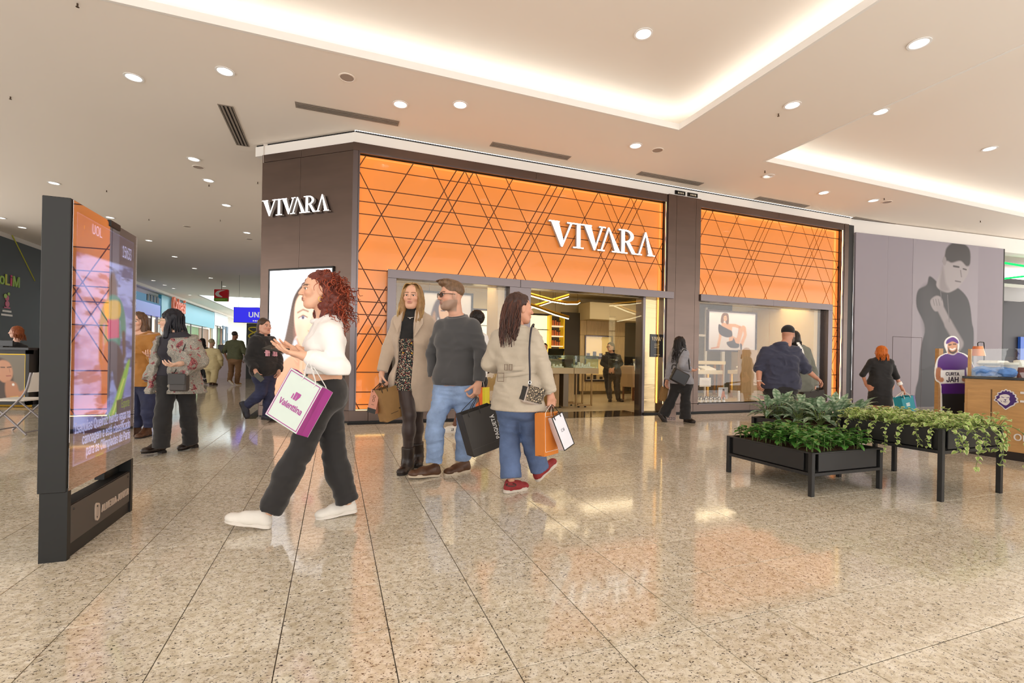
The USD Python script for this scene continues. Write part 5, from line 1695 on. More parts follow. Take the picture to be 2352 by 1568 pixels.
# ---------------------------------------------------------------- 1: curly red-haired woman striding left
o = thing("person", "person with long curly red hair in a white blouse and black trousers, striding left", "person", group=None)
Y = 3.07
J = joints(Y, shL=(760, 756, -.16), shR=(741, 752, .17), elL=(777, 846, -.20), wrL=(706, 819, -.26), elR=(752, 842, .16), wrR=(694, 806, -.06), hipL=(744, 892, -.085), hipR=(750, 892, .085),
           knL=(688, 1040, -.12), anL=(617, 1180, -.13), knR=(768, 1046, .10), anR=(800, 1158, .13))
sk = (226, 176, 146)
A = Fig(o, J, sk, True, 0.98, 1.0)
hc = W(729, 670, Y + 0.0)
Mh = head(o, A.parts, hc, fwd_yaw(-.80, -.60), 0.03, 0.0, 1.0, sk, True, (172, 84, 80), (58, 34, 26), h=0.0034, smile=1, browf=1.2)
hL = hand(A.parts, J["wrL"], W(640, 806, Y - .26) - J["wrL"], (0.1, 0.25, 1), 1, sk, curl=0.10, spread=0.05, thumb=0.3, size=1.08, thumbdir=(-0.6, .45, .55), curls=(0.12, 0.14, 0.2, 0.28))
hR = hand(A.parts, J["wrR"], W(640, 796, Y - .12) - J["wrR"], (0.1, -0.45, 0.9), -1, sk, curl=0.12, spread=0.05, thumb=0.4, size=1.0, thumbdir=(-0.75, -.25, .6), curls=(0.2, 0.2, 0.25, 0.3))
A.body(hc, Mh)
BL_W = M("blouse_white", (242, 238, 234), 0.75, sheen=0.2)
f = Field(0.03)
A.torso(f, 0.012, low=0.92)
A.arm(f, "L", 0.013, fore=0.84, k=0.03, cuff=0.010); A.arm(f, "R", 0.013, fore=0.8, k=0.03, cuff=0.006)
f.ell(J["elL"] + np.array([0.004, 0, -0.002]), (0.060, 0.056, 0.056), 0.05)
f.cone(lerp(J["elL"], J["wrL"], 0.62), lerp(J["elL"], J["wrL"], 0.82), 0.046, 0.050, 0.02)
wz = W(735, 853, Y)[2]
V, Fc = f.mesh(0.0085, cuts=[((0, 0, wz - 0.012), (0, 0, -1)), (hc + Mh[:3, :3] @ np.array([0, 0.0, -0.175]), unit(Mh[:3, :3] @ np.array([0, 0.65, 0.75])))], disp=folds(3, 0.0075, 11, 13))
bl = add(o, "blouse", (V, Fc), BL_W, True)
cl = hc + Mh[:3, :3] @ np.array([0, -0.035, -0.150])
th = np.linspace(-2.4, 2.4, 22)
cp = [cl + Mh[:3, :3] @ np.array([0.062 * math.sin(a), 0.066 * math.cos(a) * 1.0 - 0.01, -0.022 - 0.022 * math.cos(a)]) for a in th]
add(bl, "collar", tube(cp, [0.008 + 0.008 * math.sin((i + 1) / 23 * PI) for i in range(22)], 8), BL_W, 60)
add(bl, "cuff", tube([lerp(J["elL"], J["wrL"], t) for t in (0.70, 0.76, 0.84)], [0.050, 0.054, 0.046], 14), BL_W, 60)
add(bl, "button", cat([trimesh.creation.icosphere(1, 0.006).apply_translation(A.sh + A.fw * (0.118 + 0.006 * k) - A.up * (0.10 + 0.075 * k)) for k in range(4)]), WHITE, True)
TR_B = M("trousers_black", (30, 28, 29), 0.8, sheen=0.25)
f = Field(0.03)
A.legs(f, 0.017, to=0.93, flare=0.022)
f.cone(A.hp, A.hp + A.up * 0.2, 0.108, 0.098, 0.06); f.cone(A.hp + A.up * 0.14 - A.hx * 0.045, A.hp + A.up * 0.14 + A.hx * 0.045, 0.09, 0.09, 0.06)
V, Fc = f.mesh(0.0095, cuts=[((0, 0, W(735, 852, Y)[2]), (0, 0, 1))], disp=folds(8, 0.0055, 9, 14))
tr = add(o, "trousers", (V, Fc), TR_B, True)
bz = W(735, 862, Y)[2]
bc = A.hp + A.up * ((bz - A.hp[2]) / A.up[2])
be = [bc + A.fw * 0.112 * math.cos(a) + A.ax * 0.146 * math.sin(a) + np.array([0, 0, 0.0]) for a in np.linspace(0, 2 * PI, 33)[:-1]]
bm = tube(be, 0.006, 6, closed=True); bm.vertices[:, 2] = bz + (bm.vertices[:, 2] - bm.vertices[:, 2].mean()) * 4.2
add(tr, "belt", bm, M("belt_charcoal", (46, 42, 42), 0.55), 50)
pL = F(620, 1213); pR = F(818, 1178)
shoe(o, pL + [0, 0, 0.004], W(525, 1190, 2.93) - pL, SNK_W, RUB_W, L=0.262, w=0.95, pitch=0.20, laces=M("lace_white", (246, 244, 240), 0.8), h=0.005)
shoe(o, pR, W(729, 1187, 3.16) - pR, SNK_W, RUB_W, L=0.262, w=0.95, pitch=-0.05, laces=_mats["lace_white"], h=0.005, lift=0.012)
for side_, c0 in (("L", pL), ("R", pR)):
    pass
# hair: a soft core and many spiral locks
HR = M("hair_copper", (150, 66, 40), 0.45, var=0.45, vs=40, spec=0.4)
HR2 = M("hair_auburn", (104, 46, 34), 0.45, var=0.4, vs=40, spec=0.4)
f = Field(0.04)
f.ell((0, -0.035, 0.058), (0.098, 0.100, 0.090))
f.ell((0, -0.075, -0.02), (0.112, 0.085, 0.11))
f.ell((0, -0.085, -0.10), (0.115, 0.082, 0.10))
f.ell((0, -0.06, -0.155), (0.115, 0.072, 0.06))
f.ell((0.07, -0.06, -0.05), (0.045, 0.045, 0.10)); f.ell((-0.07, -0.06, -0.05), (0.045, 0.045, 0.10))
face_hole(f, 0.074, 0.086, low=-0.15)
for q in (-1, 1):
    f.ell((q * 0.085, 0.045, -0.02), (0.05, 0.055, 0.085), 0.02, sub=True)
f.ell((0, 0.06, -0.14), (0.07, 0.10, 0.06), 0.02, sub=True)
hm = hair_mesh(o, Mh, f, 0.007, HR2, 5, 0.011, 34, 34)
r_ = rng(21)
cur, cur2 = [], []
for k in range(330):
    u = r_.uniform(-1.0, 0.95); az = r_.uniform(-2.55, 2.55)
    rr = math.sqrt(1 - u * u)
    n = np.array([rr * math.sin(az), -rr * math.cos(az) * 1.0, u])
    base = np.array([0, -0.045, 0.02]) + n * np.array([0.104, 0.098, 0.122])
    if u < 0.0:
        base[2] += -0.10 * r_.random(); base[1] -= 0.02
    if base[1] > (0.055 if base[2] > 0.105 else 0.02 if base[2] > 0.07 else -0.028):
        continue
    L = r_.uniform(0.07, 0.17) * (0.7 if u > 0.5 else 1.0)
    rad, tw, ph = r_.uniform(0.006, 0.016), r_.uniform(1.2, 2.6), r_.uniform(0, 6.3)
    d = unit(n * [0.55, 0.5, 0.2] + [0, -0.18, -0.75] + r_.normal(0, 0.28, 3))
    e1 = unit(np.cross(d, (0.3, 1, 0.2))); e2 = np.cross(d, e1)
    pts = []
    for t in np.linspace(0, 1, 13):
        a = ph + tw * 6.28 * t
        pts.append(base + d * L * t + n * 0.02 * math.sin(t * PI) + (e1 * math.cos(a) + e2 * math.sin(a)) * rad * min(1, t * 3))
    pts = head_in(np.array(pts), Mh)
    (cur if r_.random() < 0.62 else cur2).append(tube(pts, np.linspace(0.0052, 0.0016, 13) * r_.uniform(0.6, 1.15), 5))
add(hm, "curl_locks", cat(cur), HR, True); add(hm, "curl_locks", cat(cur2), HR2, True)
fly = []
for k in range(160):
    az = r_.uniform(-2.5, 2.5); u = r_.uniform(-0.8, 0.9); rr = math.sqrt(1 - u * u)
    n = np.array([rr * math.sin(az), -rr * math.cos(az), u]); b = np.array([0, -0.05, 0.0]) + n * np.array([0.105, 0.11, 0.14])
    if b[1] > -0.02:
        continue
    ph = r_.uniform(0, 6)
    fly.append(head_in(np.array([b + n * 0.05 * t + np.array([0.012 * math.sin(7 * t + ph), 0.012 * math.cos(6 * t + ph), -0.05 * t * t]) for t in np.linspace(0, 1, 9)]), Mh))
curves(hm, "flyaway", fly, 0.0016, HR)
ea = head_in(np.array([[-0.079, 0.0, -0.038]]), Mh)[0]
add(o, "earring", tube([ea + 0.016 * np.array([math.cos(a) * 0.7, math.cos(a) * .3, math.sin(a) - 1]) for a in np.linspace(0, 6.28, 15)[:-1]], 0.002, 5, closed=True), GOLDJ)
d = unit(J["wrL"] - J["elL"])
brs = []
for t in (0.0, 0.014):
    c = J["wrL"] - d * (0.012 + t); e1 = unit(np.cross(d, (0, 0, 1))); e2 = np.cross(d, e1)
    brs.append(tube([c + 0.033 * (e1 * math.cos(a) + e2 * math.sin(a)) + d * 0.008 * math.sin(a + t * 80) for a in np.linspace(0, 6.28, 21)[:-1]], 0.0026, 5, closed=True))
add(o, "bracelet", cat(brs), GOLDJ)
# her phone
ph_c = W(634, 801, Y - .20)
pd = unit(W(612, 801, Y - .22) - J["wrL"]); pu = unit((0.05, -0.35, 1.0))
one("phone", "slim dark phone lying in the hands of the red-haired woman", "phone", moved(bx(-0.07, 0.07, -0.036, 0.036, -0.004, 0.004, 0.003), frameof(pd, np.cross(pu, pd), ph_c)), BLACKG)
# mint and magenta carrier bag on her forearm
MINT = M("bag_mint", (206, 220, 212), 0.35, var=0.03, vs=6)
MAG = M("bag_magenta", (168, 62, 146), 0.4)
yb = 2.66
TL, TR, BR, BLp = W(668, 844, yb), W(741, 889, yb - .03), W(669, 1000, yb - .02), W(595, 942, yb + .01)
dv = W(765, 901, yb + .08) - TR
ho = W(712, 834, Y - .27)
b1 = paper_bag("mint green paper carrier bag with magenta sides lettered Valenttina", TL, TR, BR, BLp, dv, MINT, MAG, ho, M("bag_cord", (238, 236, 234), 0.7), hr=0.003, hx=(0.42, 0.78))
fr, w, h = face_frame(TL, TR, BLp)
letter_on(b1, "lettering", fr, w, h, "Valenttina", 0.5, 0.33, 0.033, MAG, True, 0.72)
mono = unary_union([sbox(-0.022, 0, -0.016, 0.03), sbox(-0.010, 0.0, 0.002, 0.045), Polygon([(0.006, 0), (0.012, 0), (0.024, 0.028), (0.024, 0.045), (0.004, 0.045)])])
add(b1, "monogram", moved(shift(ext(mono, 0.0015), 0.5 * w, 0.52 * h, 0.0006), fr), MAG)
bor = sbox(0.008, 0.008, w - 0.008, h - 0.008).difference(sbox(0.012, 0.012, w - 0.012, h - 0.012))
add(b1, "border_line", moved(ext(bor, 0.0012, 0.0005), fr), MAG)

# ---------------------------------------------------------------- 2: blonde woman in the long beige coat
o = thing("person", "person with long straight blonde hair in an open beige coat over a tweed dress", "person")
Y = 4.62
J = joints(Y, shL=(984, 737, .05), shR=(913, 736, -.03), elL=(996, 800, .08), wrL=(1003, 858, .06), elR=(893, 800, -.02), wrR=(877, 857, -.08), hipL=(962, 880, .03), hipR=(929, 880, -.03),
           knL=(957, 950, .06), anL=(960, 1046, .17), knR=(940, 952, -.14), anR=(936, 1062, -.12))
sk = (222, 170, 142)
B = Fig(o, J, sk, True, 1.0, 1.05)
hc = W(947, 683, Y - .01)
Mh = head(o, B.parts, hc, fwd_yaw(-.06, -1), 0.04, 0.02, 1.06, sk, True, (176, 98, 92), (112, 80, 58), h=0.0044)
hand(B.parts, J["wrR"], W(873, 880, Y - .10) - J["wrR"], (0.85, 0.2, 0.1), 1, sk, curl=1.0, thumb=0.9, size=1.0, h=0.004)
B.body(hc, Mh)
TOPK = M("knit_black", (26, 25, 26), 0.85, sheen=0.2)
f = Field(0.03); B.torso(f, 0.004, low=0.9, bust=0.9)
nb = hc + Mh[:3, :3] @ np.array([0, -0.028, -0.105])
f.cone(nb, B.sh, 0.058, 0.072, 0.03, cut=[(nb, unit(nb - B.sh))])
V, Fc = f.mesh(0.0095, cuts=[((0, 0, W(945, 784, Y - .1)[2]), (0, 0, -1))], disp=folds(13, 0.003))
add(o, "turtleneck_top", (V, Fc), TOPK, True)
TWEED = usdkit.material(stage, "/World/Looks/tweed", {"tc": ("texture_coordinate", {}), "v": ("voronoi_texture", {"scale": 150.0}), "mp": ("mapping", {"scale": (1, 1, 1)}), "r": ("rgb_ramp", {"interpolate": False, "ramp": [(0, lin((28, 26, 30))), (0.36, lin((186, 150, 124))), (0.46, lin((22, 22, 26))), (0.60, lin((84, 120, 100))), (0.68, lin((150, 60, 56))), (0.74, lin((24, 24, 30))), (0.9, lin((206, 196, 176)))]}),
                                                       "s": ("separate_color", {}), "p": ("principled_bsdf", {"roughness": 0.85}), "b": ("bump", {"strength": 0.6, "distance": 0.003})},
                        [("tc.object", "v.vector"), ("v.color", "s.color"), ("s.r", "r.fac"), ("r.color", "p.base_color"), ("v.distance", "b.height"), ("b.normal", "p.normal")], surface="p.BSDF")
dz0, dz1 = W(945, 778, Y - .1)[2], W(945, 897, Y - .1)[2]
f = Field(0.04); B.torso(f, 0.013, low=1.05, bust=0.9); f.cone(B.hp + B.up * 0.22, B.hp, 0.105, 0.122, 0.05); f.cone(B.hp + B.up * 0.12 - B.hx * 0.06, B.hp + B.up * 0.12 + B.hx * 0.06, 0.10, 0.10, 0.05)
hm_ = B.hp.copy(); hm_[2] = dz1
f.cone(B.hp - B.hx * 0.05, hm_ - B.hx * 0.06, 0.118, 0.112, 0.05); f.cone(B.hp + B.hx * 0.05, hm_ + B.hx * 0.06, 0.118, 0.112, 0.05)
V, Fc = f.mesh(0.0095, cuts=[((0, 0, dz0), (0, 0, 1)), ((0, 0, dz1), (0, 0, -1))])
dr = add(o, "tweed_dress", (V, Fc), TWEED, True)
bt = []
for (x, y) in ((926, 787), (945, 788), (926, 810), (946, 811)):
    p = W(x, y, Y - .125); bt.append(trimesh.creation.icosphere(1, 0.010).apply_translation(p))
add(dr, "button", cat(bt), GOLDJ, True)
TIGHT = M("tights_brown", (52, 36, 32), 0.5, sheen=0.3)
f = Field(0.03); B.legs(f, 0.003, to=0.75, seat=True)
V, Fc = f.mesh(0.01, cuts=[((0, 0, dz1 + 0.06), (0, 0, 1))])
add(o, "tights", (V, Fc), TIGHT, True)
COATM = M("coat_beige", (186, 166, 146), 0.9, var=0.06, vs=14, sheen=0.5, bump=0.0008, scale=160)
f = Field(0.035); B.torso(f, 0.030, low=1.0, flare=0.01)
for sd in "LR":
    B.arm(f, sd, 0.024, fore=0.92, k=0.028)
hz = W(905, 942, Y)[2]
for q, hx_ in ((-1, (894, 935)), (1, (972, 946))):
    b = W(hx_[0] + 6 * -q, hx_[1] + 30, Y + .01)
    f.cone(B.hp + B.hx * 0.06 * q + B.up * 0.03, b, 0.125, 0.125, 0.06)
eL = [W(933, 716, Y), W(924, 773, Y), W(913, 902, Y), W(905, 1000, Y)]; eR = [W(962, 716, Y), W(955, 781, Y), W(956, 902, Y), W(957, 1000, Y)]
nL = unit(np.cross(eL[3] - eL[0], (0, 1, 0))); nL = nL if nL[0] < 0 else -nL
nR = unit(np.cross(eR[3] - eR[0], (0, 1, 0))); nR = nR if nR[0] > 0 else -nR
f.carve(B.hp, 1.2, [(eL[1], nL), (eR[1], nR), (B.hp + B.fw * 0.0, -B.fw)])
f.ell(nb + np.array([0, -0.01, 0.03]), (0.075, 0.07, 0.07), 0.01, sub=True)
V, Fc = f.mesh(0.009, cuts=[((0, 0, hz), (0, 0, -1))], disp=folds(17, 0.006, 6, 3))
ct = add(o, "coat", (V, Fc), COATM, True)
for e, q in ((eL, -1), (eR, 1)):
    a0, a1 = e[0] + np.array([q * 0.012, -0.085, 0.0]), e[1] + np.array([q * 0.012, -0.150, 0.02])
    mid_ = lerp(a0, a1, 0.45) + np.array([q * 0.052, -0.012, 0])
    nt = lerp(a0, a1, 0.30)
    lap = trimesh.Trimesh(np.vstack([[a0, nt + [q * 0.03, -0.004, 0.0], nt + [q * 0.062, -0.01, 0.012], mid_ + [q * 0.012, 0.0, -0.01], a1, lerp(a0, a1, 0.5)], np.array([a0, nt + [q * 0.03, -0.004, 0.0], nt + [q * 0.062, -0.01, 0.012], mid_ + [q * 0.012, 0.0, -0.01], a1, lerp(a0, a1, 0.5)]) + [0, 0.012, 0]]),
                          [(0, 1, 5), (1, 2, 3), (1, 3, 5), (5, 3, 4), (6, 11, 7), (7, 9, 8), (7, 11, 9), (11, 10, 9), (0, 6, 7), (0, 7, 1), (1, 7, 8), (1, 8, 2), (2, 8, 9), (2, 9, 3), (3, 9, 10), (3, 10, 4)], process=False)
    add(ct, "lapel", lap, COATM)
for sd, fl, toe, L_, pt in (("R", F(944, 1077), W(919, 1083, 4.34), 0.27, 0.0), ("L", F(966, 1061), W(955, 1070, 4.6), 0.27, -0.12)):
    d = unit(toe - fl)
    mt = shoe(o, fl, d, LEATH_D, SOLE_D, "boot", L_, 1.05, pt, soleh=0.035, name="boot", lift=0.0 if pt == 0 else 0.03)
    f = Field(0.02); a = J["an" + sd]; kk = J["kn" + sd]
    f.cone(a - unit(kk - a) * 0.03, lerp(a, kk, 0.33), 0.052, 0.062, 0.02, cut=[(lerp(a, kk, 0.33), unit(kk - a))])
    f.cone(a, a + d * 0.05 - [0, 0, 0.05], 0.052, 0.045, 0.03)
    V, Fc = f.mesh(0.008)
    add(o, "boot_shaft", (V, Fc), LEATH_D, True)
HB = hairmat("hair_blonde", (150, 116, 76)); HB2 = hairmat("hair_honey", (186, 154, 98))
f = Field(0.03)
f.ell((0, -0.030, 0.052), (0.087, 0.096, 0.085))
for q in (-1, 1):
    f.cone((q * 0.068, 0.015, 0.05), (q * 0.082, 0.01, -0.08), 0.026, 0.032, 0.03)
    f.cone((q * 0.082, 0.01, -0.08), (q * 0.082, 0.055, -0.22), 0.033, 0.026, 0.03)
f.cone((0, -0.075, 0.0), (0, -0.085, -0.20), 0.075, 0.070, 0.05)
face_hole(f, 0.057, 0.080)
hm = hair_mesh(o, Mh, f, 0.0055, HB, 9, 0.005, 90, 8)
r_ = rng(31); lk, lk2 = [], []
for k in range(170):
    q = 1 if k % 2 else -1
    a = r_.uniform(0.25, 1.5)
    y_ = r_.uniform(-0.07, 0.045)
    p = [np.array([q * 0.006, y_, 0.137 - 0.5 * max(y_ - 0.0, 0)]), np.array([q * 0.055, y_ + 0.01, 0.115]), np.array([q * 0.088, y_ * 0.8, 0.045]), np.array([q * (0.094 + 0.012 * r_.random()), y_ * 0.8, -0.05]), np.array([q * (0.098 + 0.015 * r_.random()), 0.035 + y_ * 0.7, -0.14]), np.array([q * (0.092 + 0.02 * r_.random()), 0.06 + y_ * 0.7, -0.215 - 0.05 * r_.random()])]
    (lk if r_.random() < 0.5 else lk2).append(head_in(smooth_open(p, 3), Mh))
add(hm, "hair_locks", locks(lk, 0.0042, 0.0022), HB, True); add(hm, "hair_locks", locks(lk2, 0.0042, 0.0022), HB2, True)
nk = nb + np.array([0, 0, -0.015])
pts = [nk + np.array([0.052 * math.sin(a), -0.07 * math.cos(a) - 0.03, -0.075 * (math.cos(a) > -2) * (0.5 + 0.5 * math.cos(a)) ** 1.0]) for a in np.linspace(-1.9, 1.9, 17)]
nl = add(o, "necklace", tube(pts, 0.0022, 5), SILVER)
add(nl, "pendant", trimesh.creation.icosphere(1, 0.009).apply_translation(pts[8] + [0, -0.004, -0.008]), SILVER, True)
# shoulder bag half hidden by the coat, and two carrier bags in her hand
o = thing("handbag", "black shoulder bag hanging at the beige coat's sleeve", "bag")
p = W(890, 857, Y + .10)
add(o, "bag_body", bx(p[0] - 0.07, p[0] + 0.05, p[1] - 0.05, p[1] + 0.12, p[2] - 0.12, p[2] + 0.20, 0.03), LEATH_D)
add(o, "strap", tube(smooth_open([p + [0, 0.0, 0.19], W(901, 790, Y + .02), W(908, 745, Y - .085), W(914, 722, Y - .02), W(912, 735, Y + .08), p + [0.02, 0.08, 0.19]]), 0.007, 6), LEATH_D)
KRAFT = M("kraft_paper", (148, 112, 66), 0.7, var=0.10, vs=9); KRAFT2 = M("kraft_print", (70, 52, 34), 0.7)
yb = 4.42
TL, TR, BR, BLp = W(854, 897, yb - .03), W(872, 891, yb - .13), W(888, 971, yb - .13), W(861, 968, yb - .03)
hd = W(875, 879, Y - .12)
TL, TR, BR, BLp = W(872, 897, 4.30), W(918, 881, 4.52), W(921, 944, 4.54), W(888, 971, 4.32)
dv = W(854, 897, 4.42) - TL
b2 = paper_bag("large brown kraft paper carrier bag held by the woman in the beige coat", TL, TR, BR, BLp, dv, KRAFT, KRAFT, hd, KRAFT2, hr=0.004, hx=(0.1, 0.35))
fr, w, h = face_frame(TL, TR, BLp)
add(b2, "print_line", moved(cat(bx(0.25 * w, 0.62 * w, 0.20 * h, 0.215 * h, 0.0005, 0.0015), bx(0.68 * w, 0.82 * w, 0.26 * h, 0.30 * h, 0.0005, 0.0015)), fr), KRAFT2)
PINKB = M("bag_salmon", (206, 142, 118), 0.6)
yb = 4.40
TL, TR, BR, BLp = W(853, 894, yb), W(872, 899, yb - .04), W(861, 953, yb - .04), W(842, 945, yb)
b3 = paper_bag("small salmon pink bag with a black bottom hanging behind the kraft bag", TL, TR, BR, BLp, (0.01, 0.07, 0.0), PINKB, PINKB, hd, KRAFT2, hr=0.0025, hx=(0.2, 0.6))
fr, w, h = face_frame(TL, TR, BLp)
add(b3, "black_band", moved(bx(0, w, 0, h * 0.2, 0.0004, 0.0012), fr), DARK)
ring_ = Point(0, 0).buffer(0.014).difference(Point(0, 0).buffer(0.011))
add(b3, "emblem", moved(cat([shift(ext(ring_, 0.001, 0.0006), 0.5 * w, 0.72 * h), shift(ext(ring_, 0.001, 0.0006), 0.5 * w, 0.56 * h), bx(0.35 * w, 0.65 * w, 0.36 * h, 0.375 * h, 0.0005, 0.0014)]), fr), KRAFT2)

# ---------------------------------------------------------------- 3: man in the grey sweater
o = thing("person", "person with short brown hair, glasses and beard in a charcoal sweater and light blue jeans", "person")
Y = 4.30
J = joints(Y, shL=(1090, 746, -.05), shR=(1010, 748, .10), elL=(1106, 812, -.10), wrL=(1099, 879, -.16), elR=(994, 812, .16), wrR=(996, 868, .10), hipL=(1066, 896, -.03), hipR=(1024, 896, .03),
           knL=(1070, 968, .0), anL=(1064, 1054, .12), knR=(1001, 962, -.10), anR=(998, 1062, -.06))
sk = (212, 160, 134)
C = Fig(o, J, sk, False, 1.02, 1.0)
hc = W(1035, 681, Y - .01)
Mh = head(o, C.parts, hc, fwd_yaw(-.86, -.51), -0.02, 0.0, 1.09, sk, False, (168, 110, 98), (92, 66, 48), beard=((132, 112, 96), 0.75), h=0.0042)
hand(C.parts, J["wrL"], W(1094, 905, Y - .17) - J["wrL"], (-0.75, 0.45, 0), -1, sk, curl=0.85, thumb=0.8, size=1.1, h=0.004)
C.body(hc, Mh)
SWEAT = M("sweater_charcoal", (70, 70, 72), 0.92, sheen=0.35, bump=0.0008, scale=260)
f = Field(0.035); C.torso(f, 0.020, low=0.90, belly=0.02)
for sd in "LR":
    C.arm(f, sd, 0.019, fore=0.93, k=0.028)
nb = hc + Mh[:3, :3] @ np.array([0, -0.04, -0.13])
f.cone(C.sh + C.up * 0.125, C.sh + C.up * 0.02, 0.068, 0.10, 0.05)
f.ell(C.sh + C.up * 0.135 + C.fw * 0.02, (0.064, 0.064, 0.05), 0.008, sub=True)
zb = W(1045, 884, Y)[2]
V, Fc = f.mesh(0.009, cuts=[((0, 0, zb), (0, 0, -1)), (C.sh + C.up * 0.108, unit(C.up + C.fw * 0.35))], disp=folds(23, 0.007, 8, 10))
sw = add(o, "sweater", (V, Fc), SWEAT, True)
rc_ = C.sh + C.up * 0.104 + C.fw * 0.004
add(sw, "collar_rib", tube([rc_ + C.ax * 0.070 * math.sin(a) + C.fw * 0.068 * math.cos(a) - C.up * 0.024 * math.cos(a) for a in np.linspace(0, 6.28, 29)[:-1]], 0.012, 8, closed=True), SWEAT, 60)
hb = C.hp + C.up * ((zb + 0.03 - C.hp[2]) / C.up[2])
bm = tube([hb + C.ax * 0.182 * math.sin(a) + C.fw * (0.128 * math.cos(a) + 0.012) for a in np.linspace(0, 6.28, 33)[:-1]], 0.009, 8, closed=True)
bm.vertices[:, 2] = zb + 0.028 + (bm.vertices[:, 2] - bm.vertices[:, 2].mean()) * 3.4
add(sw, "hem_rib", bm, SWEAT, 60)
add(sw, "cuff_rib", tube([lerp(J["elL"], J["wrL"], t) for t in (0.84, 0.95)], [0.046, 0.043], 14), SWEAT, 60)
JEAN_L = denim("denim_light", (136, 160, 198), (170, 190, 220))
f = Field(0.03); C.legs(f, 0.016, to=0.985, flare=0.020)
V, Fc = f.mesh(0.0095, cuts=[((0, 0, zb + 0.05), (0, 0, 1))], disp=folds(29, 0.0085, 8, 16))
jn = add(o, "jeans", (V, Fc), JEAN_L, True)
for nm, px, toe, pt, lf in (("R", (1009, 1092), (953, 1099), 0.07, 0.0), ("L", (1077, 1080), (1031, 1090), 0.0, 0.0)):
    fl = F(*px); shoe(o, fl, F(*toe) - fl, LEATH_B, M("sole_cream", (206, 190, 168), 0.6), "sneaker", 0.295, 1.12, pt, laces=M("lace_dark", (44, 32, 26), 0.7), h=0.006, soleh=0.026, lift=lf)
HM = hairmat("hair_brown_grey", (110, 84, 62))
f = Field(0.02)
f.ell((0, -0.022, 0.056), (0.079, 0.098, 0.082)); f.ell((0.008, 0.030, 0.112), (0.060, 0.066, 0.036)); f.ell((0, 0.07, 0.112), (0.045, 0.03, 0.024))
f.ell((0, 0.115, 0.015), (0.10, 0.070, 0.078), 0.015, sub=True); f.ell((0, 0.02, -0.055), (0.12, 0.085, 0.075), 0.015, sub=True); f.ell((0, -0.06, -0.11), (0.1, 0.1, 0.075), 0.015, sub=True)
hm = hair_mesh(o, Mh, f, 0.0045, HM, 4, 0.002, 70, 70)
r_ = rng(41); lk = []
for k in range(110):
    x = r_.uniform(-0.055, 0.06); y = r_.uniform(-0.05, 0.06)
    b = np.array([x, y, 0.128 - 2.2 * (x * x) - 3.0 * (y - 0.02) ** 2])
    lk.append(head_in(np.array([b, b + [0.006, 0.018, 0.010], b + [0.016, 0.040, 0.012], b + [0.028, 0.055, 0.004]]), Mh))
add(hm, "hair_locks", locks(lk, 0.005, 0.0018), HM, True)
# glasses
gl = []
for s in (-1, 1):
    gl.append(tube([(s * 0.032 + 0.0235 * math.copysign(abs(math.cos(a)) ** 0.6, math.cos(a)), 0.099 - 0.25 * abs(s * 0.032 + 0.0235 * math.cos(a)) ** 1.0 * 0.3, 0.006 + 0.0165 * math.copysign(abs(math.sin(a)) ** 0.6, math.sin(a))) for a in np.linspace(0, 6.28, 21)[:-1]], 0.0028, 6, closed=True))
    gl.append(tube([(s * 0.056, 0.094, 0.014), (s * 0.074, 0.06, 0.014), (s * 0.081, -0.002, 0.012), (s * 0.080, -0.02, -0.004)], 0.0026, 6))
gl.append(tube([(-0.009, 0.101, 0.010), (0, 0.104, 0.013), (0.009, 0.101, 0.010)], 0.0026, 6))
g_ = add(o, "glasses", moved(cat(gl), Mh), DARK, True)
add(g_, "lens", moved(cat([bx(s * 0.032 - 0.021, s * 0.032 + 0.021, 0.0965, 0.098, -0.008, 0.020) for s in (-1, 1)]), Mh), pane_mat("lens_glass", (0.72, 0.70, 0.68)))
# the big black bag
BAGK = M("bag_black", (54, 50, 46), 0.55); WLET = M("white_lettering", (238, 236, 232), 0.5)
TL, TR, BR, BLp = W(1062, 953, 3.98), W(1136, 927, 4.12), W(1152, 1020, 4.14), W(1078, 1055, 3.98)
dv = W(1046, 950, 4.10) - TL
ho = W(1094, 912, Y - .19)
b4 = paper_bag("big black paper carrier bag lettered PAQUETÁ held by the man in the sweater", TL, TR, BR, BLp, dv, BAGK, BAGK, ho, DARK, hr=0.003, hx=(0.18, 0.52))
fr, w, h = face_frame(TL, TR, BLp)
letter_on(b4, "lettering", fr, w, h, "PAQUETÁ", 0.88, 0.50, 0.033, WLET, True, 1.0, PI / 2)
add(b4, "thin_line", moved(bx(0.945 * w, 0.952 * w, 0.22 * h, 0.62 * h, 0.0005, 0.0015), fr), WLET)
add(b4, "fold_line", moved(bx(0.0, w, 0.17 * h, 0.176 * h, 0.0003, 0.0012), fr), M("bag_fold", (78, 72, 68), 0.5))

# ---------------------------------------------------------------- 4: woman in the short trench coat, from behind
o = thing("person", "person with wavy dark brown hair in a short belted trench coat, seen from behind", "person")
Y = 3.80
J = joints(Y, shL=(1143, 771, .03), shR=(1229, 771, -.03), elL=(1124, 836, .06), wrL=(1150, 846, .27), elR=(1245, 836, -.05), wrR=(1265, 908, -.04), hipL=(1168, 918, .02), hipR=(1212, 918, -.02),
           knL=(1170, 1012, .06), anL=(1174, 1106, .0), knR=(1220, 1008, .10), anR=(1243, 1084, .16))
sk = (206, 150, 122)
D_ = Fig(o, J, sk, True, 1.0, 0.98)
hc = W(1195, 711, Y + .01)
Mh = head(o, D_.parts, hc, fwd_yaw(.94, .34), 0.0, 0.0, 1.0, sk, True, (164, 88, 80), (52, 34, 28), h=0.0042)
hand(D_.parts, J["wrR"], W(1266, 930, Y - .04) - J["wrR"], (-0.5, 0.85, 0), 1, sk, curl=0.95, thumb=0.8, size=0.95, h=0.004)
D_.body(hc, Mh)
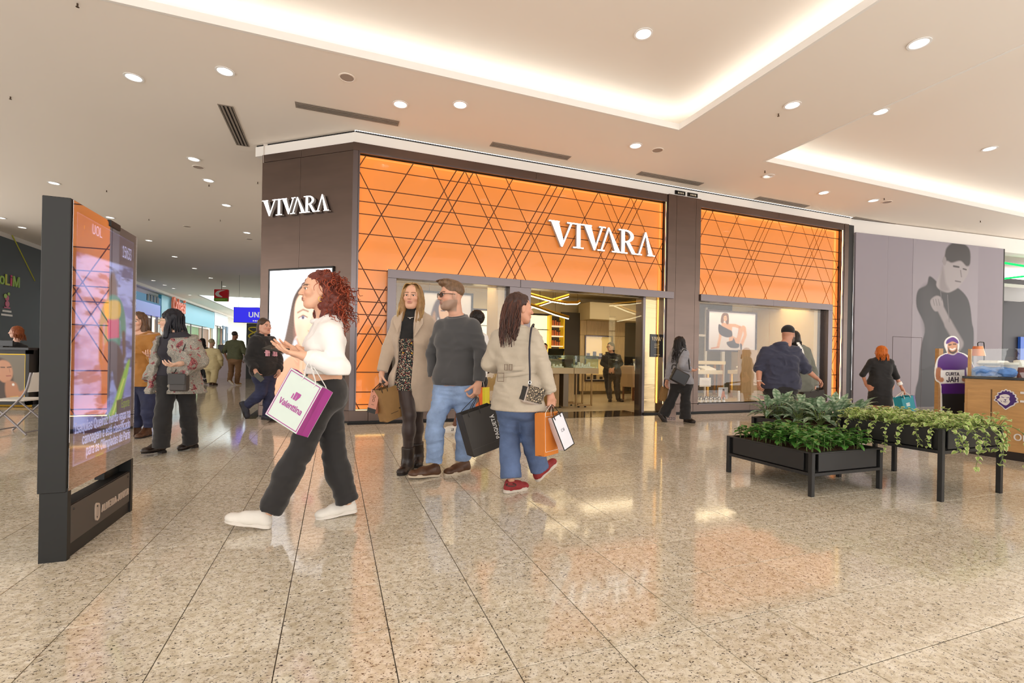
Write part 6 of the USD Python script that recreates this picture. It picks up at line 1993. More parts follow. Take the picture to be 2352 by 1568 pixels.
TRENCH = M("trench_beige", (182, 170, 152), 0.7, var=0.08, vs=9, sheen=0.2)
f = Field(0.035); D_.torso(f, 0.022, low=0.95)
D_.arm(f, "L", 0.026, fore=0.95, k=0.028); D_.arm(f, "R", 0.024, fore=0.92, k=0.028)
hz = W(1190, 941, Y)[2]
b0 = D_.hp.copy(); b0[2] = hz
wl_ = W(1190, 852, Y)[2]
f.cone(D_.hp + D_.up * 0.10 - D_.hx * 0.05, b0 - D_.hx * 0.10 - [0, 0, 0.04], 0.102, 0.140, 0.06); f.cone(D_.hp + D_.up * 0.10 + D_.hx * 0.05, b0 + D_.hx * 0.10 - [0, 0, 0.04], 0.102, 0.140, 0.06)
f.cone(D_.hp + D_.up * 0.10, b0 - D_.fw * 0.05 - [0, 0, 0.04], 0.095, 0.135, 0.06)
V, Fc = f.mesh(0.0085, cuts=[((0, 0, hz), (0, 0, -1)), (D_.sh + D_.up * 0.085, D_.up)], disp=folds(37, 0.009, 9, 15))
tc_ = add(o, "trench_coat", (V, Fc), TRENCH, True)
cr_ = D_.sh + D_.up * 0.075
add(tc_, "collar", tube([cr_ + D_.ax * 0.088 * math.sin(a) - D_.fw * (0.075 * math.cos(a)) + D_.up * 0.012 * math.cos(a) for a in np.linspace(-2.3, 2.3, 23)], [0.012 + 0.016 * math.sin((i + .5) / 23 * PI) for i in range(23)], 8), TRENCH, 60)


def belt_loop(z, tilt, rx, ry, wd, name):
    c = D_.hp + D_.up * ((z - D_.hp[2]) / D_.up[2])
    m = tube([c + D_.ax * rx * math.sin(a) - D_.fw * ry * math.cos(a) + np.array([0, 0, tilt * math.sin(a)]) for a in np.linspace(0, 6.28, 37)[:-1]], 0.008, 8, closed=True)
    zc_ = np.repeat([z + tilt * math.sin(a) for a in np.linspace(0, 6.28, 37)[:-1]], 8)
    m.vertices[:, 2] = zc_ + (m.vertices[:, 2] - zc_) * wd
    return add(tc_, name, m, TRENCH, 60)


belt_loop(W(1190, 845, Y)[2], -0.002, 0.150, 0.116, 2.3, "belt")
belt_loop(W(1190, 858, Y)[2], -0.020, 0.160, 0.124, 2.0, "belt")
bk = [(1150, 866, 14, 18), (1162, 843, 6, 13), (1173, 843, 6, 13)]
bs = []
for x, y, w_, h_ in bk:
    p = W(x, y, Y - .126); q = 1 / 286.0
    bs.append(tube([p + [w_ / 2 * q * sx_1, 0, h_ / 2 * q * sz_1] for sx_1, sz_1 in ((-1, -1), (1, -1), (1, 1), (-1, 1))], 0.0035, 5, closed=True))
add(tc_, "belt_buckle", cat(bs), M("buckle_horn", (126, 108, 92), 0.4), 40)
wq = unit(J["wrR"] - J["elR"])
add(tc_, "cuff_strap", tube([lerp(J["elR"], J["wrR"], t) for t in (0.80, 0.86)], [0.058, 0.060], 14), TRENCH, 60)
JEAN_D = denim("denim_mid", (84, 104, 142), (120, 140, 180))
f = Field(0.03); D_.legs(f, 0.017, to=0.90, flare=0.030)
V, Fc = f.mesh(0.0095, cuts=[((0, 0, hz + 0.05), (0, 0, 1))], disp=folds(43, 0.006, 8, 14))
add(o, "jeans", (V, Fc), JEAN_D, True)
RED = M("sneaker_red", (142, 38, 42), 0.65, var=0.12, vs=30, bump=0.0008, scale=200)
fl = F(1160, 1133); shoe(o, fl, F(1199, 1123) - fl, RED, M("sole_pale", (206, 196, 184), 0.6), "sneaker", 0.25, 0.98, -0.03, h=0.0055, soleh=0.026, lift=0.004, laces=M("lace_red", (120, 30, 34), 0.8))
fl = F(1233, 1113); shoe(o, fl + np.array([0, 0, 0.03]), np.array([0.86, 0.5, 0]), RED, _mats["sole_pale"], "sneaker", 0.25, 0.98, 0.62, h=0.0055, soleh=0.026, laces=_mats["lace_red"])
add(o, "anklet", tube([J["anL"] + np.array([0.04 * math.cos(a), 0.04 * math.sin(a), -0.025]) for a in np.linspace(0, 6.28, 19)[:-1]], 0.004, 5, closed=True), M("anklet_cord", (60, 56, 50), 0.6))
HD = hairmat("hair_dark_brown", (62, 40, 34)); HD2 = hairmat("hair_chestnut", (92, 56, 44))
f = Field(0.035)
f.ell((0, -0.028, 0.054), (0.088, 0.098, 0.086)); f.ell((0, -0.075, -0.03), (0.085, 0.060, 0.11)); f.ell((0.03, -0.085, -0.13), (0.080, 0.05, 0.10)); f.ell((0.055, -0.075, -0.20), (0.060, 0.042, 0.07))
face_hole(f, 0.060, 0.082); f.ell((0, 0.07, -0.14), (0.10, 0.09, 0.08), 0.02, sub=True); f.ell((0.085, 0.02, -0.005), (0.03, 0.03, 0.04), 0.01, sub=True)
hm = hair_mesh(o, Mh, f, 0.006, HD, 6, 0.008, 60, 12)
r_ = rng(51); lk, lk2 = [], []
for k in range(190):
    az = r_.uniform(-1.75, 1.75); n = np.array([math.sin(az), -math.cos(az), 0])
    b = np.array([0, -0.03, 0.0]) + n * [0.088, 0.094, 0]
    ph, wv = r_.uniform(0, 6.3), r_.uniform(0.006, 0.016)
    L = r_.uniform(0.24, 0.36) if math.cos(az) > 0.2 else r_.uniform(0.16, 0.26)
    pts = []
    for t in np.linspace(-0.45, 1, 15):
        if t < 0:
            q = np.array([0, -0.025, 0.128]) * (-t / 0.45) + (b + [0, 0, 0.05]) * (1 + t / 0.45); q[2] += 0.028 * math.sin(-t / 0.45 * PI); q[:2] *= 1 + 0.1 * math.sin(-t / 0.45 * PI)
        else:
            q = b + np.array([0.04 * t, -0.012 - 0.035 * t, 0.05 - L * t]) * 1.0 + n * 0.015 * math.sin(t * 3) + np.array([math.sin(9 * t + ph), 0.6 * math.cos(8 * t + ph), 0]) * wv * t
        pts.append(q)
    (lk if r_.random() < 0.6 else lk2).append(head_in(np.array(pts), Mh))
add(hm, "hair_locks", locks(lk, 0.0055, 0.0018), HD, True); add(hm, "hair_locks", locks(lk2, 0.0055, 0.0018), HD2, True)
# snakeskin crossbody bag
SNAKE = usdkit.material(stage, "/World/Looks/snakeskin", {"tc": ("texture_coordinate", {}), "v": ("voronoi_texture", {"scale": 58.0, "feature": "distance_to_edge"}), "v2": ("voronoi_texture", {"scale": 58.0}), "s": ("separate_color", {}),
                                                          "r": ("rgb_ramp", {"ramp": [(0, lin((46, 38, 30))), (0.10, lin((60, 50, 40))), (0.22, lin((196, 178, 148))), (1, lin((214, 198, 170)))]}), "r2": ("rgb_ramp", {"ramp": [(0.2, (0.55, 0.5, 0.45)), (0.6, (1, 1, 1))]}), "m": ("mix_color", {"blend_type": "multiply", "fac": 1.0}), "p": ("principled_bsdf", {"roughness": 0.4})},
                        [("tc.object", "v.vector"), ("tc.object", "v2.vector"), ("v.distance", "r.fac"), ("v2.color", "s.color"), ("s.g", "r2.fac"), ("r.color", "m.a"), ("r2.color", "m.b"), ("m.result", "p.base_color")], surface="p.BSDF")
o = thing("handbag", "small snakeskin flap crossbody bag at the trench coat woman's hip", "bag")
TL, TR, BR, BLp = W(1217, 886, Y - .20), W(1252, 896, Y - .12), W(1251, 937, Y - .12), W(1210, 921, Y - .20)
fr, w, h = face_frame(TL, TR, BLp)
add(o, "bag_body", moved(bx(-0.012, w, -0.02, h * 0.96, -0.075, -0.006, 0.012), fr), M("bag_taupe", (176, 162, 150), 0.4))
add(o, "flap", moved(ext(sbox(0.006, 0.012, w - 0.004, h).buffer(0.006), 0.008, -0.006), fr), SNAKE)
add(o, "side_gusset", moved(bx(-0.016, -0.010, 0.0, h * 0.9, -0.07, -0.012), fr), DARK)
st = smooth_open([W(1216, 887, Y - .18), W(1217, 860, Y - .19), W(1216, 800, Y - .17), W(1220, 757, Y - .115), W(1226, 745, Y - .03), W(1226, 765, Y + .10), W(1240, 880, Y + .06)])
add(o, "strap", tube(st, 0.008, 6), M("strap_navy", (40, 38, 48), 0.5), 60)
add(o, "ring", tube([W(1217, 878, Y - .195) + np.array([0.010 * math.cos(a), 0, 0.012 * math.sin(a)]) for a in np.linspace(0, 6.28, 15)[:-1]], 0.003, 5, closed=True), SILVER)
ho = W(1264, 930, Y - .05)
ORB = M("bag_orange", (222, 132, 48), 0.5, var=0.04, vs=8)
TL, TR, BR, BLp = W(1228, 948, 3.62), W(1249, 948, 3.52), W(1252, 1048, 3.52), W(1222, 1043, 3.62)
TL, TR, BR, BLp = W(1250, 948, 3.55), W(1281, 944, 3.72), W(1272, 1036, 3.72), W(1254, 1048, 3.55)
dv = W(1228, 949, 3.66) - TL
b5 = paper_bag("tall orange paper carrier bag in the trench coat woman's hand", TL, TR, BR, BLp, dv, ORB, ORB, ho, M("cord_white", (232, 228, 222), 0.7), hr=0.0025, hx=(0.1, 0.5))
sd_fr, w2, h2 = face_frame(TL + dv, TL, BLp + dv)
disc = Point(0, 0).buffer(0.011)
add(b5, "emblem", moved(cat([shift(ext(disc, 0.001, 0.0006), 0.42 * w2, 0.52 * h2), shift(ext(disc, 0.001, 0.0006), 0.42 * w2, 0.44 * h2)]), sd_fr), WLET)
fr, w, h = face_frame(TL, TR, BLp)
bor = sbox(0.012, 0.03, w - 0.006, h - 0.03).difference(sbox(0.015, 0.033, w - 0.009, h - 0.033))
add(b5, "border_line", moved(ext(bor, 0.001, 0.0006), fr), WLET)
WB = M("bag_white", (226, 226, 236), 0.35, var=0.03, vs=8)
TL, TR, BR, BLp = W(1268, 960, 3.50), W(1291, 946, 3.60), W(1319, 1016, 3.62), W(1296, 1035, 3.50)
dv = W(1256, 962, 3.62) - TL
b6 = paper_bag("white paper carrier bag with black edges tilted beside the orange bag", TL, TR, BR, BLp, dv, WB, WB, ho + np.array([0.01, 0, 0]), DARK, hr=0.003, hx=(0.2, 0.75), trim=DARK)
fr, w, h = face_frame(TL, TR, BLp)
bor = sbox(0.36 * w, 0.50 * h, 0.64 * w, 0.58 * h); bor = bor.difference(bor.buffer(-0.0025))
add(b6, "emblem", moved(cat(ext(bor, 0.001, 0.0006), bx(0.5 * w, 0.62 * w, 0.53 * h, 0.55 * h, 0.0005, 0.0015)), fr), M("print_grey", (110, 108, 116), 0.6))
# ================================================================ everyone further off
def hairdo(o, Mh, kind, rgb, seed, h):
    mat = hairmat(f"hair_{'_'.join(map(str, rgb))}", rgb)
    f = Field(0.03)
    r = rng(seed)
    if kind == "beanie":
        f.ell((0, -0.02, 0.060), (0.084, 0.104, 0.086)); f.ell((0, 0.13, -0.005), (0.10, 0.08, 0.055), 0.01, sub=True)
        V, Fc = f.mesh(h, cuts=[((0, 0, 0.022), (0, -0.15, -1))])
        return add(o, "beanie", trimesh.Trimesh(head_in(V, Mh), Fc, process=False), M("beanie_black", (18, 17, 18), 0.9, sheen=0.2), True)
    f.ell((0, -0.024, 0.054), (0.086 if kind != "short" else 0.080, 0.098, 0.086 if kind != "afro" else 0.10))
    if kind in ("short", "afro"):
        f.ell((0, 0.11, 0.0), (0.10, 0.066, 0.080), 0.015, sub=True); f.ell((0, 0.02, -0.06), (0.12, 0.08, 0.07), 0.015, sub=True)
        if kind == "afro":
            f.ell((0, -0.05, 0.05), (0.10, 0.10, 0.10))
    elif kind == "bob":
        f.ell((0, -0.04, -0.03), (0.100, 0.085, 0.10)); face_hole(f, 0.062, 0.082)
    else:
        f.ell((0, -0.07, -0.05), (0.085, 0.055, 0.13))
        if kind == "long":
            f.ell((0, -0.085, -0.17), (0.10, 0.05, 0.14))
            f.cone((0.075, -0.005, 0.02), (0.085, 0.02, -0.16), 0.028, 0.03); f.cone((-0.075, -0.005, 0.02), (-0.085, 0.02, -0.16), 0.028, 0.03)
        face_hole(f, 0.062, 0.082)
    hm = hair_mesh(o, Mh, f, h, mat, seed, 0.010 if kind in ("long", "afro") else 0.004, 45 if kind != "afro" else 70, 14 if kind != "afro" else 70)
    if kind in ("long", "bob"):
        lk = []
        for k in range(60):
            az = r.uniform(-1.9, 1.9); n = np.array([math.sin(az), -math.cos(az), 0]); b = np.array([0, -0.03, 0.0]) + n * [0.090, 0.096, 0]
            L = (0.30 if kind == "long" else 0.14) * r.uniform(0.8, 1.1); ph = r.uniform(0, 6)
            lk.append(head_in(np.array([b * [0.5, 0.6, 1] + [0, 0, 0.125], b * [0.95, 1, 1] + [0, 0, 0.06], b + [0, 0, -0.02]] + [b + n * 0.012 + [0.012 * math.sin(6 * t + ph), 0.01 * math.cos(5 * t + ph) - 0.02 * t, -0.02 - L * t] for t in (0.3, 0.6, 0.85, 1.0)]), Mh))
        add(hm, "hair_locks", locks(lk, 0.006, 0.003), mat, True)
    return hm


def walker(label, Y, J, hpx, face, skin, fem, hair, tops, legs, shoes, g=1.0, sc=1.0, fine=0.008, hands="LR", beard=None, brow=(50, 36, 28), lips=(170, 96, 88), hy=0.0, hsc=None, pitch=0.0, smile=0, palm=None, curl=0.5, arms="LR", hide=()):
    """tops: (name, material, offset, hem pixel row, sleeve, options); legs: (name, material, offset, to, flare) or None; shoes: per side (heel px, toe px, pitch, lift)"""
    o = thing("person", label, "person")
    J = joints(Y, **J)
    P = Fig(o, J, skin, fem, g, sc)
    hc = W(hpx[0], hpx[1], Y + hy)
    Mh = head(o, P.parts, hc, fwd_yaw(*face), pitch, 0.0, hsc or sc, skin, fem, lips, brow, beard, h=max(0.0045, fine * 0.7), smile=smile)
    for sd in hands:
        d = J["wr" + sd] - J["el" + sd]
        pn = palm.get(sd) if palm and sd in palm else (P.ax * (-1 if sd == "L" else 1))
        hand(P.parts, J["wr" + sd], d, pn, 1 if sd == "L" else -1, skin, curl=curl, size=0.95 * sc, h=max(0.004, fine * 0.6))
    P.body(hc, Mh, h=max(0.014, fine * 1.5))
    for k, (nm, mat, off, hem, slv, op) in enumerate(tops):
        f = Field(0.035)
        P.torso(f, off, low=op.get("low", 0.95), belly=op.get("belly", 0.0), bust=op.get("bust"))
        if slv > 0:
            for sd in arms:
                P.arm(f, sd, off + op.get("so", 0.0), fore=max(slv, 0.02) if slv <= 1 else 1, k=0.03, cuff=op.get("cuff", 0.0))
        f.cone(P.sh + P.up * 0.11, P.sh, 0.050 + off * 0.6, 0.065 + off, 0.05)
        cuts = [(P.sh + P.up * op.get("neck", 0.105), unit(P.up + P.fw * 0.25))]
        if hem:
            hz = W(hpx[0], hem, Y)[2]
            cuts.append(((0, 0, hz), (0, 0, -1)))
            if op.get("skirt"):
                b = P.hp.copy(); b[2] = hz - 0.03
                for q in (-1, 1):
                    f.cone(P.hp + P.hx * 0.06 * q + P.up * 0.08, b + P.hx * (0.06 + op["skirt"] * 0.4) * q, 0.098 * g + off, 0.105 * g + off + op["skirt"] * 0.5, 0.06)
        if op.get("open"):
            a, b_ = op["open"]
            ea, eb = W(a[0], a[1], Y), W(b_[0], b_[1], Y)
            f.carve(P.hp, 1.3, [(ea, -P.ax * np.sign((ea - eb) @ P.ax) * -1), (eb, -P.ax * np.sign((eb - ea) @ P.ax) * -1), (P.hp + P.fw * 0.02, -P.fw)])
        V, Fc = f.mesh(fine, cuts=cuts, disp=folds(60 + k + int(Y * 10), op.get("fold", 0.006), 9, op.get("fz", 12)))
        t = add(o, nm, (V, Fc), mat, True)
        if op.get("hood"):
            c = P.sh + P.up * 0.10
            add(t, "hood", cat(tube([c + P.ax * 0.085 * math.sin(a) - P.fw * (0.080 * math.cos(a) - 0.01) + P.up * 0.02 * math.cos(a) for a in np.linspace(-2.6, 2.6, 21)], [0.016 + 0.026 * math.sin((i + .5) / 21 * PI) for i in range(21)], 8)), mat, 60)
        elif op.get("collar"):
            c = P.sh + P.up * 0.10
            add(t, "collar", tube([c + P.ax * 0.070 * math.sin(a) - P.fw * (0.065 * math.cos(a) - 0.008) + P.up * 0.018 * math.cos(a) for a in np.linspace(-2.5, 2.5, 19)], [0.010 + 0.010 * math.sin((i + .5) / 19 * PI) for i in range(19)], 7), mat, 60)
    if legs:
        nm, mat, off, to, fl = legs
        f = Field(0.03)
        P.legs(f, off, to=to, flare=fl)
        f.cone(P.hp + P.up * 0.08 - P.hx * 0.05, P.hp + P.up * 0.08 + P.hx * 0.05, 0.088 * g, 0.088 * g, 0.06)
        V, Fc = f.mesh(fine, disp=folds(90 + int(Y * 10), 0.005, 9, 14))
        add(o, nm, (V, Fc), mat, True)
    for sd, q in (shoes or {}).items():
        kind, mat, sole, hp_, toe, pt, lf = q[:7]
        fl = np.array([J["an" + sd][0], J["an" + sd][1], 0.0]) if hp_ is None else F(*hp_) if len(hp_) == 2 else W(*hp_)
        d = unit(np.array([toe[0], toe[1], 0.0])) if len(toe) == 2 and abs(toe[0]) <= 1.5 else unit(F(*toe) - fl)
        shoe(o, fl - d * 0.03, d, mat, sole, kind, 0.27 * sc if not fem else 0.25 * sc, 1.05, pt, h=max(0.007, fine), lift=lf, **(q[7] if len(q) > 7 else {}))
    if not fem or beard:
        pass
    return o, P, Mh


BLK = M("cloth_black", (27, 26, 28), 0.85, sheen=0.2, bump=0.001, scale=90)
SOLEB = M("sole_black", (22, 20, 20), 0.6)

# 5: curly-haired passer-by half hidden behind the man
o, P5, _ = walker("person with curly black hair in a white T-shirt passing behind the man in the sweater", 6.76,
       dict(shL=(1113, 776, -.1), shR=(1072, 774, .12), elL=(1112, 822, -.12), wrL=(1104, 862, -.18), elR=(1066, 820, .15), wrR=(1060, 860, .12), hipL=(1098, 872, -.05), hipR=(1082, 872, .05), knL=(1062, 932, -.1), anL=(1043, 978, -.1), knR=(1112, 930, .1), anR=(1146, 976, .1)),
       (1091, 737), (-.75, .66), (112, 72, 52), False, ("afro", (24, 18, 16)), [("t_shirt", M("tee_white", (232, 230, 228), 0.8), 0.02, 866, 0.02, dict())],
       ("shorts", BLK, 0.03, 0.02, 0.02), {"L": ("sneaker", SNK_W, RUB_W, (1050, 992), (1012, 992), 0.0, 0.0, dict(stripe=SOLEB)), "R": ("sneaker", SNK_W, RUB_W, (1152, 975, 6.85), (-1, .1), -0.5, 0.0, dict(stripe=SOLEB))})
hairdo(o, _, "afro", (24, 18, 16), 7, 0.007)
add(o, "backpack", bx(*sum(([a - b, a + b] for a, b in zip(P5.sh * 0.45 + P5.hp * 0.55 - P5.fw * 0.18, (0.12, 0.09, 0.17))), []), 0.04), M("backpack_brown", (60, 40, 30), 0.7))
TL, TR, BR, BLp = W(1064, 890, 6.3), W(1108, 890, 6.3), W(1108, 940, 6.3), W(1064, 940, 6.3)
b = paper_bag("orange and lime printed carrier bag behind the man's hand lettered ticas", TL, TR, BR, BLp, (0.09, 0.14, 0), M("bag_tangerine", (226, 108, 48), 0.5, var=0.12, vs=12), M("bag_lime", (214, 200, 40), 0.5), W(1104, 868, 6.57), M("cord_white", (232, 228, 222), 0.7), hx=(0.3, 0.7))
fr, w, h = face_frame(TL, TR, BLp)
add(b, "disc", moved(shift(ext(Point(0, 0).buffer(0.085, 24), 0.001, 0.0005), 0.5 * w, 0.5 * h), fr), M("disc_grey", (104, 98, 94), 0.5))
letter_on(b, "lettering", fr, w, h, "ticas", 0.55, 0.55, 0.045, M("letter_peach", (248, 214, 186), 0.5), True, 0.9, 0, 0.003)

# 6: woman in the mustard parka
MUST = M("parka_mustard", (166, 112, 46), 0.75, var=0.10, vs=8, sheen=0.2)
NAVY = denim("denim_navy", (40, 46, 78), (50, 56, 90))
o, P6, Mh = walker("person in a mustard brown parka and navy jeans half hidden behind the black totem", 6.05,
       dict(shL=(350, 771, -.02), shR=(292, 771, .06), elL=(363, 822, -.04), wrL=(350, 818, -.26), elR=(284, 822, .06), wrR=(288, 866, -.02), hipL=(334, 876, 0), hipR=(304, 876, .03), knL=(341, 928, -.02), anL=(341, 982, 0), knR=(310, 930, .02), anR=(318, 980, .08)),
       (316, 740), (.12, -1), (222, 176, 152), True, None, [("parka", MUST, 0.045, 886, 0.93, dict(skirt=0.06, fold=0.012, neck=0.05, fz=9))], ("jeans", NAVY, 0.012, 0.98, 0.0),
       {"L": ("boot", LEATH_B, SOLE_D, (341, 1001), (.1, -1), 0, 0), "R": ("boot", LEATH_B, SOLE_D, (318, 999), (-.1, -1), 0, 0)}, g=1.08, palm={"L": (0, 0, 1)})
hairdo(o, Mh, "long", (96, 70, 50), 12, 0.007)
c = P6.sh + P6.up * 0.02
add(o, "hood", tube([c + P6.ax * 0.12 * math.sin(a) - P6.fw * (0.09 * math.cos(a) - 0.02) + P6.up * 0.02 * math.cos(a) for a in np.linspace(-2.5, 2.5, 21)], [0.02 + 0.045 * math.sin((i + .5) / 21 * PI) for i in range(21)], 10), MUST, 60)
wz = W(335, 825, 6.05)[2]
add(o, "waist_cord", tube([P6.hp + P6.up * 0.245 + P6.ax * 0.178 * math.sin(a) + P6.fw * 0.142 * math.cos(a) for a in np.linspace(0, 6.28, 31)[:-1]], 0.007, 6, closed=True), MUST)

# 7: woman in the floral kimono jacket
FLOR = usdkit.material(stage, "/World/Looks/floral", {"tc": ("texture_coordinate", {}), "n": ("noise_texture", {"scale": 13.0, "detail": 3.0, "distortion": 0.8}), "v": ("noise_texture", {"scale": 60.0, "detail": 4.0, "distortion": 0.8}),
                                                      "a": ("rgb_ramp", {"ramp": [(0.3, lin((168, 162, 150))), (0.46, lin((104, 112, 110))), (0.5, lin((190, 180, 168))), (0.57, lin((108, 104, 96))), (0.68, lin((196, 190, 182)))]}), "b": ("rgb_ramp", {"interpolate": False, "ramp": [(0, (0, 0, 0)), (0.60, (1, 1, 1))]}), "c": ("rgb_ramp", {"ramp": [(0.4, lin((96, 36, 50))), (0.6, lin((168, 100, 100)))]}), "m": ("mix_color", {}), "p": ("principled_bsdf", {"roughness": 0.8})},
                       [("tc.object", "n.vector"), ("tc.object", "v.vector"), ("v.fac", "a.fac"), ("n.fac", "b.fac"), ("v.fac", "c.fac"), ("a.color", "m.a"), ("c.color", "m.b"), ("b.color", "m.fac"), ("m.result", "p.base_color")], surface="p.BSDF")
o, P7, Mh = walker("person with long black hair and glasses in a floral kimono jacket and black trousers", 5.1,
       dict(shL=(436, 776, -.02), shR=(376, 778, -.0), elL=(456, 828, -.12), wrL=(415, 835, -.28), elR=(366, 830, .02), wrR=(360, 878, -.06), hipL=(423, 870, .02), hipR=(388, 870, -.02), knL=(432, 940, .06), anL=(438, 1018, .16), knR=(376, 938, -.14), anR=(370, 1028, -.14)),
       (392, 739), (-.93, -.36), (226, 184, 160), True, None, [("top", M("top_navy", (40, 38, 48), 0.8), 0.008, 862, 0.0, dict(neck=0.10)),
        ("kimono", FLOR, 0.030, 902, 0.86, dict(skirt=0.10, open=((378, 850), (412, 850)), fold=0.012, so=0.018, cuff=0.05, neck=0.05))], ("trousers", BLK, 0.016, 0.98, 0.024),
       {"R": ("heelboot", LEATH_D, SOLE_D, (372, 1040), (338, 1047), 0.05, 0.02, dict(heel=0.03)), "L": ("heelboot", LEATH_D, SOLE_D, (446, 1028), (422, 1034), -0.1, 0.03, dict(heel=0.03))}, palm={"L": (-.3, .2, .9)})
hairdo(o, Mh, "long", (24, 24, 34), 15, 0.007)
add(o, "glasses", moved(cat([tube([(s * 0.032 + 0.024 * math.cos(a), 0.098 - 0.1 * abs(0.024 * math.cos(a)), 0.004 + 0.018 * math.sin(a)) for a in np.linspace(0, 6.28, 17)[:-1]], 0.0028, 5, closed=True) for s in (-1, 1)] + [tube([(s * 0.056, 0.094, 0.010), (s * 0.078, 0.0, 0.010)], 0.0026, 5) for s in (-1, 1)]), Mh), M("glasses_pale", (206, 196, 160), 0.3, 0.6), True)
o = thing("handbag", "small grey crossbody bag at the hip of the woman in the kimono jacket", "bag")
p = W(412, 878, 4.86)
add(o, "bag_body", bx(p[0] - 0.085, p[0] + 0.085, p[1] - 0.04, p[1] + 0.04, p[2] - 0.09, p[2] + 0.09, 0.015), M("bag_grey", (66, 62, 62), 0.5))
add(o, "flap", bx(p[0] - 0.088, p[0] + 0.088, p[1] - 0.048, p[1] - 0.036, p[2] - 0.02, p[2] + 0.092, 0.004), M("bag_grey_dark", (52, 50, 50), 0.45))
add(o, "strap", tube(smooth_open([p + [-0.08, 0, 0.09], W(404, 850, 4.90), W(422, 800, 4.93), W(433, 772, 5.02)]), 0.005, 5), BLK)

# 8: man in the black hoodie
o, P8, Mh = walker("person in a black hoodie and dark blue jeans walking right beside the steel corner", 7.4,
       dict(shR=(585, 781, -.14), shL=(622, 779, .16), elR=(574, 824, -.17), wrR=(586, 850, -.26), elL=(638, 826, .18), wrL=(640, 851, .06), hipR=(600, 860, -.06), hipL=(616, 860, .06), knR=(600, 902, -.08), anR=(566, 931, -.1), knL=(618, 910, .06), anL=(613, 955, .1)),
       (608, 750), (.90, -.40), (216, 164, 140), False, None, [("hoodie", BLK, 0.035, 866, 0.94, dict(hood=1, belly=0.03, fold=0.008, neck=0.09))], ("jeans", NAVY, 0.014, 0.98, 0.012),
       {"R": ("loafer", M("shoe_navy", (34, 36, 50), 0.6), SOLE_D, (556, 924, 7.28), (1, -.1), -1.15, 0.0), "L": ("loafer", M("shoe_navy", (34, 36, 50), 0.6), SOLE_D, (606, 963), (640, 966), 0, 0)}, g=1.1, brow=(60, 42, 32))
hairdo(o, Mh, "pony", (70, 52, 38), 18, 0.008)
WP = M("print_pink", (226, 170, 186), 0.6)
q = P8.sh * 0.62 + P8.hp * 0.38 + P8.fw * 0.165
fr8 = frameof(np.array([0.75, -0.66, 0]) * 0 + unit(np.cross((0, 0, 1), P8.fw)) * 1.0, (0, 0, 1), q)
add(o, "chest_print", moved(cat([bx(x, x + 0.016, -0.05, 0.05, -0.02, 0.012) for x in (-0.11, -0.075, 0.035, 0.075)] + [bx(-0.13, -0.05, 0.0, 0.018, -0.02, 0.012), bx(0.02, 0.10, -0.04, -0.025, -0.02, 0.012)]), fr8), WP)
d = unit(P8.J["wrR"] - P8.J["elR"])
for k in range(9):
    c = lerp(P8.J["elR"], P8.J["wrR"], 0.02 + 0.085 * k) + np.array([-0.01, -0.072 + 0.002 * k, 0])
    add(o, "sleeve_letter", moved(bx(-0.008, 0.008, -0.006, 0.006, -0.002, 0.002) if k % 2 else ext(sbox(-0.009, -0.007, 0.009, 0.007).difference(sbox(-0.003, -0.002, 0.009, 0.002)), 0.003), frameof((1, 0, 0), (0, 0, 1), c)), WLET)
one("phone", "dark phone in the lowered hand of the person in the hoodie", "phone", moved(bx(-0.075, 0.075, -0.037, 0.037, -0.005, 0.005, 0.004), frameof((0.7, 0, -0.62), (0.5, 0.2, 0.62), W(595, 866, 7.08))), M("phone_green", (70, 72, 62), 0.35))

# 9-11: people far down the corridor
BGE = M("suit_beige", (196, 182, 140), 0.8)
o, P9, Mh = walker("elderly person in pale beige suit walking away down the corridor", 15.8,
       dict(shL=(473, 806, 0), shR=(501, 806, 0), elL=(467, 824, .05), wrL=(469, 838, -.1), elR=(507, 824, 0), wrR=(507, 840, .1), hipL=(480, 842, 0), hipR=(494, 842, 0), knL=(481, 860, .1), anL=(483, 879, .1), knR=(493, 860, -.1), anR=(489, 879, -.15)),
       (487, 787), (.1, 1), (176, 140, 116), True, None, [("jacket", BGE, 0.035, 848, 0.95, dict(skirt=0.04, fold=0.008))], ("trousers", BGE, 0.03, 0.97, 0.02), {"L": ("loafer", LEATH_B, SOLE_D, None, (0, 1), 0, 0), "R": ("loafer", LEATH_B, SOLE_D, None, (0, 1), 0, 0)}, g=1.15, fine=0.012)
hairdo(o, Mh, "short", (150, 140, 110), 22, 0.01)
o, P10, Mh = walker("person in an olive T-shirt and brown trousers walking away down the corridor", 15.9,
       dict(shL=(523, 787, 0), shR=(556, 787, 0), elL=(515, 808, .02), wrL=(521, 823, -.05), elR=(562, 809, 0), wrR=(562, 825, .12), hipL=(532, 826, 0), hipR=(547, 826, 0), knL=(531, 852, .05), anL=(527, 875, -.2), knR=(547, 852, .02), anR=(544, 880, .1)),
       (540, 770), (.15, 1), (128, 84, 62), False, None, [("t_shirt", M("tee_olive", (72, 76, 52), 0.8), 0.03, 829, 0.02, dict(fold=0.008))], ("trousers", M("trousers_brown", (112, 82, 54), 0.8), 0.02, 0.97, 0.012), {"L": ("sneaker", M("shoe_tan", (176, 136, 84), 0.6), RUB_W, None, (0, 1), -0.6, 0.16), "R": ("sneaker", M("shoe_tan", (176, 136, 84), 0.6), RUB_W, None, (0, 1), 0, 0)}, g=1.05, fine=0.012)
hairdo(o, Mh, "short", (40, 32, 30), 23, 0.01)
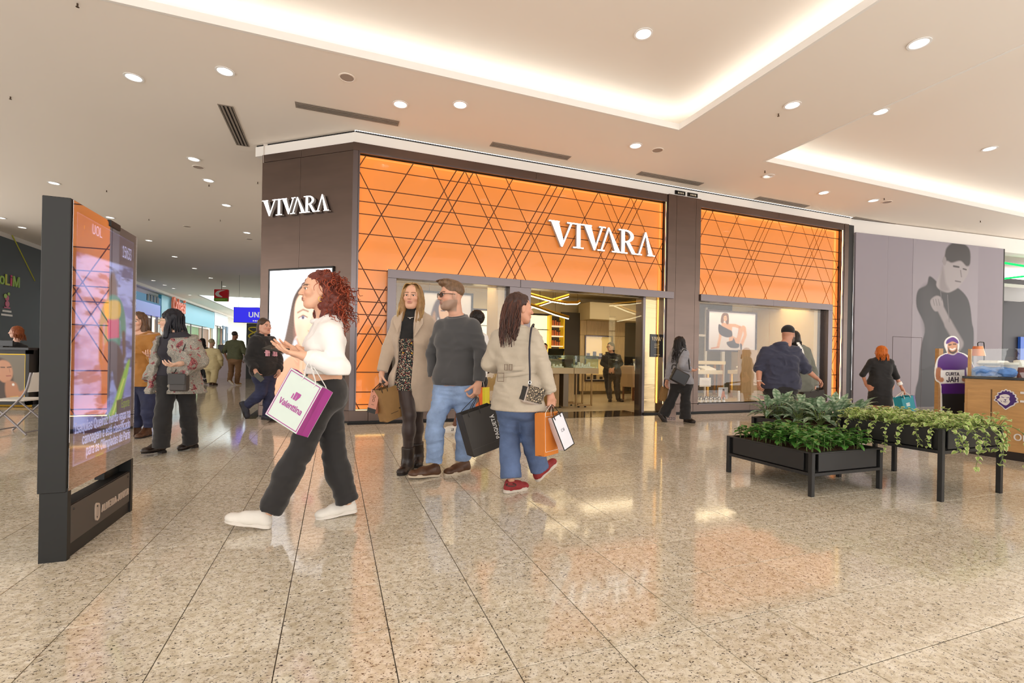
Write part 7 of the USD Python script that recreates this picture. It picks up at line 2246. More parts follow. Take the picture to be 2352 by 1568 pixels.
o, P11, Mh = walker("dark haired person in black seen between the kimono and the beige suit far off", 17.5,
       dict(shL=(455, 802, 0), shR=(478, 802, 0), elL=(452, 816, 0), wrL=(455, 830, -.1), elR=(481, 816, 0), wrR=(479, 830, -.1), hipL=(461, 832, 0), hipR=(472, 832, 0), knL=(461, 852, 0), anL=(461, 868, 0), knR=(472, 852, 0), anR=(472, 868, 0)),
       (466, 785), (.1, 1), (120, 84, 66), True, None, [("jacket", BLK, 0.03, 836, 0.95, dict())], ("trousers", BLK, 0.02, 0.97, 0.01), {"L": ("loafer", LEATH_D, SOLE_D, None, (0, 1), 0, 0), "R": ("loafer", LEATH_D, SOLE_D, None, (0, 1), 0, 0)}, fine=0.014)
hairdo(o, Mh, "long", (24, 20, 20), 24, 0.011)

# 12: attendant behind the left counter
o, P12, Mh = walker("attendant with auburn hair in black sitting behind the dark counter at the left", 9.9,
       dict(shL=(10, 796, -.1), shR=(58, 797, .1), elL=(4, 826, -.1), wrL=(-8, 842, -.25), elR=(62, 828, .05), wrR=(38, 838, -.2), hipL=(26, 862, 0), hipR=(46, 862, 0), knL=(20, 868, -.4), anL=(22, 920, -.38), knR=(44, 868, -.4), anR=(44, 920, -.38)),
       (36, 763), (-.88, -.47), (228, 184, 164), True, None, [("jacket", BLK, 0.02, 866, 0.95, dict(collar=1))], ("trousers", BLK, 0.012, 0.97, 0.0), {"L": ("loafer", LEATH_D, SOLE_D, None, (0, -1), 0, 0), "R": ("loafer", LEATH_D, SOLE_D, None, (0, -1), 0, 0)}, fine=0.010)
hairdo(o, Mh, "bob", (132, 66, 26), 26, 0.008)

# 13, 14: shop staff
SUIT = M("suit_charcoal", (46, 42, 38), 0.7, sheen=0.1)
o, P13, Mh = walker("saleswoman in a dark suit with hands folded, standing inside the shop", 12.4,
       dict(shL=(1421, 817, 0), shR=(1388, 817, 0), elL=(1426, 834, .02), wrL=(1408, 847, -.22), elR=(1384, 834, .02), wrR=(1401, 847, -.22), hipL=(1416, 858, 0), hipR=(1396, 858, 0), knL=(1417, 888, 0), anL=(1420, 918, 0), knR=(1397, 888, 0), anR=(1401, 916, 0)),
       (1402, 797), (-.75, -.66), (220, 166, 132), True, None, [("blouse", BLK, 0.006, 856, 0.0, dict()), ("jacket", SUIT, 0.024, 860, 0.95, dict(skirt=0.02, open=((1402, 830), (1408, 830)), collar=1, neck=0.05))], ("trousers", SUIT, 0.014, 0.98, 0.004),
       {"L": ("loafer", LEATH_D, SOLE_D, None, (.4, -1), 0, 0), "R": ("loafer", LEATH_D, SOLE_D, None, (-.2, -1), 0, 0)}, g=1.12, fine=0.010, smile=1, palm={"L": (-.5, 0.3, -.5), "R": (.5, .3, -.5)})
hairdo(o, Mh, "pony", (46, 30, 24), 28, 0.009)
gt = P13.sh * 0.8 + P13.hp * 0.2 + P13.fw * 0.155 + P13.ax * 0.09
add(o, "name_tag", moved(bx(-0.03, 0.03, -0.01, 0.01, -0.006, 0.006), frameof(P13.ax, (0, 0, 1), gt)), WHITE)
add(o, "glasses", moved(cat([tube([(s * 0.032 + 0.022 * math.cos(a), 0.099, 0.005 + 0.016 * math.sin(a)) for a in np.linspace(0, 6.28, 13)[:-1]], 0.004, 5, closed=True) for s in (-1, 1)]), Mh), DARK)
o, P14, Mh = walker("smiling cashier with tied back hair standing behind the cash desk", 12.9,
       dict(shL=(1267, 822, .05), shR=(1237, 822, .0), elL=(1272, 842, .0), wrL=(1262, 850, -.2), elR=(1233, 842, .0), wrR=(1240, 850, -.2), hipL=(1260, 866, 0), hipR=(1243, 866, 0), knL=(1260, 892, 0), anL=(1260, 914, 0), knR=(1243, 892, 0), anR=(1243, 914, 0)),
       (1251, 799), (.25, -.97), (208, 150, 116), True, None, [("jacket", SUIT, 0.02, 866, 0.95, dict(collar=1))], ("trousers", SUIT, 0.01, 0.98, 0.0), {"L": ("loafer", LEATH_D, SOLE_D, None, (0, -1), 0, 0), "R": ("loafer", LEATH_D, SOLE_D, None, (0, -1), 0, 0)}, fine=0.011, smile=1)
hairdo(o, Mh, "pony", (36, 26, 22), 30, 0.009)

# 15: woman in the grey jacket before the steel pillar
GREYJ = M("jacket_grey", (150, 150, 158), 0.85, sheen=0.2, var=0.06, vs=10)
o, P15, Mh = walker("person with long dark wavy hair in a light grey jacket passing the steel pillar", 8.4,
       dict(shL=(1546, 810, .1), shR=(1574, 808, -.1), elL=(1538, 842, .12), wrL=(1532, 874, .06), elR=(1566, 840, -.18), wrR=(1586, 848, -.12), hipL=(1556, 880, .06), hipR=(1576, 880, -.06), knL=(1544, 914, .06), anL=(1523, 954, .08), knR=(1574, 916, -.06), anR=(1574, 962, -.05)),
       (1563, 790), (.85, .52), (216, 160, 134), True, None, [("jacket", GREYJ, 0.024, 881, 0.93, dict(skirt=0.03, fold=0.008))], ("trousers", BLK, 0.018, 0.98, 0.045),
       {"R": ("loafer", LEATH_D, SOLE_D, (1575, 968), (1596, 972), 0, 0), "L": ("loafer", LEATH_D, SOLE_D, (1514, 951, 8.45), (1, .1), -0.9, 0.0)}, fine=0.009, palm={"R": (0, .3, 1)})
hairdo(o, Mh, "long", (30, 24, 24), 33, 0.008)
fr15 = frameof((0.85, 0, -0.42), (0.42, 0, 0.85), W(1561, 866, 8.05))
o = thing("handbag", "black square handbag slung at the grey jacket woman's side", "bag")
add(o, "bag_body", moved(bx(-0.14, 0.14, -0.11, 0.11, -0.05, 0.05, 0.02), fr15), M("bag_black_leather", (34, 33, 36), 0.35))
add(o, "flap", moved(bx(-0.143, 0.143, 0.0, 0.113, -0.056, 0.0, 0.006), fr15), M("bag_black_flap", (26, 26, 30), 0.3))
add(o, "strap", tube(smooth_open([W(1552, 850, 8.08), W(1556, 828, 8.12), W(1571, 802, 8.20), W(1580, 815, 8.30), W(1584, 848, 8.12)]), 0.010, 6), DARK)
add(o, "top_handle", tube(smooth_open([W(1543, 848, 8.06), W(1545, 838, 8.06), W(1553, 838, 8.06)]), 0.010, 6), DARK)
TL, TR, BR, BLp = W(1522, 888, 8.4), W(1536, 892, 8.5), W(1530, 922, 8.5), W(1518, 920, 8.4)
b = paper_bag("brown kraft bag in the grey jacket woman's far hand", TL, TR, BR, BLp, (0.04, 0.22, 0), KRAFT, KRAFT, W(1531, 878, 8.46), KRAFT2, hx=(0.3, 0.7))
TL, TR, BR, BLp = W(1524, 924, 8.72), W(1552, 924, 8.62), W(1552, 966, 8.62), W(1516, 966, 8.72)
b = paper_bag("pale pink carrier bag lettered EZZO behind the grey jacket woman's legs", TL, TR, BR, BLp, (0.02, 0.10, 0), M("bag_pale_pink", (214, 190, 182), 0.5), M("bag_pale_pink", (214, 190, 182), 0.5), W(1532, 884, 8.6), M("cord_white", (232, 228, 222), 0.7), hx=(0.3, 0.7))
fr, w, h = face_frame(TL, TR, BLp)
letter_on(b, "lettering", fr, w, h, "EZZO", 0.55, 0.06, 0.045, M("print_grey", (110, 108, 116), 0.6), True, 1.0)

# 16: big man in the beanie
NAVYK = M("henley_navy", (52, 54, 74), 0.88, sheen=0.25, var=0.08, vs=16)
o, P16, Mh = walker("heavy bearded person in a black beanie and navy hooded top, seen from behind", 7.2,
       dict(shL=(1756, 806, .04), shR=(1829, 804, -.04), elL=(1744, 846, .04), wrL=(1743, 876, -.08), elR=(1851, 848, -.08), wrR=(1873, 866, -.12), hipL=(1776, 892, .02), hipR=(1808, 892, -.02), knL=(1776, 942, .02), anL=(1776, 986, .05), knR=(1812, 942, -.02), anR=(1816, 986, 0)),
       (1811, 769), (.78, .62), (196, 140, 114), False, None, [("hooded_top", NAVYK, 0.022, 893, 0.12, dict(hood=1, belly=0.06, fold=0.013, low=1.0))], ("trousers", BLK, 0.016, 0.98, 0.012),
       {"L": ("sneaker", LEATH_D, SOLE_D, None, (.3, 1), 0, 0), "R": ("sneaker", LEATH_D, SOLE_D, None, (.3, 1), 0, 0)}, g=1.26, sc=1.05, fine=0.009, beard=((50, 40, 36), 0.9), palm={"L": (1, 0, 0)})
hairdo(o, Mh, "beanie", (18, 17, 18), 35, 0.007)
add(o, "wristband", tube([P16.J["wrL"] + np.array([0.036 * math.cos(a), 0.036 * math.sin(a), 0.01]) for a in np.linspace(0, 6.28, 17)[:-1]], 0.006, 5, closed=True), WHITE)

# 17: person in the grey-green coat behind him
GG = M("coat_sage", (116, 118, 108), 0.85)
o, P17, Mh = walker("person in a sage grey coat with a patterned bag strap, hidden behind the beanie", 8.05,
       dict(shL=(1812, 806, .0), shR=(1853, 806, .0), elL=(1806, 850, .0), wrL=(1808, 886, 0), elR=(1866, 852, .02), wrR=(1870, 886, -.05), hipL=(1822, 884, 0), hipR=(1848, 884, 0), knL=(1824, 930, 0), anL=(1824, 966, .02), knR=(1846, 930, 0), anR=(1846, 966, 0)),
       (1824, 778), (.5, .86), (206, 156, 130), True, None, [("coat", GG, 0.034, 899, 0.95, dict(skirt=0.08, fold=0.008)), ("skirt", M("skirt_taupe", (176, 150, 130), 0.85), 0.005, 946, 0.0, dict(skirt=0.04, neck=-0.3))], None,
       {"L": ("loafer", LEATH_D, SOLE_D, None, (.3, 1), 0, 0), "R": ("loafer", LEATH_D, SOLE_D, None, (.3, 1), 0, 0)}, fine=0.010)
hairdo(o, Mh, "bob", (40, 30, 26), 36, 0.009)
o = thing("handbag", "strap patterned in black and white over the sage grey coat's shoulder", "bag")
add(o, "strap", cat([moved(bx(-0.022, 0.022, -0.004, 0.004, -0.02, 0.016), frameof((1, 0, 0), (0, 1, 0.0), W(1833 + 11 * t + 3 * math.sin(t * 3), 788 + 30 * t, 7.85 - 0.02 * t))) for t in np.linspace(0, 1, 9)]), WHITE)
p = W(1846, 838, 7.83); add(o, "bag_body", bx(p[0] - 0.05, p[0] + 0.04, p[1] - 0.03, p[1] + 0.03, p[2] - 0.14, p[2] + 0.10, 0.02), GG)
TL, TR, BR, BLp = W(1846, 901, 7.8), W(1893, 894, 7.8), W(1895, 935, 7.8), W(1846, 940, 7.8)
b = paper_bag("black paper carrier bag in the hand of the person in the sage coat", TL, TR, BR, BLp, (0, 0.12, 0), BAGK, BAGK, W(1871, 890, 7.98), DARK, hx=(0.35, 0.7))

# 18: woman in the black dress
o, P18, Mh = walker("person with an orange bob in a tight black dress, seen from behind at the hoarding", 9.6,
       dict(shL=(1999, 829, .02), shR=(2046, 829, -.02), elL=(1982, 860, .05), wrL=(1988, 880, .10), elR=(2059, 866, -.05), wrR=(2072, 892, -.08), hipL=(2006, 886, .02), hipR=(2038, 886, -.02), knL=(2010, 924, 0), anL=(2012, 950, 0), knR=(2034, 924, 0), anR=(2033, 950, 0)),
       (2022, 809), (-.2, .98), (206, 146, 120), True, None, [("dress", BLK, 0.014, 930, 0.10, dict(skirt=0.03, fold=0.004))], None,
       {"L": ("loafer", LEATH_D, SOLE_D, None, (0, 1), 0, 0), "R": ("loafer", LEATH_D, SOLE_D, None, (0, 1), 0, 0)}, g=1.16, fine=0.010)
hairdo(o, Mh, "bob", (196, 104, 30), 38, 0.008)
d = unit(P18.J["wrR"] - P18.J["elR"]); c = lerp(P18.J["elR"], P18.J["wrR"], 0.55)
add(o, "wrist_bandage", tube([c - d * 0.03, c + d * 0.03], 0.046, 12), WHITE)
TEAL = M("bag_teal", (22, 142, 160), 0.45)
TL, TR, BR, BLp = W(2070, 914, 9.0), W(2097, 908, 9.0), W(2114, 940, 9.0), W(2090, 946, 9.0)
b = paper_bag("teal paper carrier bag with a white print in the black dress woman's hand", TL, TR, BR, BLp, (-0.08, 0.10, 0.0), TEAL, TEAL, W(2074, 900, 9.4), M("cord_white", (232, 228, 222), 0.7), hr=0.006, hx=(0.25, 0.75))
fr, w, h = face_frame(TL, TR, BLp)
add(b, "print", moved(cat([bx(0.3 * w, 0.6 * w, h * y, h * (y + 0.05), 0.0005, 0.002) for y in (0.40, 0.48, 0.56)]), fr), WLET)
TL, TR, BR, BLp = W(2048, 917, 9.5), W(2066, 917, 9.5), W(2066, 948, 9.5), W(2048, 948, 9.5)
b = paper_bag("small off-white paper bag beside the teal bag", TL, TR, BR, BLp, (0, 0.1, 0), M("bag_cream", (226, 214, 206), 0.6), M("bag_cream", (226, 214, 206), 0.6), W(2073, 899, 9.5), M("cord_white", (232, 228, 222), 0.7), hx=(0.3, 0.7))
TL, TR, BR, BLp = W(2078, 912, 9.75), W(2101, 908, 9.75), W(2104, 935, 9.75), W(2082, 940, 9.75)
b = paper_bag("lilac carrier bag behind the teal bag", TL, TR, BR, BLp, (0.02, 0.1, 0), M("bag_lilac", (120, 116, 168), 0.5), M("bag_lilac", (120, 116, 168), 0.5), W(2074, 898, 9.5), M("cord_white", (232, 228, 222), 0.7), hx=(0.3, 0.7))
# ================================================================ planters and plants
PBLK = M("planter_black", (30, 30, 31), 0.5, bump=0.0003, scale=300)
BARK = M("bark_chips", (88, 58, 40), 0.9, var=0.4, vs=40, bump=0.02, scale=60)


def planter(label, s0, t0, w, d, top, h):
    o = thing("planter", label, "planter", G(s0, t0), UDEG)
    L = 0.035
    for x in (0, w - L):
        for y in (0, d - L):
            add(o, "leg", bx(x, x + L, y, y + L, 0.0, top - 0.004, 0.002), PBLK)
    zb = top - h
    for a, b, c, e in ((L, w - L, 0, L), (L, w - L, d - L, d), (0, L, L, d - L), (w - L, w, L, d - L)):
        add(o, "rail", bx(a, b, c, e, zb - 0.026, zb, 0.002), PBLK)
    g = 0.045
    for a, b, c, e in ((L + g, w - L - g, 0.004, 0.016), (L + g, w - L - g, d - 0.016, d - 0.004), (0.004, 0.016, L + g, d - L - g), (w - 0.016, w - 0.004, L + g, d - L - g)):
        add(o, "side_panel", bx(a, b, c, e, zb + 0.010, top - 0.008, 0.001), PBLK)
    add(o, "top_rim", cat(bx(0, w, 0, L, top - 0.012, top, 0.002), bx(0, w, d - L, d, top - 0.012, top, 0.002), bx(0, L, L, d - L, top - 0.012, top, 0.002), bx(w - L, w, L, d - L, top - 0.012, top, 0.002)), PBLK)
    add(o, "liner", cat(bx(0.03, w - 0.03, 0.03, d - 0.03, zb, zb + 0.008), bx(0.03, 0.036, 0.03, d - 0.03, zb, top - 0.01), bx(w - 0.036, w - 0.03, 0.03, d - 0.03, zb, top - 0.01), bx(0.03, w - 0.03, 0.03, 0.036, zb, top - 0.01), bx(0.03, w - 0.03, d - 0.036, d - 0.03, zb, top - 0.01)), DARK)
    x, y = np.meshgrid(np.linspace(0.036, w - 0.036, 34), np.linspace(0.036, d - 0.036, 34))
    z = top - 0.035 + 0.028 * meshkit.fbm(np.stack([x * 22, y * 22, x * 0], -1), 3, 4)
    i = np.arange(34 * 34).reshape(34, 34)
    f = np.concatenate([np.stack([i[:-1, :-1], i[:-1, 1:], i[1:, 1:]], -1).reshape(-1, 3), np.stack([i[:-1, :-1], i[1:, 1:], i[1:, :-1]], -1).reshape(-1, 3)])
    add(o, "bark_mulch", (np.stack([x, y, z], -1).reshape(-1, 3), f), BARK, 60, kind="stuff")
    return o


PL = {1: (3.447, -5.235, 0.873, 0.905, 0.361, 0.168), 2: (4.36, -5.65, 0.855, 0.86, 0.585, 0.175)}
PL[3] = (4.43, -4.585, 0.87, 0.865, 0.45, 0.17)
planter("low black metal planter of glossy green plants, nearest the camera", *PL[1])
planter("tall black metal planter overflowing with cream-edged trailing leaves", *PL[2])
planter("black metal planter of silvery striped plants behind the low one", *PL[3])
LEAF = usdkit.material(stage, "/World/Looks/leaf", {"at": ("attribute", {"attribute": "col"}), "oi": ("object_info", {}), "p": ("principled_bsdf", {"roughness": 0.30, "specular_ior_level": 0.55}), "t": ("translucent_bsdf", {}), "m": ("mix_closure", {"fac": 0.22})},
                       [("at.color", "p.base_color"), ("at.color", "t.color"), ("p.BSDF", "m.closure1"), ("t.BSDF", "m.closure2")], surface="m.closure")
STEM = M("stem_green", (104, 124, 66), 0.6)


def leaf(L, w, bend, fold, ny=7, tip=1.0, heart=False):
    """a curved leaf from the origin along +x, face up; returns vertices, faces, across (-1..1), along (0..1)"""
    v, uu, vv = [], [], []
    for i in range(ny):
        t = i / (ny - 1)
        wd = w * (math.sin(PI * min(1, t * 1.0) ** (0.62 if heart else 0.85)) ** 0.8 if 0 < t < 1 else 0.02)
        a = bend * t
        x = L * (math.sin(a) / bend if abs(bend) > 1e-3 else t); z = -L * ((1 - math.cos(a)) / bend if abs(bend) > 1e-3 else 0)
        for u in (-1, -0.5, 0, 0.5, 1):
            v.append((x, u * wd, z + fold * abs(u) * wd)); uu.append(u); vv.append(t)
    f = []
    for i in range(ny - 1):
        for j in range(4):
            k = i * 5 + j
            f += [(k, k + 5, k + 6), (k, k + 6, k + 1)]
    return np.array(v), np.array(f), np.array(uu), np.array(vv)


def leaf_cols(kind, u, v, r):
    if kind == "glossy":
        b = np.array(lin((64, 124, 52))) * r.uniform(0.75, 1.35); e = np.array(lin((136, 172, 84)))
        m = np.clip(1 - np.abs(u) * 5, 0, 1) * 0.5 + 0.18 * (np.abs(u) > 0.9)
    elif kind == "striped":
        b = np.array(lin((106, 142, 108))) * r.uniform(0.8, 1.15); e = np.array(lin((196, 212, 190)))
        m = np.clip(0.5 + 0.8 * np.sin(v * 24 + np.abs(u) * 3.0), 0, 1) * 0.75 * (np.abs(u) > 0.1)
    else:
        b = np.array(lin((138, 172, 84))) * r.uniform(0.85, 1.25); e = np.array(lin((242, 236, 180)))
        m = np.clip((np.abs(u) - 0.45) * 3, 0, 1) * r.uniform(0.6, 1.0)
    return b[None] * (1 - m[:, None]) + e[None] * m[:, None]


def put_leaf(o, kind, base, az, el, L, w, bend, fold, r, roll=0.0, heart=False):
    v, f, u, vv = leaf(L, w, bend, fold, 6 if kind != "striped" else 9, heart=heart)
    R = trimesh.transformations.rotation_matrix(az, (0, 0, 1)) @ trimesh.transformations.rotation_matrix(-el, (0, 1, 0)) @ trimesh.transformations.rotation_matrix(roll, (1, 0, 0))
    add(o, "leaf", (v @ R[:3, :3].T + base, f), LEAF, True, col=leaf_cols(kind, u, vv, r))


def make_plant(kind, label, cat_, group, seed, loc, name):
    r = rng(seed)
    o = thing(name, label, cat_, loc, 0, group)
    stems = []
    if kind == "glossy":
        for s in range(3):
            a0 = r.uniform(0, 6.3); lean = r.uniform(0.0, 0.05); H = r.uniform(0.09, 0.16)
            tip = np.array([lean * math.cos(a0), lean * math.sin(a0), H]); b = np.array([0.02 * math.cos(a0), 0.02 * math.sin(a0), 0])
            stems.append(tube([b, lerp(b, tip, 0.5) + [0, 0, 0.005], tip], 0.004, 5))
            for k in range(8):
                t = 0.45 + 0.55 * k / 7
                put_leaf(o, kind, lerp(b, tip, t), a0 + k * 2.4, 0.75 - 1.0 * (1 - t) - 0.1, r.uniform(0.065, 0.095), r.uniform(0.021, 0.029), r.uniform(0.5, 1.2), 0.35, r)
    elif kind == "striped":
        for k in range(17):
            a = k * 2.4 + r.uniform(-.3, .3); t = k / 16
            b = np.array([0.02 * math.cos(a), 0.02 * math.sin(a), 0.03 + 0.05 * t])
            e = b + np.array([math.cos(a), math.sin(a), 0]) * 0.035 + [0, 0, 0.03 + 0.07 * t]
            stems.append(tube([b * [1, 1, 0], b, e], 0.0045, 5))
            put_leaf(o, kind, e, a, 0.15 + 1.05 * t + r.uniform(-.15, .15), r.uniform(0.17, 0.25), r.uniform(0.030, 0.042), r.uniform(0.6, 1.3), 0.30, r, r.uniform(-.3, .3))
    elif kind == "pothos":
        for k in range(44):
            a = r.uniform(0, 6.3); q = 0.13 * math.sqrt(r.random())
            b = np.array([q * math.cos(a), q * math.sin(a), r.uniform(0.03, 0.12) - 1.2 * q * q])
            if k % 3 == 0:
                stems.append(tube([b * [0.4, 0.4, 0], b * [0.8, 0.8, 0.8] + [0, 0, 0.01], b], 0.0022, 4))
            put_leaf(o, kind, b, r.uniform(0, 6.3), r.uniform(-.5, .7), r.uniform(0.034, 0.052), r.uniform(0.014, 0.020), r.uniform(0.3, 1.2), 0.3, r, r.uniform(-.5, .5), True)
    else:                                              # a trailing vine hanging along -y side
        L = {"vine_long": 0.34, "vine": 0.20}[kind]
        p = [np.array([0, 0, 0.02])]
        d = np.array([r.uniform(-.3, .3), -1, 0.3])
        for k in range(9):
            d = unit(d + np.array([r.uniform(-.35, .35), 0.12 if k > 2 else -0.05, -0.42]))
            p.append(p[-1] + d * L / 8)
        p = np.array(p)
        stems.append(tube(p, 0.0022, 4))
        for k in range(1, 10):
            for q in range(2 if k % 2 else 1):
                put_leaf(o, "pothos", p[k], r.uniform(0, 6.3), r.uniform(-.9, .1), r.uniform(0.030, 0.048), r.uniform(0.014, 0.019), r.uniform(0.3, 1.0), 0.3, r, r.uniform(-.4, .4), True)
    add(o, "stems", cat(stems), STEM, True)
    return o


def grow(kinds, spots, label, group, name, seed, jitter=40):
    r = rng(seed)
    protos = []
    for k, (s, t, z) in enumerate(spots):
        if k < len(kinds):
            protos.append(make_plant(kinds[k], label, "plant", group, seed + k, G(s, t, z), name))
        else:
            dup(protos[k % len(protos)], G(s, t, z), r.uniform(0, 360), label, group, r.uniform(0.85, 1.15))


def spots_in(P, nx, ny, z, seed, m=0.10):
    r = rng(seed)
    s0, t0, w, d = P[:4]
    return [(s0 + m + (w - 2 * m) * (i + 0.5 * (j % 2) * 0.8 + r.uniform(-.2, .2)) / (nx - 0.6), t0 + m + (d - 2 * m) * (j + r.uniform(-.2, .2)) / (ny - 1), z) for j in range(ny) for i in range(nx)]


sp = spots_in(PL[1], 6, 6, PL[1][4] - 0.025, 3, 0.09)
grow(["glossy"] * 3, sp, "bushy glossy green plant in the low black planter", "glossy plants in the low planter", "potted_plant", 100)
sp = spots_in(PL[3], 4, 3, PL[3][4] - 0.025, 4, 0.13)
grow(["striped"] * 3, sp, "silvery striped long-leaved plant in the rear black planter", "striped plants in the rear planter", "striped_plant", 200)
sp = spots_in(PL[2], 6, 6, PL[2][4] - 0.02, 5, 0.06)
grow(["pothos"] * 3, sp, "cream-edged small-leaved plant spreading over the tall black planter", "cream-edged plants on the tall planter", "trailing_plant", 300)
r_ = rng(77)
s0, t0, w, d, top = PL[2][:5]
vp = {}
n_ = 0
edge = [((s0 + w * q, t0 + 0.01), 0) for q in (0.06, 0.16, 0.27, 0.38, 0.5, 0.6, 0.7, 0.8, 0.9, 0.97)] + [((s0 + 0.01, t0 + d * q), -90) for q in (0.08, 0.2, 0.32, 0.45, 0.57, 0.7, 0.82, 0.93)] + [((s0 + w - 0.01, t0 + d * q), 90) for q in (0.06, 0.2, 0.35)]
for k, ((s, t), rz) in enumerate(edge):
    kind = "vine_long" if k in (2, 5, 9, 13) else "vine"
    if (kind, k % 2) not in vp:
        vp[(kind, k % 2)] = make_plant(kind, "cream-edged leafy vine hanging over the tall planter's rim", "vine", "vines hanging over the tall planter's rim", 400 + k, (0, 0, 0), "hanging_vine")
        q = vp[(kind, k % 2)]
        UsdGeom.Xformable(q).ClearXformOpOrder()
        for op in list(q.GetAttributes()):
            if op.GetName().startswith("xformOp:"):
                q.RemoveProperty(op.GetName())
        xf(q, G(s, t, top - 0.01), UDEG + rz + r_.uniform(-8, 8))
    else:
        dup(vp[(kind, k % 2)], G(s, t, top - 0.01), UDEG + rz + r_.uniform(-15, 15), scale=r_.uniform(0.8, 1.15))
# ================================================================ digital totem
def ST(px, py, s0=-1.51):
    d = ray(px, py)
    P = CAM + d * ((s0 - (CAM - O) @ U) / (d @ U))
    return np.array([(P - O) @ N, P[2]])


TOT = M("totem_black", (22, 23, 23), 0.55)
TOTG = M("totem_gunmetal", (84, 78, 74), 0.5, 0.3)
TZ, TL_, TW = 1.885, -4.885, 0.855
o = thing("digital_totem", "tall black digital totem with a glowing news screen", "digital sign", G(-1.625, TL_), UDEG)
zs_ = ST(150, 1124)[1]
zg, zp = ST(152, 1141)[1], ST(152, 1166)[1]
add(o, "casing", bx(-0.008, 0.110, -0.006, TW + 0.006, zs_ - 0.02, TZ, 0.003), TOT)
add(o, "post", bx(0.0, 0.115, 0.0, 0.035, 0.0, zs_), TOT); add(o, "post", bx(0.0, 0.115, TW - 0.035, TW, 0.0, zs_), TOT); add(o, "rear_plate", bx(0.0, 0.05, TW * 0.7, TW - 0.035, zp, zs_), TOT)
add(o, "base_box", bx(0.02, 0.106, 0.03, TW - 0.03, 0.0, zp, 0.002), TOT)
add(o, "base_panel", bx(0.106, 0.112, 0.045, TW - 0.045, 0.075, zp - 0.006, 0.001), TOTG)
add(o, "screw", cat([moved(lathe([(0, 0), (0.007, 0), (0.005, 0.003), (0, 0.003)], 10), frameof((0, 1, 0), (0, 0, 1), (0.112, y, zp - 0.03))) for y in (0.075, TW - 0.075)]), DARK)
FX = frameof((0, 1, 0), (0, 0, 1))                     # sheet x -> along the totem, y -> up, front -> +s
LG = M("totem_logo", (196, 176, 160), 0.4)
zl = ST(236, 1170)[1]
lg = text("ALMEIDA JUNIOR", 0.042, 0.006, False, 0.78)
lg.apply_translation([TW * 0.46, zp * 0.47, 0.112])
add(o, "logo_lettering", moved(lg, FX), LG)
em = Polygon(smooth_poly([(0, 0.075), (0.03, 0.075), (0.045, 0.06), (0.045, 0.0), (0.03, -0.015), (0.015, -0.015), (0, 0.0)], 3))
em = em.buffer(0.004).difference(em.buffer(-0.007)).union(sbox(0.017, 0.005, 0.024, 0.058))
add(o, "logo_emblem", moved(shift(ext(em, 0.006), TW * 0.37, zp * 0.47 - 0.01, 0.112), FX), LG)
sp_ = Print(110, 250, 2.25, (126, 140, 206))
sp_.grain(9, 0.35, 0.62, (176, 190, 244), 1.0, 3, 0.35); sp_.grain(16, 0.52, 0.66, (64, 74, 130), 0.9, 5, 0.3)
sp_.poly([(0, 0), (1, 0), (1, 0.13), (0, 0.155)], (52, 46, 74), 0.01, 1, False)
sp_.poly([(0.50, 0.30), (0.54, 0.20), (0.62, 0.19), (0.68, 0.26), (0.66, 0.31)], (96, 62, 46), 0.02)
sp_.poly([(0.40, 0.36), (0.56, 0.29), (0.74, 0.30), (0.84, 0.37), (0.86, 0.46), (0.78, 0.48), (0.74, 0.40), (0.74, 0.52), (0.46, 0.52), (0.46, 0.42), (0.38, 0.46)], (40, 146, 128), 0.012)
sp_.poly([(0.50, 0.40), (0.72, 0.39), (0.73, 0.48), (0.51, 0.49)], (214, 64, 120), 0.008, 1, False); sp_.poly([(0.46, 0.33), (0.72, 0.31), (0.73, 0.385), (0.49, 0.395)], (224, 186, 60), 0.01)
sp_.line([(0.82, 0.46), (0.84, 0.56), (0.76, 0.62)], 0.035, (84, 56, 44), 0.015); sp_.line([(0.40, 0.45), (0.40, 0.58), (0.46, 0.66)], 0.035, (84, 56, 44), 0.015)
sp_.poly([(0.46, 0.52), (0.74, 0.52), (0.86, 0.66), (0.80, 0.78), (0.66, 0.70), (0.60, 0.64), (0.54, 0.76), (0.42, 0.76)], (56, 44, 60), 0.015)
sp_.poly([(0.62, 0.80), (0.90, 0.60), (0.95, 0.62), (0.70, 0.86), (0.52, 0.98), (0.34, 1.02), (0.42, 0.88)], (148, 200, 70), 0.012)
sp_.line([(0.60, 0.86), (0.84, 0.68)], 0.012, (228, 232, 120), 0.01); sp_.line([(0.44, 0.96), (0.56, 0.86)], 0.02, (70, 130, 110), 0.015)
sp_.poly([(0, 0.865), (1, 0.83), (1, 1), (0, 1)], (92, 62, 70), 0.03, 0.93, False)
sp_.poly([(0.70, 0.775), (1, 0.768), (1, 0.835), (0.70, 0.845)], (38, 34, 52), 0.004, 0.9, False)
SW_, SH_ = TW - 0.10, TZ - 0.055 - zs_ - 0.10
m, c = sp_.sheet(SW_, SH_)
z0_ = zs_ + 0.10
RT = trimesh.transformations.rotation_matrix(PI / 2, (0, 0, 1))
v = m[0] @ RT[:3, :3].T + [0.1135, 0.05, z0_]
add(o, "screen", (v, m[1]), screen_mat("totem_screen", 1.5, 0.2), True, col=c)
LIL = glow("screen_lettering", (206, 206, 255), 2.4)


def on_screen(txt, x, y, size, mat=LIL, sx=0.62, right=False, name="screen_text"):
    t = text(txt, size, 0.0006, sx < 0, abs(sx))
    if sx < 0:
        t.apply_scale([-sx * SW_ / (t.bounds[1][0] - t.bounds[0][0]), 1, 1])
    if right:
        t.apply_translation([-t.bounds[1][0], 0, 0])
    t.apply_translation([0.05 + x * SW_, z0_ + y * SH_, 0.1138])
    return add(o, name, moved(t, FX), mat)


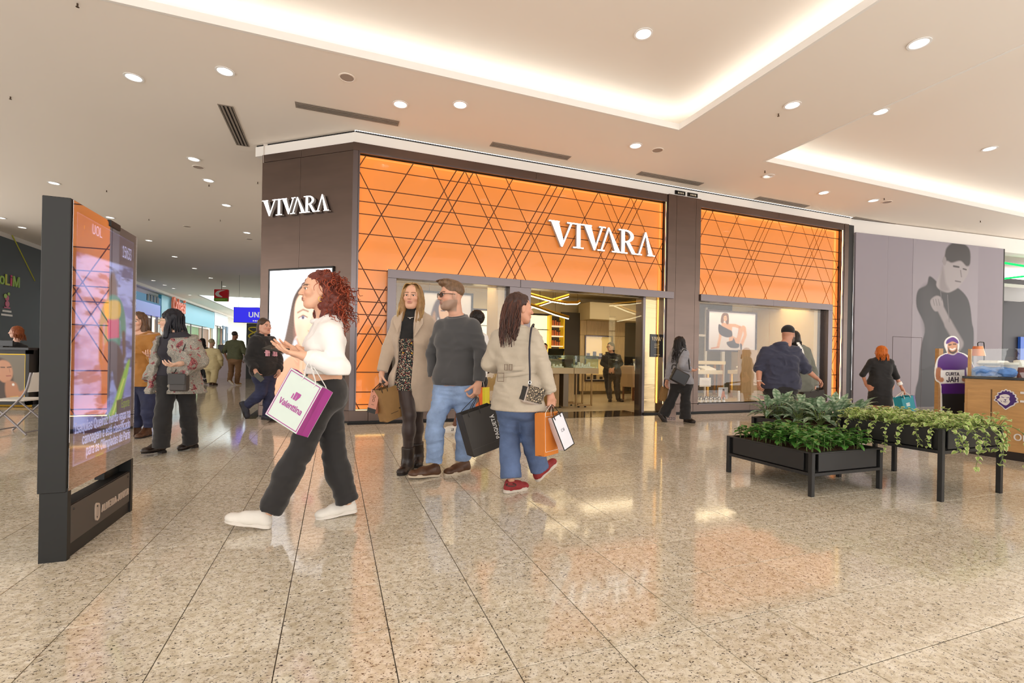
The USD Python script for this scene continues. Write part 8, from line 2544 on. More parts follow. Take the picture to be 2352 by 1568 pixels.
for q, (tx, wq_) in enumerate((("Isaquias Queiroz herda vaga na", 0.97), ("canoagem e está classificado", 0.86), ("para as Olimpíadas de Paris", 0.80))):
    on_screen(tx, 0.99, 0.128 - 0.052 * q, 0.056, right=True, sx=-wq_)
on_screen("Esporte", 0.97, 0.185, 0.052, glow("screen_green", (190, 224, 70), 1.0), right=True, sx=0.52)
on_screen("15h33", 0.95, 0.905, 0.075, right=True, sx=0.45)
on_screen("UOL", 0.22, 0.945, 0.055, sx=0.8)
on_screen("ı", 0.10, 0.945, 0.03, glow("screen_orange", (255, 190, 60), 1.0), name="screen_emblem")
add(o, "glass", bx(0.1155, 0.1175, 0.004, TW - 0.004, zs_ - 0.015, TZ - 0.006), pane_mat("totem_glass", (1, 1, 1), 0.30))
add(o, "top_camera", bx(0.104, 0.124, TW * 0.50, TW * 0.66, TZ - 0.035, TZ + 0.004, 0.003), DARK)

# ================================================================ folding chair, counter and the dark wall on the left
o = thing("folding_chair", "white plastic folding chair with grey tube legs left of the totem", "chair", W(48, 960, 6.15) * [1, 1, 0], 8)
TUBE = M("tube_grey", (150, 146, 150), 0.35, 0.6)
PLAS = M("plastic_white", (226, 222, 216), 0.45)
f = Field(0.02); f.cone((-0.18, -0.17, 0.45), (0.16, -0.17, 0.44), 0.022, 0.022); f.cone((-0.18, 0.17, 0.45), (0.16, 0.17, 0.44), 0.022, 0.022); f.cone((-0.18, 0, 0.446), (0.16, 0, 0.436), 0.024, 0.024, 0.1)
V, Fc = (lambda p: p)(bx(-0.22, 0.19, -0.20, 0.20, 0.43, 0.455, 0.012).vertices.copy()), None
add(o, "seat", bx(-0.23, 0.19, -0.205, 0.205, 0.432, 0.456, 0.010), PLAS, 40)
bk_ = []
for y in np.linspace(-0.20, 0.20, 9):
    bk_.append((0.235 + 0.03 * math.cos(y * 7) - 0.02, y))
v = []
for z, lean in ((0.55, 0.0), (0.62, 0.012), (0.72, 0.035), (0.80, 0.06)):
    v += [(x + lean, y, z) for x, y in bk_]
v = np.array(v); n = len(v); vv = np.vstack([v, v + [0.014, 0, 0]])
fa = []
for i in range(3):
    for j in range(8):
        k = i * 9 + j
        fa += [(k, k + 1, k + 10), (k, k + 10, k + 9), (n + k, n + k + 10, n + k + 1), (n + k, n + k + 9, n + k + 10)]
rim_ = [i for i in range(9)] + [i * 9 + 8 for i in range(1, 4)] + [27 + j for j in range(7, -1, -1)] + [i * 9 for i in (2, 1)]
for a, b in zip(rim_, rim_[1:] + rim_[:1]):
    fa += [(a, n + a, n + b), (a, n + b, b)]
add(o, "backrest", trimesh.Trimesh(vv, np.array(fa), process=False), PLAS, 40)
for y in (-0.215, 0.215):
    add(o, "leg", tube(smooth_open([(0.27, y, 0.80), (0.22, y, 0.58), (0.12, y, 0.43), (-0.10, y, 0.20), (-0.26, y, 0.012)]), 0.012, 8), TUBE, 50)
    add(o, "leg", tube([(-0.20, y * 0.93, 0.42), (0.02, y * 0.93, 0.22), (0.22, y * 0.93, 0.012)], 0.012, 8), TUBE, 50)
add(o, "stretcher", cat(tube([(-0.24, -0.215, 0.05), (-0.24, 0.215, 0.05)], 0.009, 6), tube([(0.20, -0.2, 0.04), (0.20, 0.2, 0.04)], 0.009, 6)), TUBE)

cy_ = 8.85
c0, c1 = W(-90, 800, cy_), W(71, 800, cy_)
zt = 1.12
o = thing("service_counter", "dark service counter with a lit picture of a pensive woman on its front", "counter", (c0[0], cy_, 0), 0)
cw = c1[0] - c0[0]
add(o, "counter_top", bx(0, cw, -0.05, 0.7, zt - 0.05, zt, 0.004), BLACKG)
add(o, "frame", cat(bx(0, 0.06, -0.03, 0.05, 0.05, zt - 0.05), bx(cw - 0.07, cw, -0.03, 0.05, 0.05, zt - 0.05), bx(0, cw, -0.03, 0.05, zt - 0.12, zt - 0.05), bx(0, cw, -0.03, 0.05, 0.05, 0.14)), DARK)
add(o, "body", bx(0.02, cw - 0.02, 0.05, 0.6, 0.05, zt - 0.05), DARK)
add(o, "gold_strip", cat(bx(0.06, cw - 0.07, -0.02, -0.01, zt - 0.14, zt - 0.12), bx(cw - 0.09, cw - 0.07, -0.02, -0.01, 0.14, zt - 0.12)), glow("warm_strip", (255, 206, 84), 1.6))
add(o, "foot_glow", bx(0.0, cw, 0.02, 0.04, 0.01, 0.05), glow("warm_strip_low", (255, 190, 70), 0.5))
pw, ph = cw - 0.13, zt - 0.28
fp = Print(120, 80, ph / pw, (120, 112, 98))
fp.poly([(0.30, 1.0), (0.36, 0.2), (0.55, 0.06), (0.74, 0.22), (0.80, 0.62), (0.70, 0.8), (0.98, 0.86), (1.0, 1.02)], (72, 56, 48), 0.02)
fp.poly([(0.58, 0.14), (0.72, 0.16), (0.785, 0.34), (0.78, 0.50), (0.72, 0.60), (0.62, 0.60), (0.54, 0.44)], (196, 142, 110), 0.012)
fp.line([(0.70, 0.28), (0.76, 0.27)], 0.008, (50, 34, 30)); fp.line([(0.60, 0.28), (0.66, 0.28)], 0.008, (50, 34, 30)); fp.line([(0.69, 0.47), (0.76, 0.465)], 0.007, (140, 60, 56)); fp.line([(0.73, 0.3), (0.745, 0.39)], 0.004, (150, 100, 76))
fp.poly([(0.68, 0.60), (0.84, 0.62), (0.90, 0.80), (0.99, 0.78), (1.0, 1.0), (0.72, 1.0)], (182, 128, 96), 0.015); fp.ell(0.80, 0.66, 0.02, 0.02, (230, 230, 226), 0.3); fp.line([(0.76, 0.94), (0.88, 0.92)], 0.008, (212, 170, 90))
m, c = fp.sheet(pw, ph)
add(o, "front_picture", (m[0] + [0.06, -0.012, 0.14], m[1]), PAPER, True, col=c)
o = thing("side_counter", "pale counter end panel with a warm light slot behind the folding chair", "counter", (c1[0] + 0.02, cy_ + 0.15, 0), 0)
add(o, "panel", bx(0, 0.9, 0, 0.5, 0.0, zt, 0.005), M("panel_rose", (206, 184, 178), 0.5))
add(o, "light_slot", bx(0.2, 0.34, -0.008, 0.0, 0.15, 0.85), glow("warm_strip", (255, 206, 84), 1.6))
one("desk_monitor", "low black monitor on the dark counter at the left edge", "monitor", cat(bx(0, 0.42, 0, 0.03, 0.02, 0.13, 0.004), bx(0.15, 0.27, -0.03, 0.08, 0, 0.02)), BLACKG, False, (W(-22, 790, cy_ + 0.2)[0], cy_ + 0.2, zt))


def SL(px, py, s0):
    d = ray(px, py)
    P = CAM + d * ((s0 - (CAM - O) @ U) / (d @ U))
    return (P - O) @ N, P[2]


SW0 = -9.9
wl = struct("wall_left")
SLATE = M("slate_wall", (70, 78, 80), 0.6)
tA = SL(300, 700, SW0)[0]
add(wl, "slate_panel", bx(SW0 - 0.2, SW0, 9.5, tA, 0, 4.55), SLATE)
add(wl, "upper_band", bx(SW0 - 0.22, SW0 - 0.02, 9.5, 78, 4.55, CEIL), PAINT_W)
add(wl, "stripe", tube([G(SW0 + 0.0, *SL(23, 530, SW0)) - O, G(SW0 + 0.0, *SL(80, 645, SW0)) - O] @ np.array([[math.cos(TH), -math.sin(TH), 0], [math.sin(TH), math.cos(TH), 0], [0, 0, 1]]), 0.02, 4), M("stripe_lime", (176, 176, 60), 0.5))
FL = lambda t, z: frameof((0, 1, 0), (0, 0, 1), (SW0 + 0.004, t, z))
o = thing("wall_lettering", "lime and pink lettering oLiM on the dark wall above the attendant", "sign", O, UDEG)
a, b = SL(-4, 650, SW0), SL(38, 655, SW0)
x = a[0]
for ch, cl_ in (("o", (150, 190, 60)), ("L", (190, 200, 60)), ("i", (206, 60, 110)), ("M", (150, 190, 60))):
    g_ = text(ch, 0.32, 0.02, True, 1.0); wd = g_.bounds[1][0]
    add(o, "letter", moved(g_, FL(x, a[1])), M("letter_%d" % cl_[0] + str(cl_[1]), cl_, 0.5)); x += wd * 1.05
o = thing("wall_emblem", "small pink and lime emblem with two white lines under the wall lettering", "sign", O, UDEG)
a = SL(15, 705, SW0)
add(o, "figure", moved(ext(unary_union([Point(0, 0.28).buffer(0.09), Point(0.02, 0.1).buffer(0.1), sbox(-0.14, -0.04, 0.16, 0.0)]), 0.01), FL(a[0], a[1])), M("emblem_pink", (200, 70, 110), 0.5))
add(o, "leaf_mark", moved(ext(unary_union([Point(-0.08, 0.34).buffer(0.07), Point(0.08, 0.42).buffer(0.05)]), 0.012), FL(a[0], a[1])), M("emblem_lime", (160, 196, 70), 0.5))
add(o, "caption", moved(cat(bx(-0.2, 0.22, -0.16, -0.10, 0, 0.008), bx(-0.26, 0.28, -0.28, -0.22, 0, 0.008)), FL(a[0], a[1])), WLET)

# ---- shops along the corridor
def shopfront(name, label, t0, t1, z0, z1, rgb, emit=0.0, body=(190, 170, 150)):
    o = thing(name, label, "shopfront", O, UDEG)
    add(o, "fascia", bx(SW0 - 0.1, SW0 + 0.06, t0, t1, z0, z1, 0.01), M("fascia_%d_%d_%d" % rgb, rgb, 0.25, emit=emit))
    add(o, "pilaster", bx(SW0 - 0.1, SW0 + 0.03, t0, t0 + 0.25, 0, z0), WHITE); add(o, "pilaster", bx(SW0 - 0.1, SW0 + 0.03, t1 - 0.25, t1, 0, z0), WHITE)
    n = 4
    cols = [body, (226, 222, 214), (120, 150, 90), (150, 110, 80)]
    for k in range(n):
        a = t0 + 0.3 + (t1 - t0 - 0.6) * k / n
        add(o, "display_panel", bx(SW0 - 0.35, SW0 - 0.25, a, a + (t1 - t0 - 0.6) / n - 0.12, 0.1, z0 - 0.1), M("display_%d_%d_%d" % cols[k], cols[k], 0.5))
        add(o, "mullion", bx(SW0 - 0.06, SW0, a - 0.05, a, 0.0, z0), STEEL_L)
    add(o, "back_wall", bx(SW0 - 0.5, SW0 - 0.36, t0, t1, 0, z0), M("shop_lit_wall", (236, 230, 222), 0.6, emit=1.6))
    return o


tb0, tb1 = SL(305, 700, SW0)[0], SL(366, 700, SW0)[0]
zb0, zb1 = SL(335, 722, SW0)[1], SL(335, 676, SW0)[1]
o = shopfront("shopfront", "shopfront with bright blue lit bands beside the teal shop in the corridor", tb0, tb1, zb0, zb1, (40, 60, 200), 0.5, (60, 50, 50))
add(o, "pale_band", bx(SW0 + 0.06, SW0 + 0.08, tb0, tb1, lerp(zb0, zb1, 0.62), zb1), glow("pale_blue_band", (150, 200, 235), 0.8))
zz = lerp(zb0, zb1, 0.70)
add(o, "lettering", moved(cat([bx(k * 0.5, k * 0.5 + 0.34, 0, 0.35, 0, 0.03) for k in range(4)]), frameof((0, 1, 0), (0, 0, 1), (SW0 + 0.08, tb0 + 1.6, zz))), DARK)
tt0, tt1 = SL(368, 700, SW0)[0], SL(490, 760, SW0)[0]
zt0, zt1 = SL(430, 742, SW0)[1], SL(430, 697, SW0)[1]
o = shopfront("shopfront", "shopfront with a long teal fascia and orange lettering in the corridor", tt0, tt1, zt0, zt1, (64, 160, 180), 0.12)
lt = text("Cobasi", 0.62, 0.12, True, 1.0)
a = SL(389, 722, SW0)
sc_t = (SL(418, 722, SW0)[0] - a[0]) / (lt.bounds[1][0] - lt.bounds[0][0])
lt.apply_scale([sc_t, 1.35, 1])
add(o, "lettering", moved(lt, frameof((0, 1, 0), (0, 0, 1), (SW0 + 0.08, a[0], lerp(zt0, zt1, 0.42)))), M("letter_salmon", (236, 128, 96), 0.4, emit=0.4))
tw1 = SL(521, 780, SW0)[0]
o = shopfront("shopfront", "white shopfront with a dark logo beyond the teal shop", tt1 + 0.1, tw1, 3.4, 4.5, (216, 224, 232), 0.1, (206, 190, 160))
add(o, "logo", moved(ext(unary_union([sbox(0, 0, 0.8, 1.6).difference(sbox(0.3, 0.3, 0.9, 1.3)), sbox(1.4, 0, 2.2, 1.6).difference(sbox(1.6, 0.2, 2.0, 1.0))]), 0.05), frameof((0, 1, 0), (0, 0, 1), (SW0 + 0.08, tt1 + 3, 1.9))), M("logo_slate", (90, 110, 130), 0.5))
wf_ = struct("wall_far")
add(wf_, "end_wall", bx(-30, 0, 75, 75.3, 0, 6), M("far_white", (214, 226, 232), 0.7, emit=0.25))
add(wf_, "left_run", bx(SW0 - 0.6, SW0 - 0.55, 9.5, 75, 0, CEIL), PAINT_W)
# lilac kiosk and dark stall further on
o = thing("kiosk_counter", "pale lilac kiosk counter behind the walkers in the corridor", "counter", W(538, 866, 20.5) * [1, 1, 0], 20.5)
add(o, "body", ext(sbox(-1.0, 0, 1.1, 1.6).buffer(0.15), 1.0), M("kiosk_lilac", (206, 196, 206), 0.5), 40)
add(o, "worktop", ext(sbox(-1.0, 0, 1.1, 1.6).buffer(0.2), 0.06, 1.0), WHITE, 40)
for k in range(3):
    add(o, "machine", bx(-0.7 + 0.6 * k, -0.35 + 0.6 * k, 0.3, 0.7, 1.06, 1.42 + 0.1 * (k % 2), 0.02), M("machine_%d" % k, ((60, 58, 60), (190, 120, 60), (214, 214, 220))[k], 0.4))
add(o, "display", bx(-0.05, 0.3, 0.15, 0.2, 1.15, 1.45), glow("kiosk_screen", (120, 190, 240), 1.0))
p = W(585, 775, 20.0)
o = thing("dark_stall", "dark stall with a yellow looped emblem under the blue screen", "stall", (p[0], p[1], 0), 0)
add(o, "panel", bx(-0.35, 2.0, 0, 0.2, 0.0, 2.35), M("stall_dark", (40, 44, 44), 0.5))
add(o, "emblem", tube([(-0.02 + 0.22 * math.sin(2 * a), -0.03, 1.95 + 0.22 * math.sin(a)) for a in np.linspace(0, 6.28, 30)[:-1]], 0.03, 6, closed=True), M("emblem_yellow", (206, 190, 60), 0.5))
add(o, "shelf_goods", bx(-0.3, 1.6, -0.05, 0.0, 0.9, 1.4), M("goods_grey", (140, 140, 140), 0.5))
# hanging LED screen and red hanging sign
LY = 22.0
a, b = W(537, 705, LY), W(640, 742, LY)
o = thing("led_screen", "hanging blue screen lettered UNISO at the end of the corridor", "screen", (a[0], LY, 0), 0)
w_ = b[0] - a[0]
add(o, "cabinet", bx(0, w_, 0.0, 0.12, b[2], a[2]), DARK)
add(o, "lit_face", bx(0.01, w_ - 0.01, -0.01, 0.0, b[2] + 0.01, a[2] - 0.01), glow("led_blue", (62, 56, 236), 1.9))
t_ = text("UNISO", 0.23, 0.01, True, 1.1)
add(o, "lettering", moved(t_, frameof((1, 0, 0), (0, 0, 1), (W(570, 730, LY)[0] - a[0], -0.012, W(570, 728, LY)[2]))), glow("led_white", (255, 255, 255), 1.2))
add(o, "small_lettering", cat([bx(W(581, 735, LY)[0] - a[0] + 0.09 * k, W(581, 735, LY)[0] - a[0] + 0.09 * k + 0.065, -0.014, -0.01, W(581, 738, LY)[2], W(581, 735, LY)[2]) for k in range(5)]), _mats["led_white"])
add(o, "hanger", cat(tube([(0.2, 0.06, a[2]), (0.2, 0.06, CEIL)], 0.004, 5), tube([(w_ - 0.2, 0.06, a[2]), (w_ - 0.2, 0.06, CEIL)], 0.004, 5)), STEEL_D)
a, b = W(492, 664, 24.0), W(523, 692, 24.0)
w_, h_ = b[0] - a[0], a[2] - b[2]
o = thing("hanging_sign", "red hanging sign with a white swoosh and a green band", "sign", (a[0], 24.0, b[2]), 0)
RV = lambda poly, d, y: upright(ext(poly, d), y)
rr_ = sbox(0.04, 0.04, w_ - 0.04, h_ - 0.04).buffer(0.04)
add(o, "panel", RV(rr_, 0.10, 0.10), M("sign_red", (176, 24, 34), 0.4, emit=0.25))
add(o, "green_band", RV(rr_.intersection(sbox(0, 0, w_, h_ * 0.27)), 0.01, 0.0), M("sign_green", (96, 140, 50), 0.4, emit=0.2))
sw_ = Polygon(smooth_poly([(0.08 * w_, 0.62 * h_), (0.3 * w_, 0.88 * h_), (0.82 * w_, 0.93 * h_), (0.45 * w_, 0.80 * h_), (0.36 * w_, 0.60 * h_), (0.62 * w_, 0.36 * h_), (0.25 * w_, 0.40 * h_)], 4))
add(o, "swoosh", RV(sw_, 0.012, 0.0), WLET)
add(o, "lettering", cat([bx(0.12 * w_ + k * 0.09 * w_, 0.12 * w_ + k * 0.09 * w_ + 0.06 * w_, -0.014, -0.008, 0.10 * h_, 0.19 * h_) for k in range(8)]), M("sign_lime", (180, 206, 100), 0.5))
add(o, "rod", tube([(w_ / 2, 0.05, h_), (w_ / 2, 0.05, CEIL - b[2])], 0.012, 6), STEEL_D)

# ================================================================ hoarding with a printed young man, right of the shop
HA = 15.3
HO = G(11.74, -0.02)
HU = np.array([math.cos(math.radians(HA)), math.sin(math.radians(HA)), 0]); HN = np.array([-HU[1], HU[0], 0])


def SHh(px, py, t=0.0):
    d = ray(px, py)
    P = CAM + d * ((t - (CAM - HO) @ HN) / (d @ HN))
    return np.array([(P - HO) @ HU, P[2]])


HLn = SHh(2303, 700)[0]
HT = 4.33
wr = struct("wall_right", HA, HO)
HOARD = M("hoarding_grey", (150, 142, 150), 0.7)
nb_ = 5
for k in range(nb_):
    add(wr, "hoarding_board", bx(HLn * k / nb_ + 0.001, HLn * (k + 1) / nb_ - 0.001, 0.0, 0.05, 0.0, HT, 0.001), HOARD)
add(wr, "fascia", bx(-0.1, 16, 0.1, 0.4, HT - 0.05, CEIL - 0.02), PAINT_W)
da, db = SHh(2050, 772), SHh(2117, 775)
dr_ = struct("door_2", HA, HO)
zz = (da[1] + db[1]) / 2
add(dr_, "door_seam", cat(bx(da[0], da[0] + 0.012, -0.004, 0.0, 0, zz), bx(db[0], db[0] + 0.012, -0.004, 0.0, 0, zz), bx(da[0], db[0], -0.004, 0.0, zz - 0.012, zz)), M("seam_dark", (92, 80, 82), 0.7))
add(dr_, "door_lock", moved(lathe([(0, 0), (0.025, 0), (0.02, 0.02), (0, 0.02)], 10), frameof((1, 0, 0), (0, 0, 1), (da[0] + 0.1, 0, 1.05))), DARK)
# the printed figure in points of the hoarding's plane, from its outline
fx0, fx1 = SHh(2095, 700)[0], SHh(2245, 700)[0]
fw_, fh_ = fx1 - fx0, HT - 0.02
hp = Print(150, 330, fh_ / fw_, (150, 142, 150))


def hq(*pts):
    out = []
    for x, y in pts:
        a = SHh(x, y)
        out.append(((a[0] - fx0) / fw_, 1 - a[1] / fh_))
    return out


hp.poly(hq((2108, 1100), (2112, 830), (2124, 755), (2105, 705), (2108, 668), (2128, 655), (2136, 635), (2165, 660), (2185, 665), (2200, 662), (2224, 690), (2232, 740), (2236, 800), (2222, 1100)), (54, 52, 56), 0.008)
hp.poly(hq((2116, 670), (2140, 660), (2150, 720), (2146, 790), (2130, 800), (2120, 740)), (66, 64, 68), 0.05, 0.8)
hp.poly(hq((2150, 655), (2166, 612), (2172, 575), (2200, 572), (2222, 588), (2224, 625), (2206, 655), (2190, 668), (2172, 672)), (158, 150, 152), 0.008)
hp.poly(hq((2165, 602), (2176, 600), (2186, 604), (2206, 600), (2220, 612), (2228, 605), (2227, 575), (2212, 560), (2190, 558), (2174, 570), (2169, 590)), (58, 54, 56), 0.01)
hp.poly(hq((2165, 612), (2172, 650), (2180, 668), (2158, 664)), (128, 120, 122), 0.02, 0.8)
hp.line(hq((2190, 612), (2202, 614)), 0.010, (60, 54, 56)); hp.line(hq((2212, 618), (2219, 620)), 0.008, (60, 54, 56)); hp.line(hq((2206, 622), (2208, 636)), 0.008, (120, 112, 114)); hp.line(hq((2194, 646), (2206, 648)), 0.007, (92, 84, 88)); hp.ell(*[(lambda a: a[0])(hq((2169, 600)))[0], (lambda a: a[0])(hq((2169, 600)))[1]], 0.03, 0.05, (140, 132, 134), 0.2)
hp.poly(hq((2137, 690), (2150, 680), (2162, 685), (2166, 705), (2150, 716), (2140, 706)), (150, 142, 144), 0.008)
hp.line(hq((2158, 705), (2178, 745)), 0.052, (146, 138, 140), 0.012); hp.line(hq((2178, 745), (2204, 790), (2196, 800)), 0.06, (138, 130, 132), 0.014)
for k in range(3):
    hp.line(hq((2143 + 6 * k, 688), (2146 + 6 * k, 702)), 0.004, (104, 98, 100))
hp.line(hq((2176, 678), (2180, 740)), 0.005, (110, 106, 108)); hp.line(hq((2160, 668), (2162, 690)), 0.005, (110, 106, 108))
hp.line(hq((2116, 850), (2225, 858)), 0.010, (34, 32, 36)); hp.poly(hq((2112, 862), (2224, 866), (2218, 1100), (2108, 1100)), (44, 42, 46), 0.01)
m, c = hp.sheet(fw_, fh_)
o = thing("printed_figure", "grey printed picture of a young man in a black hoodie on the hoarding", "print", HO, HA)
add(o, "print", (m[0] + [fx0, -0.003, 0.01], m[1]), PAPER, True, col=c)
# dark shop with green neon at the right edge
o = thing("neon_shop", "dark open shop with green neon lines right of the hoarding", "shopfront", HO, HA)
for q in ([(2303, 603), (2360, 612)], [(2303, 640), (2360, 634)]):
    a, b = SHh(*q[0], 0.6), SHh(*q[1], 0.6)
    add(o, "neon_tube", tube([(a[0], 0.6, a[1]), (b[0] + 2, 0.6, b[1] + (b[1] - a[1]) * 2)], 0.03, 6), glow("neon_green", (30, 240, 90), 5.0))
add(o, "back_wall", bx(HLn + 0.02, HLn + 7, 3.0, 3.1, 0, HT), M("neon_dark", (44, 42, 46), 0.5))
add(o, "pale_ledge", bx(HLn + 0.02, HLn + 6, 0.7, 2.8, SHh(2303, 650, 0.7)[1] - 0.1, SHh(2303, 650, 0.7)[1]), M("ledge_pale", (190, 186, 180), 0.5))
add(o, "blue_panel", bx(SHh(2344, 800, 2.9)[0], SHh(2344, 800, 2.9)[0] + 1.2, 2.9, 2.98, 1.0, 2.2), M("panel_blue", (40, 80, 160), 0.4, emit=0.2))
add(o, "side_jamb", bx(HLn, HLn + 0.05, 0.0, 3.0, 0, HT), DARK)
add(o, "arch", tube([(HLn + 0.9 + 0.7 * math.cos(a), 2.9, 0.9 + 0.9 * math.sin(a)) for a in np.linspace(0, PI, 15)], 0.08, 6), DARK)

# ================================================================ wooden kiosk on the right
KS = 7.22
OAK = M("kiosk_oak", (190, 148, 96), 0.45, var=0.16, vs=5, aniso=(6, 0.8, 5))
ka = ST(2216, 870, KS)[0]
KZ = ST(2300, 866, KS)[1]
o = thing("wooden_kiosk", "oak fronted kiosk counter with a lion emblem at the right edge", "counter", G(KS, -7.4), UDEG)
dl_ = ka + 7.4
add(o, "front_board", bx(0.0, 0.04, 0.0, dl_, 0.10, KZ - 0.03, 0.003), OAK)
x0 = ST(2276, 900, KS)[0] + 7.4
add(o, "door_panel", bx(-0.008, 0.0, x0, dl_ - 0.03, 0.12, KZ - 0.16, 0.002), OAK)
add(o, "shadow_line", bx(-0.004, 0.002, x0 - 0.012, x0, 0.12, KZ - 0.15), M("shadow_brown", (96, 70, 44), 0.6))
add(o, "kick_plate", bx(0.02, 0.05, 0.0, dl_, 0.0, 0.10), STEEL_D)
add(o, "worktop", bx(-0.02, 0.75, -0.0, dl_ + 0.02, KZ - 0.03, KZ, 0.004), BLACKG)
add(o, "body", bx(0.04, 0.7, 0.0, dl_, 0.10, KZ - 0.03), M("kiosk_body", (120, 96, 66), 0.6))
FK = lambda px, py: frameof((0, -1, 0), (0, 0, 1), (-0.004, ST(px, py, KS)[0] + 7.4, ST(px, py, KS)[1]))
PUR = M("lion_purple", (66, 36, 112), 0.4)
LW = M("lion_white", (222, 218, 216), 0.4)
ln = [(0.0, 0.205), (0.025, 0.17), (0.06, 0.185), (0.07, 0.155), (0.115, 0.155), (0.115, 0.12), (0.155, 0.10), (0.15, 0.06), (0.185, 0.02), (0.165, -0.01), (0.195, -0.05), (0.15, -0.07), (0.13, -0.12), (0.08, -0.15), (0.0, -0.225), (-0.07, -0.15), (-0.11, -0.12), (-0.13, -0.07), (-0.19, -0.04), (-0.155, 0.0), (-0.17, 0.04), (-0.12, 0.08), (-0.13, 0.12), (-0.075, 0.14), (-0.06, 0.175), (-0.02, 0.17)]
hs = (ST(2285, 880, KS)[0] - ST(2337, 880, KS)[0]) / 0.39
LP = affinity.scale(Polygon(ln), hs, hs, origin=(0, 0))
fk = FK(2311, 916)
add(o, "lion_outline", moved(ext(LP.buffer(0.012), 0.004), fk), LW)
add(o, "lion_mane", moved(ext(LP, 0.003, 0.004), fk), PUR)
face = affinity.scale(unary_union([Polygon(smooth_poly([(-0.10, 0.075), (0.0, 0.11), (0.07, 0.075), (0.06, 0.0), (0.075, -0.06), (0.02, -0.14), (-0.04, -0.13), (-0.12, -0.06), (-0.15, -0.03), (-0.10, 0.02)], 3))]), hs, hs, origin=(0, 0))
add(o, "lion_face", moved(ext(face, 0.002, 0.007), fk), LW)
dk_ = affinity.scale(unary_union([Polygon([(-0.075, 0.05), (-0.02, 0.03), (-0.025, 0.022), (-0.07, 0.035)]), Polygon([(0.065, 0.05), (0.012, 0.03), (0.017, 0.022), (0.06, 0.035)]), Polygon([(-0.03, -0.01), (0.022, -0.01), (0.0, -0.035)]), sbox(-0.006, -0.06, 0.0, -0.03), Polygon([(-0.05, -0.055), (-0.004, -0.065), (0.045, -0.055), (-0.004, -0.078)]), Polygon([(-0.09, -0.02), (-0.06, -0.07), (-0.068, -0.075)])]), hs, hs, origin=(0, 0))
add(o, "lion_lines", moved(ext(dk_, 0.0015, 0.009), fk), PUR)
t_ = text("OPP", 0.075, 0.004, True, 1.0)
add(o, "lettering", moved(t_, FK(2327, 1010)), LW)
add(o, "stroke_mark", moved(cat(bx(0, 0.14, 0.07, 0.095, 0, 0.004), bx(0.0, 0.14, -0.03, -0.005, 0, 0.004)), FK(2344, 918)), LW)
# glass guard and things on the worktop
g0, g1 = ST(2158, 800, KS)[0] + 7.4, 0.0
gz = ST(2330, 800, KS)[1]
o = thing("glass_guard", "clear glass guard standing on the kiosk's worktop", "glass screen", G(KS, -7.4), UDEG)
add(o, "pane", bx(0.06, 0.07, 0.0, dl_, KZ, gz), pane_mat("guard_glass", (0.96, 0.98, 0.97)))
add(o, "post", bx(0.055, 0.08, dl_ - 0.03, dl_, KZ, gz), OAK)
kt = lambda px, ds: (KS + ds, ST(px, 850, KS + ds)[0], KZ + 0.0005)
k1 = kt(2281, 0.35)
o = thing("waffle_maker", "grey and white domed appliance on the kiosk worktop", "appliance", G(*k1), UDEG)
add(o, "lower_body", bx(-0.13, 0.13, -0.12, 0.12, 0.0, 0.12, 0.02), M("appliance_grey", (120, 116, 112), 0.4, 0.3))
add(o, "lid", bx(-0.13, 0.13, -0.12, 0.12, 0.135, 0.20, 0.028), WHITE)
k2 = kt(2282, 0.15)
f = Field(0.06); r_ = rng(3)
for k in range(7):
    f.ell((r_.uniform(-.04, .04), -0.15 + 0.05 * k, 0.05), (0.06, 0.07, 0.05))
V, Fc = f.mesh(0.008, cuts=[((0, 0, 0.001), (0, 0, -1))], disp=folds(5, 0.012, 16, 16))
one("cloth_bundle", "crumpled light blue cloth bundle on the kiosk worktop", "cloth", (V, Fc), M("cloth_blue", (100, 146, 214), 0.8, var=0.15, vs=20), True, G(*k2), UDEG)
k3 = kt(2322, 0.2)
o = thing("tub", "white lidded plastic tub beside the blue cloth", "tub", G(*k3), UDEG)
add(o, "tub_body", lathe([(0, 0), (0.075, 0), (0.088, 0.15), (0.0, 0.15)], 20), M("tub_clear", (206, 206, 210), 0.3), 40)
add(o, "lid", lathe([(0, 0.15), (0.095, 0.15), (0.095, 0.175), (0, 0.178)], 20), WHITE, 40)
k4 = kt(2343, 0.22)
o = thing("jar", "jar of dark red beans with a pale lid at the frame's edge", "jar", G(*k4), UDEG)
add(o, "jar_body", lathe([(0, 0), (0.055, 0), (0.055, 0.12), (0, 0.12)], 18), M("beans", (110, 50, 46), 0.5, var=0.5, vs=60), 40)
add(o, "lid", lathe([(0, 0.12), (0.058, 0.12), (0.058, 0.20), (0.03, 0.21), (0, 0.21)], 18), WHITE, 40)
p = W(2246, 806, 6.9)
o = thing("copper_lampshade", "copper lampshade hanging behind the cut-out figure", "lamp", p, 0)
add(o, "shade", lathe([(0.055, 0.07), (0.085, -0.07), (0.080, -0.07), (0.05, 0.07)], 24), M("copper", (214, 140, 100), 0.25, 0.8), 40)
add(o, "stand", tube(smooth_open([(0, 0, 0.07), (0, 0, 0.12), (0.06, 0, 0.13), (0.09, 0, 0.08), (0.09, 0, KZ - p[2])]), 0.006, 5), DARK)

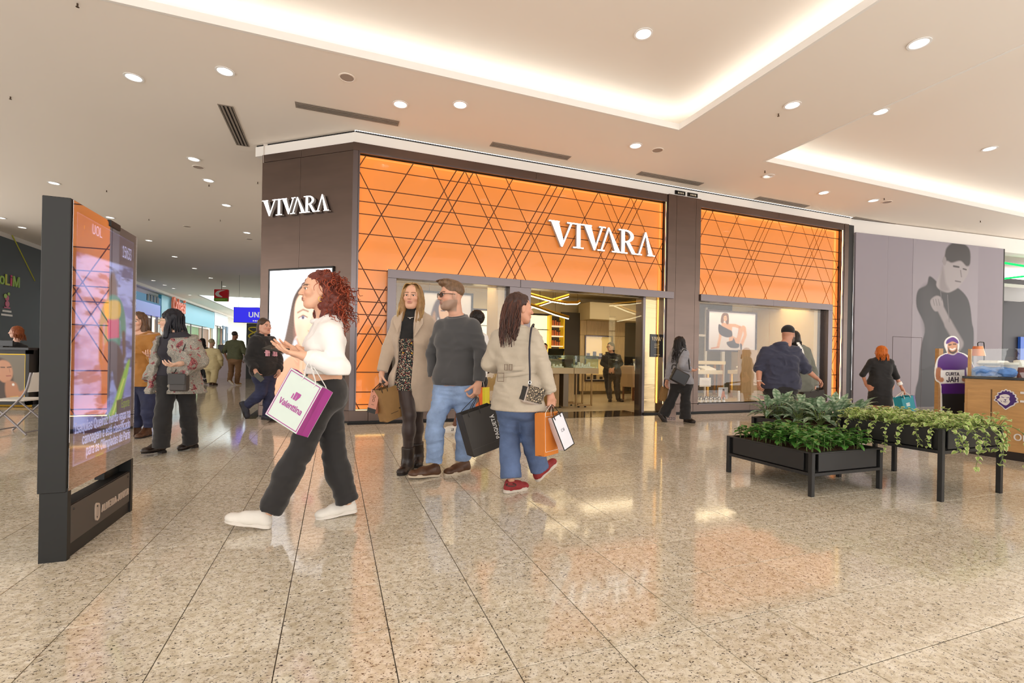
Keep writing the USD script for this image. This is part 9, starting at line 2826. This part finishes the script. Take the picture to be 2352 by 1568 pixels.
# ---- cut-out advertising figure in a purple T-shirt
SY = 6.3
a, b = W(2143, 770, SY), W(2250, 960, SY)
sw_, sh_ = b[0] - a[0], a[2]
ct = Print(110, 190, sh_ / sw_, (238, 234, 232))
qx = lambda x, y: ((W(x, y, SY)[0] - a[0]) / sw_, 1 - W(x, y, SY)[2] / sh_)
Q = lambda *p: [qx(*t) for t in p]
body_out = Q((2172, 792), (2176, 779), (2190, 773), (2200, 780), (2202, 796), (2200, 808), (2216, 814), (2228, 824), (2236, 842), (2244, 856), (2238, 864), (2222, 876), (2218, 884), (2220, 905), (2214, 940), (2214, 1085), (2168, 1085), (2164, 940), (2163, 884), (2152, 872), (2150, 850), (2156, 824), (2170, 814), (2178, 810))
ct.poly(Q((2156, 824), (2172, 812), (2190, 815), (2202, 809), (2217, 816), (2229, 828), (2238, 848), (2228, 852), (2220, 846), (2219, 906), (2164, 906), (2165, 850), (2154, 850)), (84, 34, 124), 0.008)
ct.poly(Q((2178, 812), (2199, 809), (2198, 800), (2180, 800)), (196, 140, 106), 0.006)
ct.ell(*qx(2188, 794), 0.105, 0.17, (208, 150, 116), 0.1); ct.poly(Q((2178, 797), (2184, 806), (2192, 806), (2198, 799), (2200, 790), (2198, 806), (2190, 813), (2180, 808)), (70, 48, 40), 0.012)
ct.poly(Q((2174, 790), (2176, 780), (2189, 774), (2200, 781), (2201, 789), (2188, 784)), (92, 40, 132), 0.006)
ct.line(Q((2180, 792), (2185, 791)), 0.012, (50, 34, 30)); ct.line(Q((2190, 790), (2196, 790)), 0.012, (50, 34, 30)); ct.line(Q((2183, 801), (2188, 803), (2194, 800)), 0.014, (244, 240, 236))
ct.line(Q((2156, 850), (2154, 866), (2168, 874)), 0.06, (176, 118, 86), 0.02); ct.line(Q((2234, 850), (2238, 862), (2214, 874)), 0.06, (166, 110, 82), 0.02); ct.line(Q((2228, 858), (2232, 866)), 0.03, (110, 78, 66), 0.02)
ct.poly(Q((2164, 904), (2219, 904), (2213, 1085), (2168, 1085)), (40, 38, 40), 0.006, 1, False)
ct.poly(Q((2161, 850), (2216, 849), (2216, 879), (2161, 881)), (240, 238, 238), 0.004, 1, False)
ct.ell(*qx(2163, 872), 0.05, 0.05, (190, 132, 100), 0.2); ct.ell(*qx(2215, 871), 0.05, 0.05, (190, 132, 100), 0.2)
m, c = ct.sheet(sw_, sh_)
pl_ = Polygon(smooth_poly([(x * sw_, (1 - y) * sh_) for x, y in body_out], 4)).buffer(0.006).buffer(0)
keep = shapely.contains_xy(pl_, m[0][:, 0], m[0][:, 2])
fk_ = m[1][keep[m[1]].all(1)]
o = thing("cutout_figure", "life-like cardboard cut-out of a smiling man in purple holding a sign", "cut-out", (a[0], SY, 0), 0)
add(o, "board", upright(ext(pl_.buffer(0.006), 0.008), 0.012), WHITE)
us_ = np.unique(fk_); add(o, "print", (m[0][us_] + [0, 0.0025, 0], np.searchsorted(us_, fk_)), PAPER, True, col=c[us_])
for txt, px, py, sz in (("CURTA", 2188, 862, 0.042), ("JAH", 2188, 877, 0.066)):
    t_ = text(txt, sz, 0.002, True, 0.92, center=True)
    p = W(px, py, SY)
    add(o, "lettering", moved(t_, frameof((1, 0, 0), (0, 0, 1), (p[0] - a[0], 0.002, p[2]))), M("letter_purple_dark", (50, 34, 60), 0.5))
add(o, "foot_support", bx(sw_ * 0.3, sw_ * 0.7, 0.012, 0.25, 0.0, 0.3), WHITE)
one("white_panel", "tall white board standing behind the cut-out figure", "board", bx(0, W(2232, 900, 6.6)[0] - W(2205, 900, 6.6)[0], 0, 0.03, 0, W(2220, 866, 6.6)[2]), WHITE, False, (W(2205, 900, 6.6)[0], 6.6, 0), 0)
one("oak_post", "narrow oak post left of the cut-out figure", "post", bx(0, 0.06, 0, 0.06, 0, W(2157, 800, 6.6)[2]), OAK, False, (W(2155, 900, 6.6)[0], 6.6, 0), 0)
